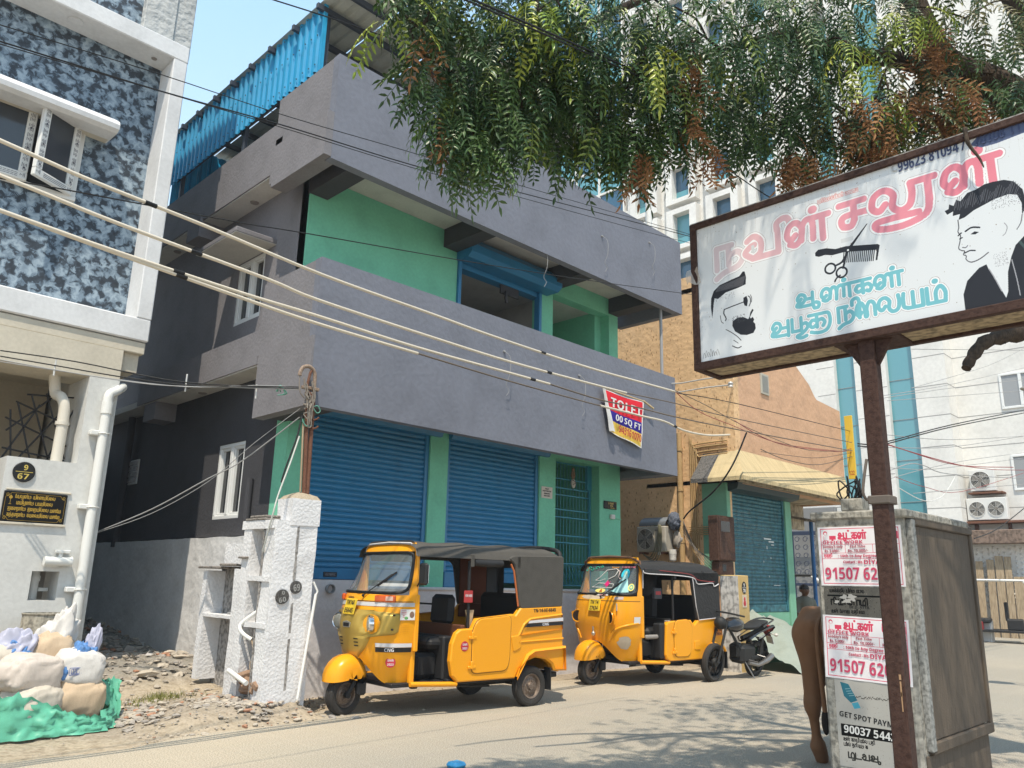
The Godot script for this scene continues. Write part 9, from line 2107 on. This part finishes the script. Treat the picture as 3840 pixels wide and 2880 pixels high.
func far_street() -> void:
	var white := M("frame white", 0.72, 0.72, 0.70, 0.5)
	var b := thing("electric_rickshaw", "white-framed open electric rickshaw parked under the far white wall", "electric rickshaw", V(27.4, 0, -6.75), "", -PI / 2 + 0.2)
	three_wheeler(b, white, M("rickshaw red", 0.25, 0.03, 0.03, 0.5), white)
	b = thing("electric_rickshaw", "red electric rickshaw with black hood behind the sitting person", "electric rickshaw", V(22.6, 0, -10.7), "", -PI / 2)
	three_wheeler(b, M("hood black", 0.03, 0.03, 0.03, 0.8), M("rickshaw red"), white)
	single("white_block", Sh.new().bev(V(27.2, 0, -7.30), V(27.5, 0.62, -7.05), 0.02), white, "white concrete block standing beside the white-framed electric rickshaw", "block")
	# planks leaning on the studded wall
	var wood := M("plank wood", 0.42, 0.34, 0.24, 0.85, {"t": "wood", "s": 0.8})
	for k in [[-8.05, 0.22, 2.45, "dark"], [-7.72, 0.22, 2.5, "pale"], [-7.45, 0.24, 2.62, "tallest"], [-7.2, 0.2, 2.6, "second tallest"], [-6.92, 0.3, 1.95, "short, wide"], [-6.6, 0.3, 1.85, "shortest"]]:
		var s := Sh.new(); s.bev(V(0, 0, -k[1] / 2), V(0.035, k[2], k[1] / 2), 0.005, Transform3D(Basis(V(0, 0, 1), -0.10), V(30.3, 0, k[0])))
		single("plank", s, wood, "%s wooden plank leaning on the studded white wall" % k[3], "plank", "planks leaning on the far wall")
	var s := Sh.new()
	for j in 13:
		for i in 26:
			var c := V(30.79, 0.9 + j * 0.16 + (i % 2) * 0.06 + rng.randf() * 0.03, -8.15 + i * 0.16 + rng.randf() * 0.05)
			s.flat(c + V(0, 0.05, -0.05), c + V(0, 0.05, 0.05), c + V(-0.07, -0.02, 0.01), V(-1, 1, 0)); s.flat(c + V(0, 0.05, -0.05), c + V(-0.07, -0.02, 0.01), c + V(0, -0.07, 0), V(-1, -1, -1)); s.flat(c + V(0, 0.05, 0.05), c + V(-0.07, -0.02, 0.01), c + V(0, -0.07, 0), V(-1, -1, 1))
	var sw := thing("studded_wall", "white wall of projecting rough stone studs behind the electric rickshaw", "wall", V(30.8, 0, -6))
	stuff(sw, "stone_studs", s, M("stud white", 0.66, 0.65, 0.62, 0.85)).position = -sw.position
	var q := Sh.new(); q.box(V(30.785, 0, -8.24), V(30.798, 2.95, -3.0)); part(sw, "face", q, M("stud white"), true)
	# blue gate with scrollwork far behind the shop
	b = thing("scroll_gate", "blue-framed gate with black scrollwork seen past the teal shutter", "gate", V(29.2, 0, -13.3))
	q = Sh.new(); q.bev(V(0, 3.35, -0.7), V(0.06, 3.5, 0.8), 0.01).bev(V(0, 1.5, -0.7), V(0.06, 1.6, 0.8), 0.01).bev(V(0, 0, -0.7), V(0.06, 3.5, -0.62), 0.01).bev(V(0, 0, 0.72), V(0.06, 3.5, 0.8), 0.01); part(b, "frame", q, M("gate navy", 0.02, 0.03, 0.06, 0.5))
	q = Sh.new()
	for j in 5:
		for i in 4:
			var c := V(0.03, 2.0 + j * 0.3, -0.48 + i * 0.32)
			var e := []
			for m in 13: e.append(c + V(0, sin(m * 0.6) * 0.11 * (1.0 - m * 0.04), cos(m * 0.6) * 0.11 * (1.0 - m * 0.04)))
			q.tube(e, 0.012, 4)
	part(b, "scrollwork", q, M("gate navy"))
	q = Sh.new(); q.bev(V(29.6, 0, -15.0), V(29.8, 4.4, -12.4), 0.02); single("pale_shutter_wall", q, M("tower grey", 0.2, 0.2, 0.2, 0.6), "plain grey wall panel behind the scrollwork gate", "wall")
	person_sitting()
	# lamp bracket poking in from the right
	q = Sh.new(); q.tube([V(15.2, 4.55, -2.25), V(15.6, 4.62, -2.2)], 0.03, 8)
	var lb := thing("bracket_lamp", "old tin shade lamp on an iron bracket at the right edge", "lamp", V(13.6, 4.35, -2.55))
	q = Sh.new(); q.lathe([Vector2(0.02, 0.16), Vector2(0.06, 0.15), Vector2(0.07, 0.08), Vector2(0.20, 0.0), Vector2(0.21, -0.02), Vector2(0.0, -0.01)], 20, Transform3D(Basis(V(1, 0, 0), 0.3), Vector3.ZERO)); part(lb, "shade", q, M("lamp tin", 0.25, 0.23, 0.2, 0.5))
	q = Sh.new(); q.tube([V(0.0, 0.16, -0.03), V(0.02, 0.30, 0.0), V(0.05, 0.36, 0.6)], 0.022, 8).bev(V(-0.06, 0.30, -0.06), V(0.08, 0.36, 0.06), 0.01); part(lb, "arm", q, M("rusty pipe"))
	q = Sh.new(); q.bev(V(0, -0.03, 0), V(0.06, 0.03, 1.2), 0.006, Transform3D(Basis.IDENTITY, V(13.6, 3.98, -2.62))); single("iron_bracket", q, M("rusty pipe"), "brown iron bar jutting in from the right, below the tin lamp", "bracket")

func wires() -> void:
	var cr := M("cable sleeve", 0.62, 0.56, 0.46, 0.5)
	var bk := M("cable black", 0.012, 0.012, 0.013, 0.6)
	var br := M("bare conductor", 0.14, 0.11, 0.085, 0.6)
	var gy := M("cable grey", 0.20, 0.20, 0.20, 0.6)
	var rd := M("cable red", 0.30, 0.05, 0.05, 0.6)
	var wt := M("cable white", 0.6, 0.6, 0.58, 0.6)
	var list := [
		[cr, 0.015, "uppermost of the cream sleeved power cables crossing the shop front", "power cable", [0.92, 4.19, -5.83, 1.52, 4.15, -5.88, 2.39, 4.13, -5.95, 3.55, 4.08, -6.04, 4.95, 4.09, -6.15, 5.97, 4.09, -6.22, 7.73, 4.14, -6.36, 9.13, 4.22, -6.47, 10.15, 4.28, -6.55]],
		[cr, 0.015, "second cream sleeved power cable from the top, above the to-let banner", "power cable", [0.96, 3.95, -5.84, 1.75, 3.90, -5.90, 3.00, 3.86, -5.99, 3.54, 3.83, -6.04, 4.97, 3.84, -6.15, 6.20, 3.86, -6.24, 7.73, 3.93, -6.36, 8.68, 3.98, -6.43]],
		[br, 0.008, "bare wire carrying on from the second cream cable to the orange house", "wire", [8.68, 3.98, -6.43, 10.07, 4.09, -6.54, 12.09, 4.21, -6.70, 18.37, 4.71, -7.19]],
		[cr, 0.015, "third cream sleeved power cable from the top", "power cable", [1.00, 3.71, -5.84, 1.72, 3.68, -5.89, 2.77, 3.67, -5.98, 3.55, 3.68, -6.04, 4.75, 3.68, -6.13, 6.27, 3.73, -6.25, 6.95, 3.75, -6.30]],
		[br, 0.010, "bare wire carrying on from the third cream cable past the banner", "wire", [6.95, 3.75, -6.30, 8.04, 3.76, -6.38, 9.03, 3.83, -6.46, 10.06, 3.88, -6.54, 12.07, 4.02, -6.70, 18.33, 4.51, -7.18]],
		[cr, 0.015, "lowest cream sleeved power cable, ending bare in mid span", "power cable", [1.00, 3.71, -5.84, 1.77, 3.67, -5.90, 2.77, 3.63, -5.98, 3.54, 3.61, -6.04, 4.77, 3.62, -6.13]],
		[br, 0.009, "bare stretch between the two sleeves of the lowest power cable", "wire", [4.77, 3.62, -6.13, 6.15, 3.63, -6.24, 7.73, 3.67, -6.36, 8.04, 3.68, -6.38]],
		[cr, 0.015, "cream cable sleeve drooping beside the orange house", "power cable", [8.04, 3.68, -6.38, 9.03, 3.72, -6.46, 9.71, 3.75, -6.51, 10.33, 3.71, -6.56, 11.11, 3.76, -6.62, 11.90, 3.89, -6.68]],
		[bk, 0.005, "single thin black cable crossing the green upper wall", "cable", [0.96, 3.93, -5.84, 1.40, 4.02, -5.87, 2.70, 4.27, -5.97, 3.34, 4.41, -6.02, 5.27, 4.81, -6.17, 7.73, 5.35, -6.36, 11.77, 6.29, -6.67]],
		[bk, 0.004, "upper one of three black cables across the grey parapet", "cable", [0.79, 5.01, -5.82, 1.90, 5.24, -5.91, 3.05, 5.45, -6.00, 4.52, 5.77, -6.11, 6.06, 6.09, -6.23, 10.70, 7.11, -6.59, 13.00, 7.62, -6.77]],
		[bk, 0.006, "thick middle one of three black cables across the grey parapet", "cable", [0.81, 4.89, -5.82, 1.92, 5.10, -5.91, 3.06, 5.35, -6.00, 4.53, 5.63, -6.11, 6.06, 5.99, -6.23, 10.69, 7.07, -6.59, 13.00, 7.59, -6.77]],
		[bk, 0.004, "lowest one of three black cables across the grey parapet", "cable", [0.81, 4.87, -5.82, 2.84, 5.28, -5.98, 4.53, 5.60, -6.11, 6.06, 5.93, -6.23, 10.17, 6.83, -6.55, 12.99, 7.50, -6.77]],
		[bk, 0.005, "thin cable crossing the sky and the shed roof", "cable", [1.85, 5.19, -4.50, 2.09, 5.25, -4.50, 2.59, 5.38, -4.50, 3.67, 5.64, -4.50, 4.34, 5.82, -4.50, 6.38, 6.37, -4.50]],
		[bk, 0.006, "upper one of a pair of dark cables in front of the foliage", "cable", [1.73, 4.05, -2.50, 2.40, 4.21, -2.50, 3.89, 4.55, -2.50, 4.82, 4.78, -2.50, 7.01, 5.30, -2.50, 9.38, 5.88, -2.50]],
		[bk, 0.005, "lower one of a pair of dark cables in front of the foliage", "cable", [1.66, 4.01, -2.50, 2.40, 4.19, -2.50, 3.89, 4.52, -2.50, 4.81, 4.73, -2.50, 7.23, 5.37, -2.50]],
		[bk, 0.008, "dark cable slanting through the middle of the foliage to the salon sign", "cable", [3.16, 5.05, -2.50, 3.75, 5.12, -2.50, 4.86, 5.26, -2.50, 8.03, 5.87, -2.50, 10.54, 6.36, -2.50]],
		[bk, 0.004, "thin dark cable just right of the middle foliage cable", "cable", [3.95, 5.52, -2.50, 4.45, 5.55, -2.50, 5.89, 5.65, -2.50, 8.02, 5.85, -2.50]],
		[bk, 0.008, "dark cable passing close to the tree limb above the sign", "cable", [6.57, 7.12, -2.50, 7.03, 7.13, -2.50, 8.41, 7.11, -2.50, 10.16, 7.08, -2.50]],
		[bk, 0.004, "thin wire hanging against the white tower left of the sign top", "wire", [4.42, 4.24, -2.50, 5.18, 4.26, -2.50, 5.72, 4.34, -2.50]],
		[bk, 0.007, "upper cable of the service bundle from the sponge-painted house to the mast", "cable", [1.86, 3.63, -9.47, 2.48, 3.57, -9.07, 3.42, 3.43, -8.47, 4.44, 3.47, -7.82]],
		[bk, 0.007, "sagging cable of the service bundle below the sponge-painted wall", "cable", [1.87, 3.57, -9.47, 2.32, 3.51, -9.17, 2.88, 3.44, -8.82, 3.42, 3.40, -8.47, 4.03, 3.43, -8.08, 4.44, 3.45, -7.82]],
		[gy, 0.005, "pale wire of the service bundle leading to the mast", "wire", [1.87, 3.53, -9.46, 2.61, 3.43, -8.99, 3.42, 3.38, -8.47, 4.03, 3.45, -8.08, 4.44, 3.47, -7.82]],
		[gy, 0.005, "lowest pale wire of the service bundle", "wire", [1.87, 3.51, -9.46, 2.33, 3.46, -9.17, 3.14, 3.38, -8.65, 3.80, 3.41, -8.23, 4.44, 3.44, -7.82]],
		[gy, 0.007, "grey drop cable sagging from the mast back into the alley", "cable", [4.48, 3.13, -7.83, 4.16, 2.65, -8.46, 3.96, 2.46, -8.82, 3.63, 2.12, -9.46, 3.28, 1.85, -10.13]],
		[gy, 0.004, "thin wire beside the drop cable into the alley", "wire", [4.48, 3.23, -7.84, 4.22, 2.85, -8.33, 3.97, 2.43, -8.82, 3.63, 2.07, -9.45, 3.28, 1.84, -10.13]],
		[br, 0.006, "brown wire high, sagging over the cream canopy", "wire", [10.03, 4.28, -6.51, 11.10, 4.24, -6.61, 12.12, 4.16, -6.70, 13.45, 4.13, -6.83, 15.77, 4.17, -7.04, 18.81, 4.60, -7.33]],
		[rd, 0.006, "red wire twisted, middle over the cream canopy", "wire", [10.06, 4.25, -6.51, 10.81, 4.09, -6.58, 12.11, 4.07, -6.70, 14.00, 4.07, -6.88, 16.36, 4.28, -7.10, 18.80, 4.55, -7.33]],
		[rd, 0.007, "red wire low, twisted over the cream canopy", "wire", [12.12, 4.17, -6.70, 13.27, 4.07, -6.81, 14.48, 4.08, -6.92, 15.89, 4.21, -7.05, 17.65, 4.41, -7.22, 18.83, 4.67, -7.33]],
		[bk, 0.007, "black wire straight, topmost over the cream canopy", "wire", [10.09, 4.25, -6.51, 12.31, 4.50, -6.72, 18.88, 5.05, -7.33]],
		[br, 0.008, "brown wire deeply sagging over the cream canopy", "wire", [13.23, 3.83, -6.81, 14.44, 3.80, -6.92, 16.30, 3.94, -7.09, 18.77, 4.46, -7.32]],
		[br, 0.006, "brown wire short, nearly level over the cream canopy", "wire", [13.23, 3.79, -6.81, 14.45, 3.89, -6.92, 16.33, 4.09, -7.10, 18.80, 4.55, -7.33]],
		[bk, 0.012, "upper one of two thick black cables right of the sign post", "wire", [13.55, 3.81, -5.20, 14.75, 4.00, -5.20, 18.81, 4.95, -5.20, 25.81, 6.47, -5.20]],
		[bk, 0.012, "lower one of two thick black cables right of the sign post", "wire", [13.54, 3.77, -5.20, 14.74, 3.96, -5.20, 18.79, 4.90, -5.20, 25.77, 6.38, -5.20]],
		[rd, 0.010, "upper red cable drooping right of the sign post", "wire", [14.74, 3.98, -5.20, 16.26, 4.01, -5.20, 18.51, 4.08, -5.20, 20.11, 4.19, -5.20, 23.77, 4.60, -5.20]],
		[rd, 0.008, "lower red cable drooping right of the sign post", "wire", [14.92, 3.99, -5.20, 16.88, 4.01, -5.20, 18.50, 4.06, -5.20, 21.63, 4.30, -5.20, 24.87, 4.65, -5.20]],
		[gy, 0.006, "topmost grey wire before the white tower wall", "wire", [14.96, 4.91, -5.20, 19.14, 5.93, -5.20, 26.54, 7.87, -5.20]],
		[gy, 0.006, "grey wire second from top before the white tower wall", "wire", [14.95, 4.86, -5.20, 19.11, 5.84, -5.20, 26.33, 7.47, -5.20]],
		[gy, 0.006, "nearly level grey wire before the right-hand white window", "wire", [15.13, 4.84, -5.20, 26.14, 7.10, -5.20]],
		[gy, 0.007, "grey wire dipping to a low middle right of the post", "wire", [14.78, 4.15, -5.20, 18.69, 4.61, -5.20, 25.40, 5.66, -5.20]],
		[gy, 0.007, "grey wire rising to the iron bracket at the right edge", "wire", [14.73, 3.91, -5.20, 18.63, 4.44, -5.20, 25.40, 5.66, -5.20]],
		[gy, 0.009, "kinked pale cable before the dark glass strip", "wire", [14.80, 3.48, -5.20, 15.99, 3.76, -5.20, 16.83, 3.82, -5.20, 18.42, 3.83, -5.20, 24.75, 4.41, -5.20]],
		[gy, 0.006, "grey wire rising past the single air conditioner", "wire", [14.95, 3.37, -5.20, 16.80, 3.75, -5.20, 19.88, 4.31, -5.20, 25.14, 5.16, -5.20]],
		[rd, 0.006, "slack thin red wire hanging over the dark glass strip", "wire", [15.14, 3.42, -5.20, 16.70, 3.39, -5.20, 19.06, 3.52, -5.20, 24.83, 4.57, -5.20]],
		[gy, 0.006, "level grey wire just above the single air conditioner", "wire", [14.82, 3.55, -5.20, 16.59, 3.72, -5.20, 18.47, 3.98, -5.20, 25.05, 5.00, -5.20]],
		[wt, 0.008, "white loop of cable hanging over the wall left of the air conditioners", "wire", [15.28, 3.23, -5.20, 16.61, 3.11, -5.20, 17.78, 3.32, -5.20, 18.80, 3.85, -5.20]],
		[bk, 0.005, "fine dark wire under the salon sign", "wire", [16.77, 6.22, -5.20, 26.85, 8.48, -5.20]],
		[gy, 0.006, "fine grey wire rising towards the dead branch", "wire", [16.53, 5.35, -5.20, 22.48, 7.07, -5.20, 26.89, 8.55, -5.20]],
		[gy, 0.007, "grey wire crossing between the two air conditioners", "wire", [16.03, 3.20, -5.20, 24.67, 4.25, -5.20]],
		[bk, 0.012, "dark cable rising under the double air conditioner", "wire", [19.61, 2.55, -5.20, 21.46, 2.86, -5.20, 24.33, 3.58, -5.20]],
	]
	for k in list:
		var p := P3(k[4])
		if p[0].x < 2.2 and k[3] != "wire" and p[0].z > -8.0: p.push_front(p[0] + (p[0] - p[1]).normalized() * 3.0)
		var s := Sh.new(); s.tube(curve(p, 5), k[1], 7)
		var o := single(String(k[3]).replace(" ", "_"), s, k[0], k[2], k[3])
		if k[0] == cr and k[1] > 0.0145:
			var n := 2 if p.size() > 7 else 1
			for i in n:
				var a: Vector3 = p[2 + i * 4]
				var e: Vector3 = p[3 + i * 4]
				var q := Sh.new(); q.tube([a.lerp(e, 0.45), a.lerp(e, 0.45) + (e - a).normalized() * 0.09], k[1] * 1.25, 8); part(o, "tape_band", q, bk)
	# plastic ties on the service bundle and red ties on the far bundle
	for k in [[2.32, 3.56, 3.42, -9.18], [3.44, 3.51, 3.35, -8.49], [4.07, 3.45, 3.33, -8.10]]:
		var s := Sh.new(); s.bev(V(k[0] - 0.008, k[2] - 0.02, k[3] - 0.004), V(k[0] + 0.008, k[1] + 0.02, k[3] + 0.004), 0.003)
		single("cable_tie", s, wt, "white plastic tag hanging from the service bundle, %s" % ("nearest the sponge-painted house" if k[0] < 3 else ("midway" if k[0] < 3.9 else "nearest the mast")), "cable tie")
	var s := Sh.new()
	for i in 5: s.tube(curve([V(4.24 + rng.randf() * 0.1, 3.41, -7.99), V(4.27, 3.46 + rng.randf() * 0.02, -7.95), V(4.33 + rng.randf() * 0.05, 3.40, -7.95), V(4.27, 3.37, -7.99)], 4), 0.006, 5)
	single("green_tie", s, M("verdigris", 0.12, 0.33, 0.26, 0.6), "green plastic cord knotted round the service bundle near the mast", "cord")

func rubble() -> void:
	var stone := Sh.new()
	var n := noise(1.0, 2, 17)
	stone.ball(Vector3.ZERO, V(1, 0.6, 0.8), 7, 5, func(d: Vector3) -> float: return 1.0 + 0.7 * n.get_noise_3dv(d * 1.6))
	for i in range(0, stone.v.size(), 3):
		var g := -(stone.v[i + 1] - stone.v[i]).cross(stone.v[i + 2] - stone.v[i]).normalized()
		for j in 3: stone.n[i + j] = g
	var r := RandomNumberGenerator.new(); r.seed = 91
	var xs := []
	for i in 1500:
		var x := r.randf_range(2.9, 4.85)
		var z := -9.2 - pow(r.randf(), 0.8) * 6.0
		xs.append([x, z, r.randf_range(0.008, 0.035) * (1.0 + pow(r.randf(), 8.0) * 2.5)])
	for i in 900: xs.append([r.randf_range(3.0, 6.0), r.randf_range(-9.1, -7.2), r.randf_range(0.004, 0.014) * (1.0 + pow(r.randf(), 10.0) * 3.0)])
	for i in 260: xs.append([4.2 + r.randfn() * 0.2, -7.95 + r.randfn() * 0.26, r.randf_range(0.01, 0.04)])
	for i in 260: xs.append([3.25 + r.randfn() * 0.16, -8.35 + r.randfn() * 0.25, r.randf_range(0.008, 0.04)])
	for i in 1500: xs.append([r.randf_range(2.0, 16.0), r.randf_range(-8.8, -4.2), r.randf_range(0.003, 0.010)])
	var mm := MultiMesh.new(); mm.transform_format = MultiMesh.TRANSFORM_3D; mm.use_colors = true; mm.mesh = stone.mesh(); mm.instance_count = xs.size()
	for i in xs.size():
		var k = xs[i]
		var b := Basis.from_euler(V(r.randfn() * 0.4, r.randf() * TAU, r.randfn() * 0.4)).scaled(V(k[2] * r.randf_range(0.8, 1.7), k[2] * r.randf_range(0.5, 0.9), k[2]))
		mm.set_instance_transform(i, Transform3D(b, V(k[0], gy(k[0], k[1]) + k[2] * 0.15, k[1])))
		var t := r.randf()
		mm.set_instance_color(i, Color(0.46, 0.40, 0.32).lerp(Color(0.30, 0.27, 0.24), t) if r.randf() > 0.08 else Color(0.36, 0.19, 0.12))
	var o := MultiMeshInstance3D.new(); o.name = "rubble"; o.multimesh = mm; o.material_override = M("rubble stone", 1, 1, 1, 0.95, {"vc": true}); add_child(o)
	o.set_meta("kind", "stuff"); o.set_meta("label", "loose stones and mortar crumbs scattered over alley and road edge"); o.set_meta("category", "rubble")
	# dry grass tuft and plastic litter
	var g := Sh.new()
	for i in 260:
		var c := V(3.62 + r.randfn() * 0.14, 0.0, -8.62 + r.randfn() * 0.10)
		c.y = gy(c.x, c.z)
		var d := V(r.randfn(), 0, r.randfn()) * 0.03
		g.flat(c + V(0.004, 0, 0), c - V(0.004, 0, 0), c + d + V(0, 0.03 + r.randf() * 0.05, 0), V(0, 0, 1))
	var go := single("grass", g, M("dry grass", 0.20, 0.20, 0.06, 0.9, {"back": Color(0.1, 0.1, 0.03)}), "small tuft of dry grass on the sandy ground near the alley mouth", "grass"); go.set_meta("kind", "stuff")
	var lit := Sh.new()
	for i in 60:
		var c := V(r.randf_range(3.0, 4.8), 0, -9.6 - r.randf() * 4.5)
		c.y = gy(c.x, c.z) + 0.02
		var b := Basis.from_euler(V(r.randfn() * 0.5, r.randf() * TAU, r.randfn() * 0.5))
		var w := r.randf_range(0.02, 0.08)
		lit.quad(c + b * V(-w, 0, -w * 0.6), c + b * V(w, 0, -w * 0.5), c + b * V(w * 0.8, 0.01, w * 0.6), c + b * V(-w, 0.0, w * 0.5), V(0, 1, 0))
	var lo := single("litter", lit, M("litter pale", 0.42, 0.40, 0.38, 0.7), "scraps of pale plastic and paper littering the alley rubble", "litter"); lo.set_meta("kind", "stuff")
	single("dry_twig", Sh.new().tube([V(3.95, 0.02, -8.0), V(4.1, 0.03, -8.03), V(4.25, 0.02, -7.98)], 0.008, 5), M("neem bark"), "short dry twig lying on the sandy verge", "twig")
	single("blue_scrap", Sh.new().bev(V(4.35, 0.005, -4.98), V(4.48, 0.05, -4.86), 0.02), M("scrap blue", 0.05, 0.30, 0.55, 0.5), "blue plastic scrap at the bottom edge of the road", "plastic scrap")
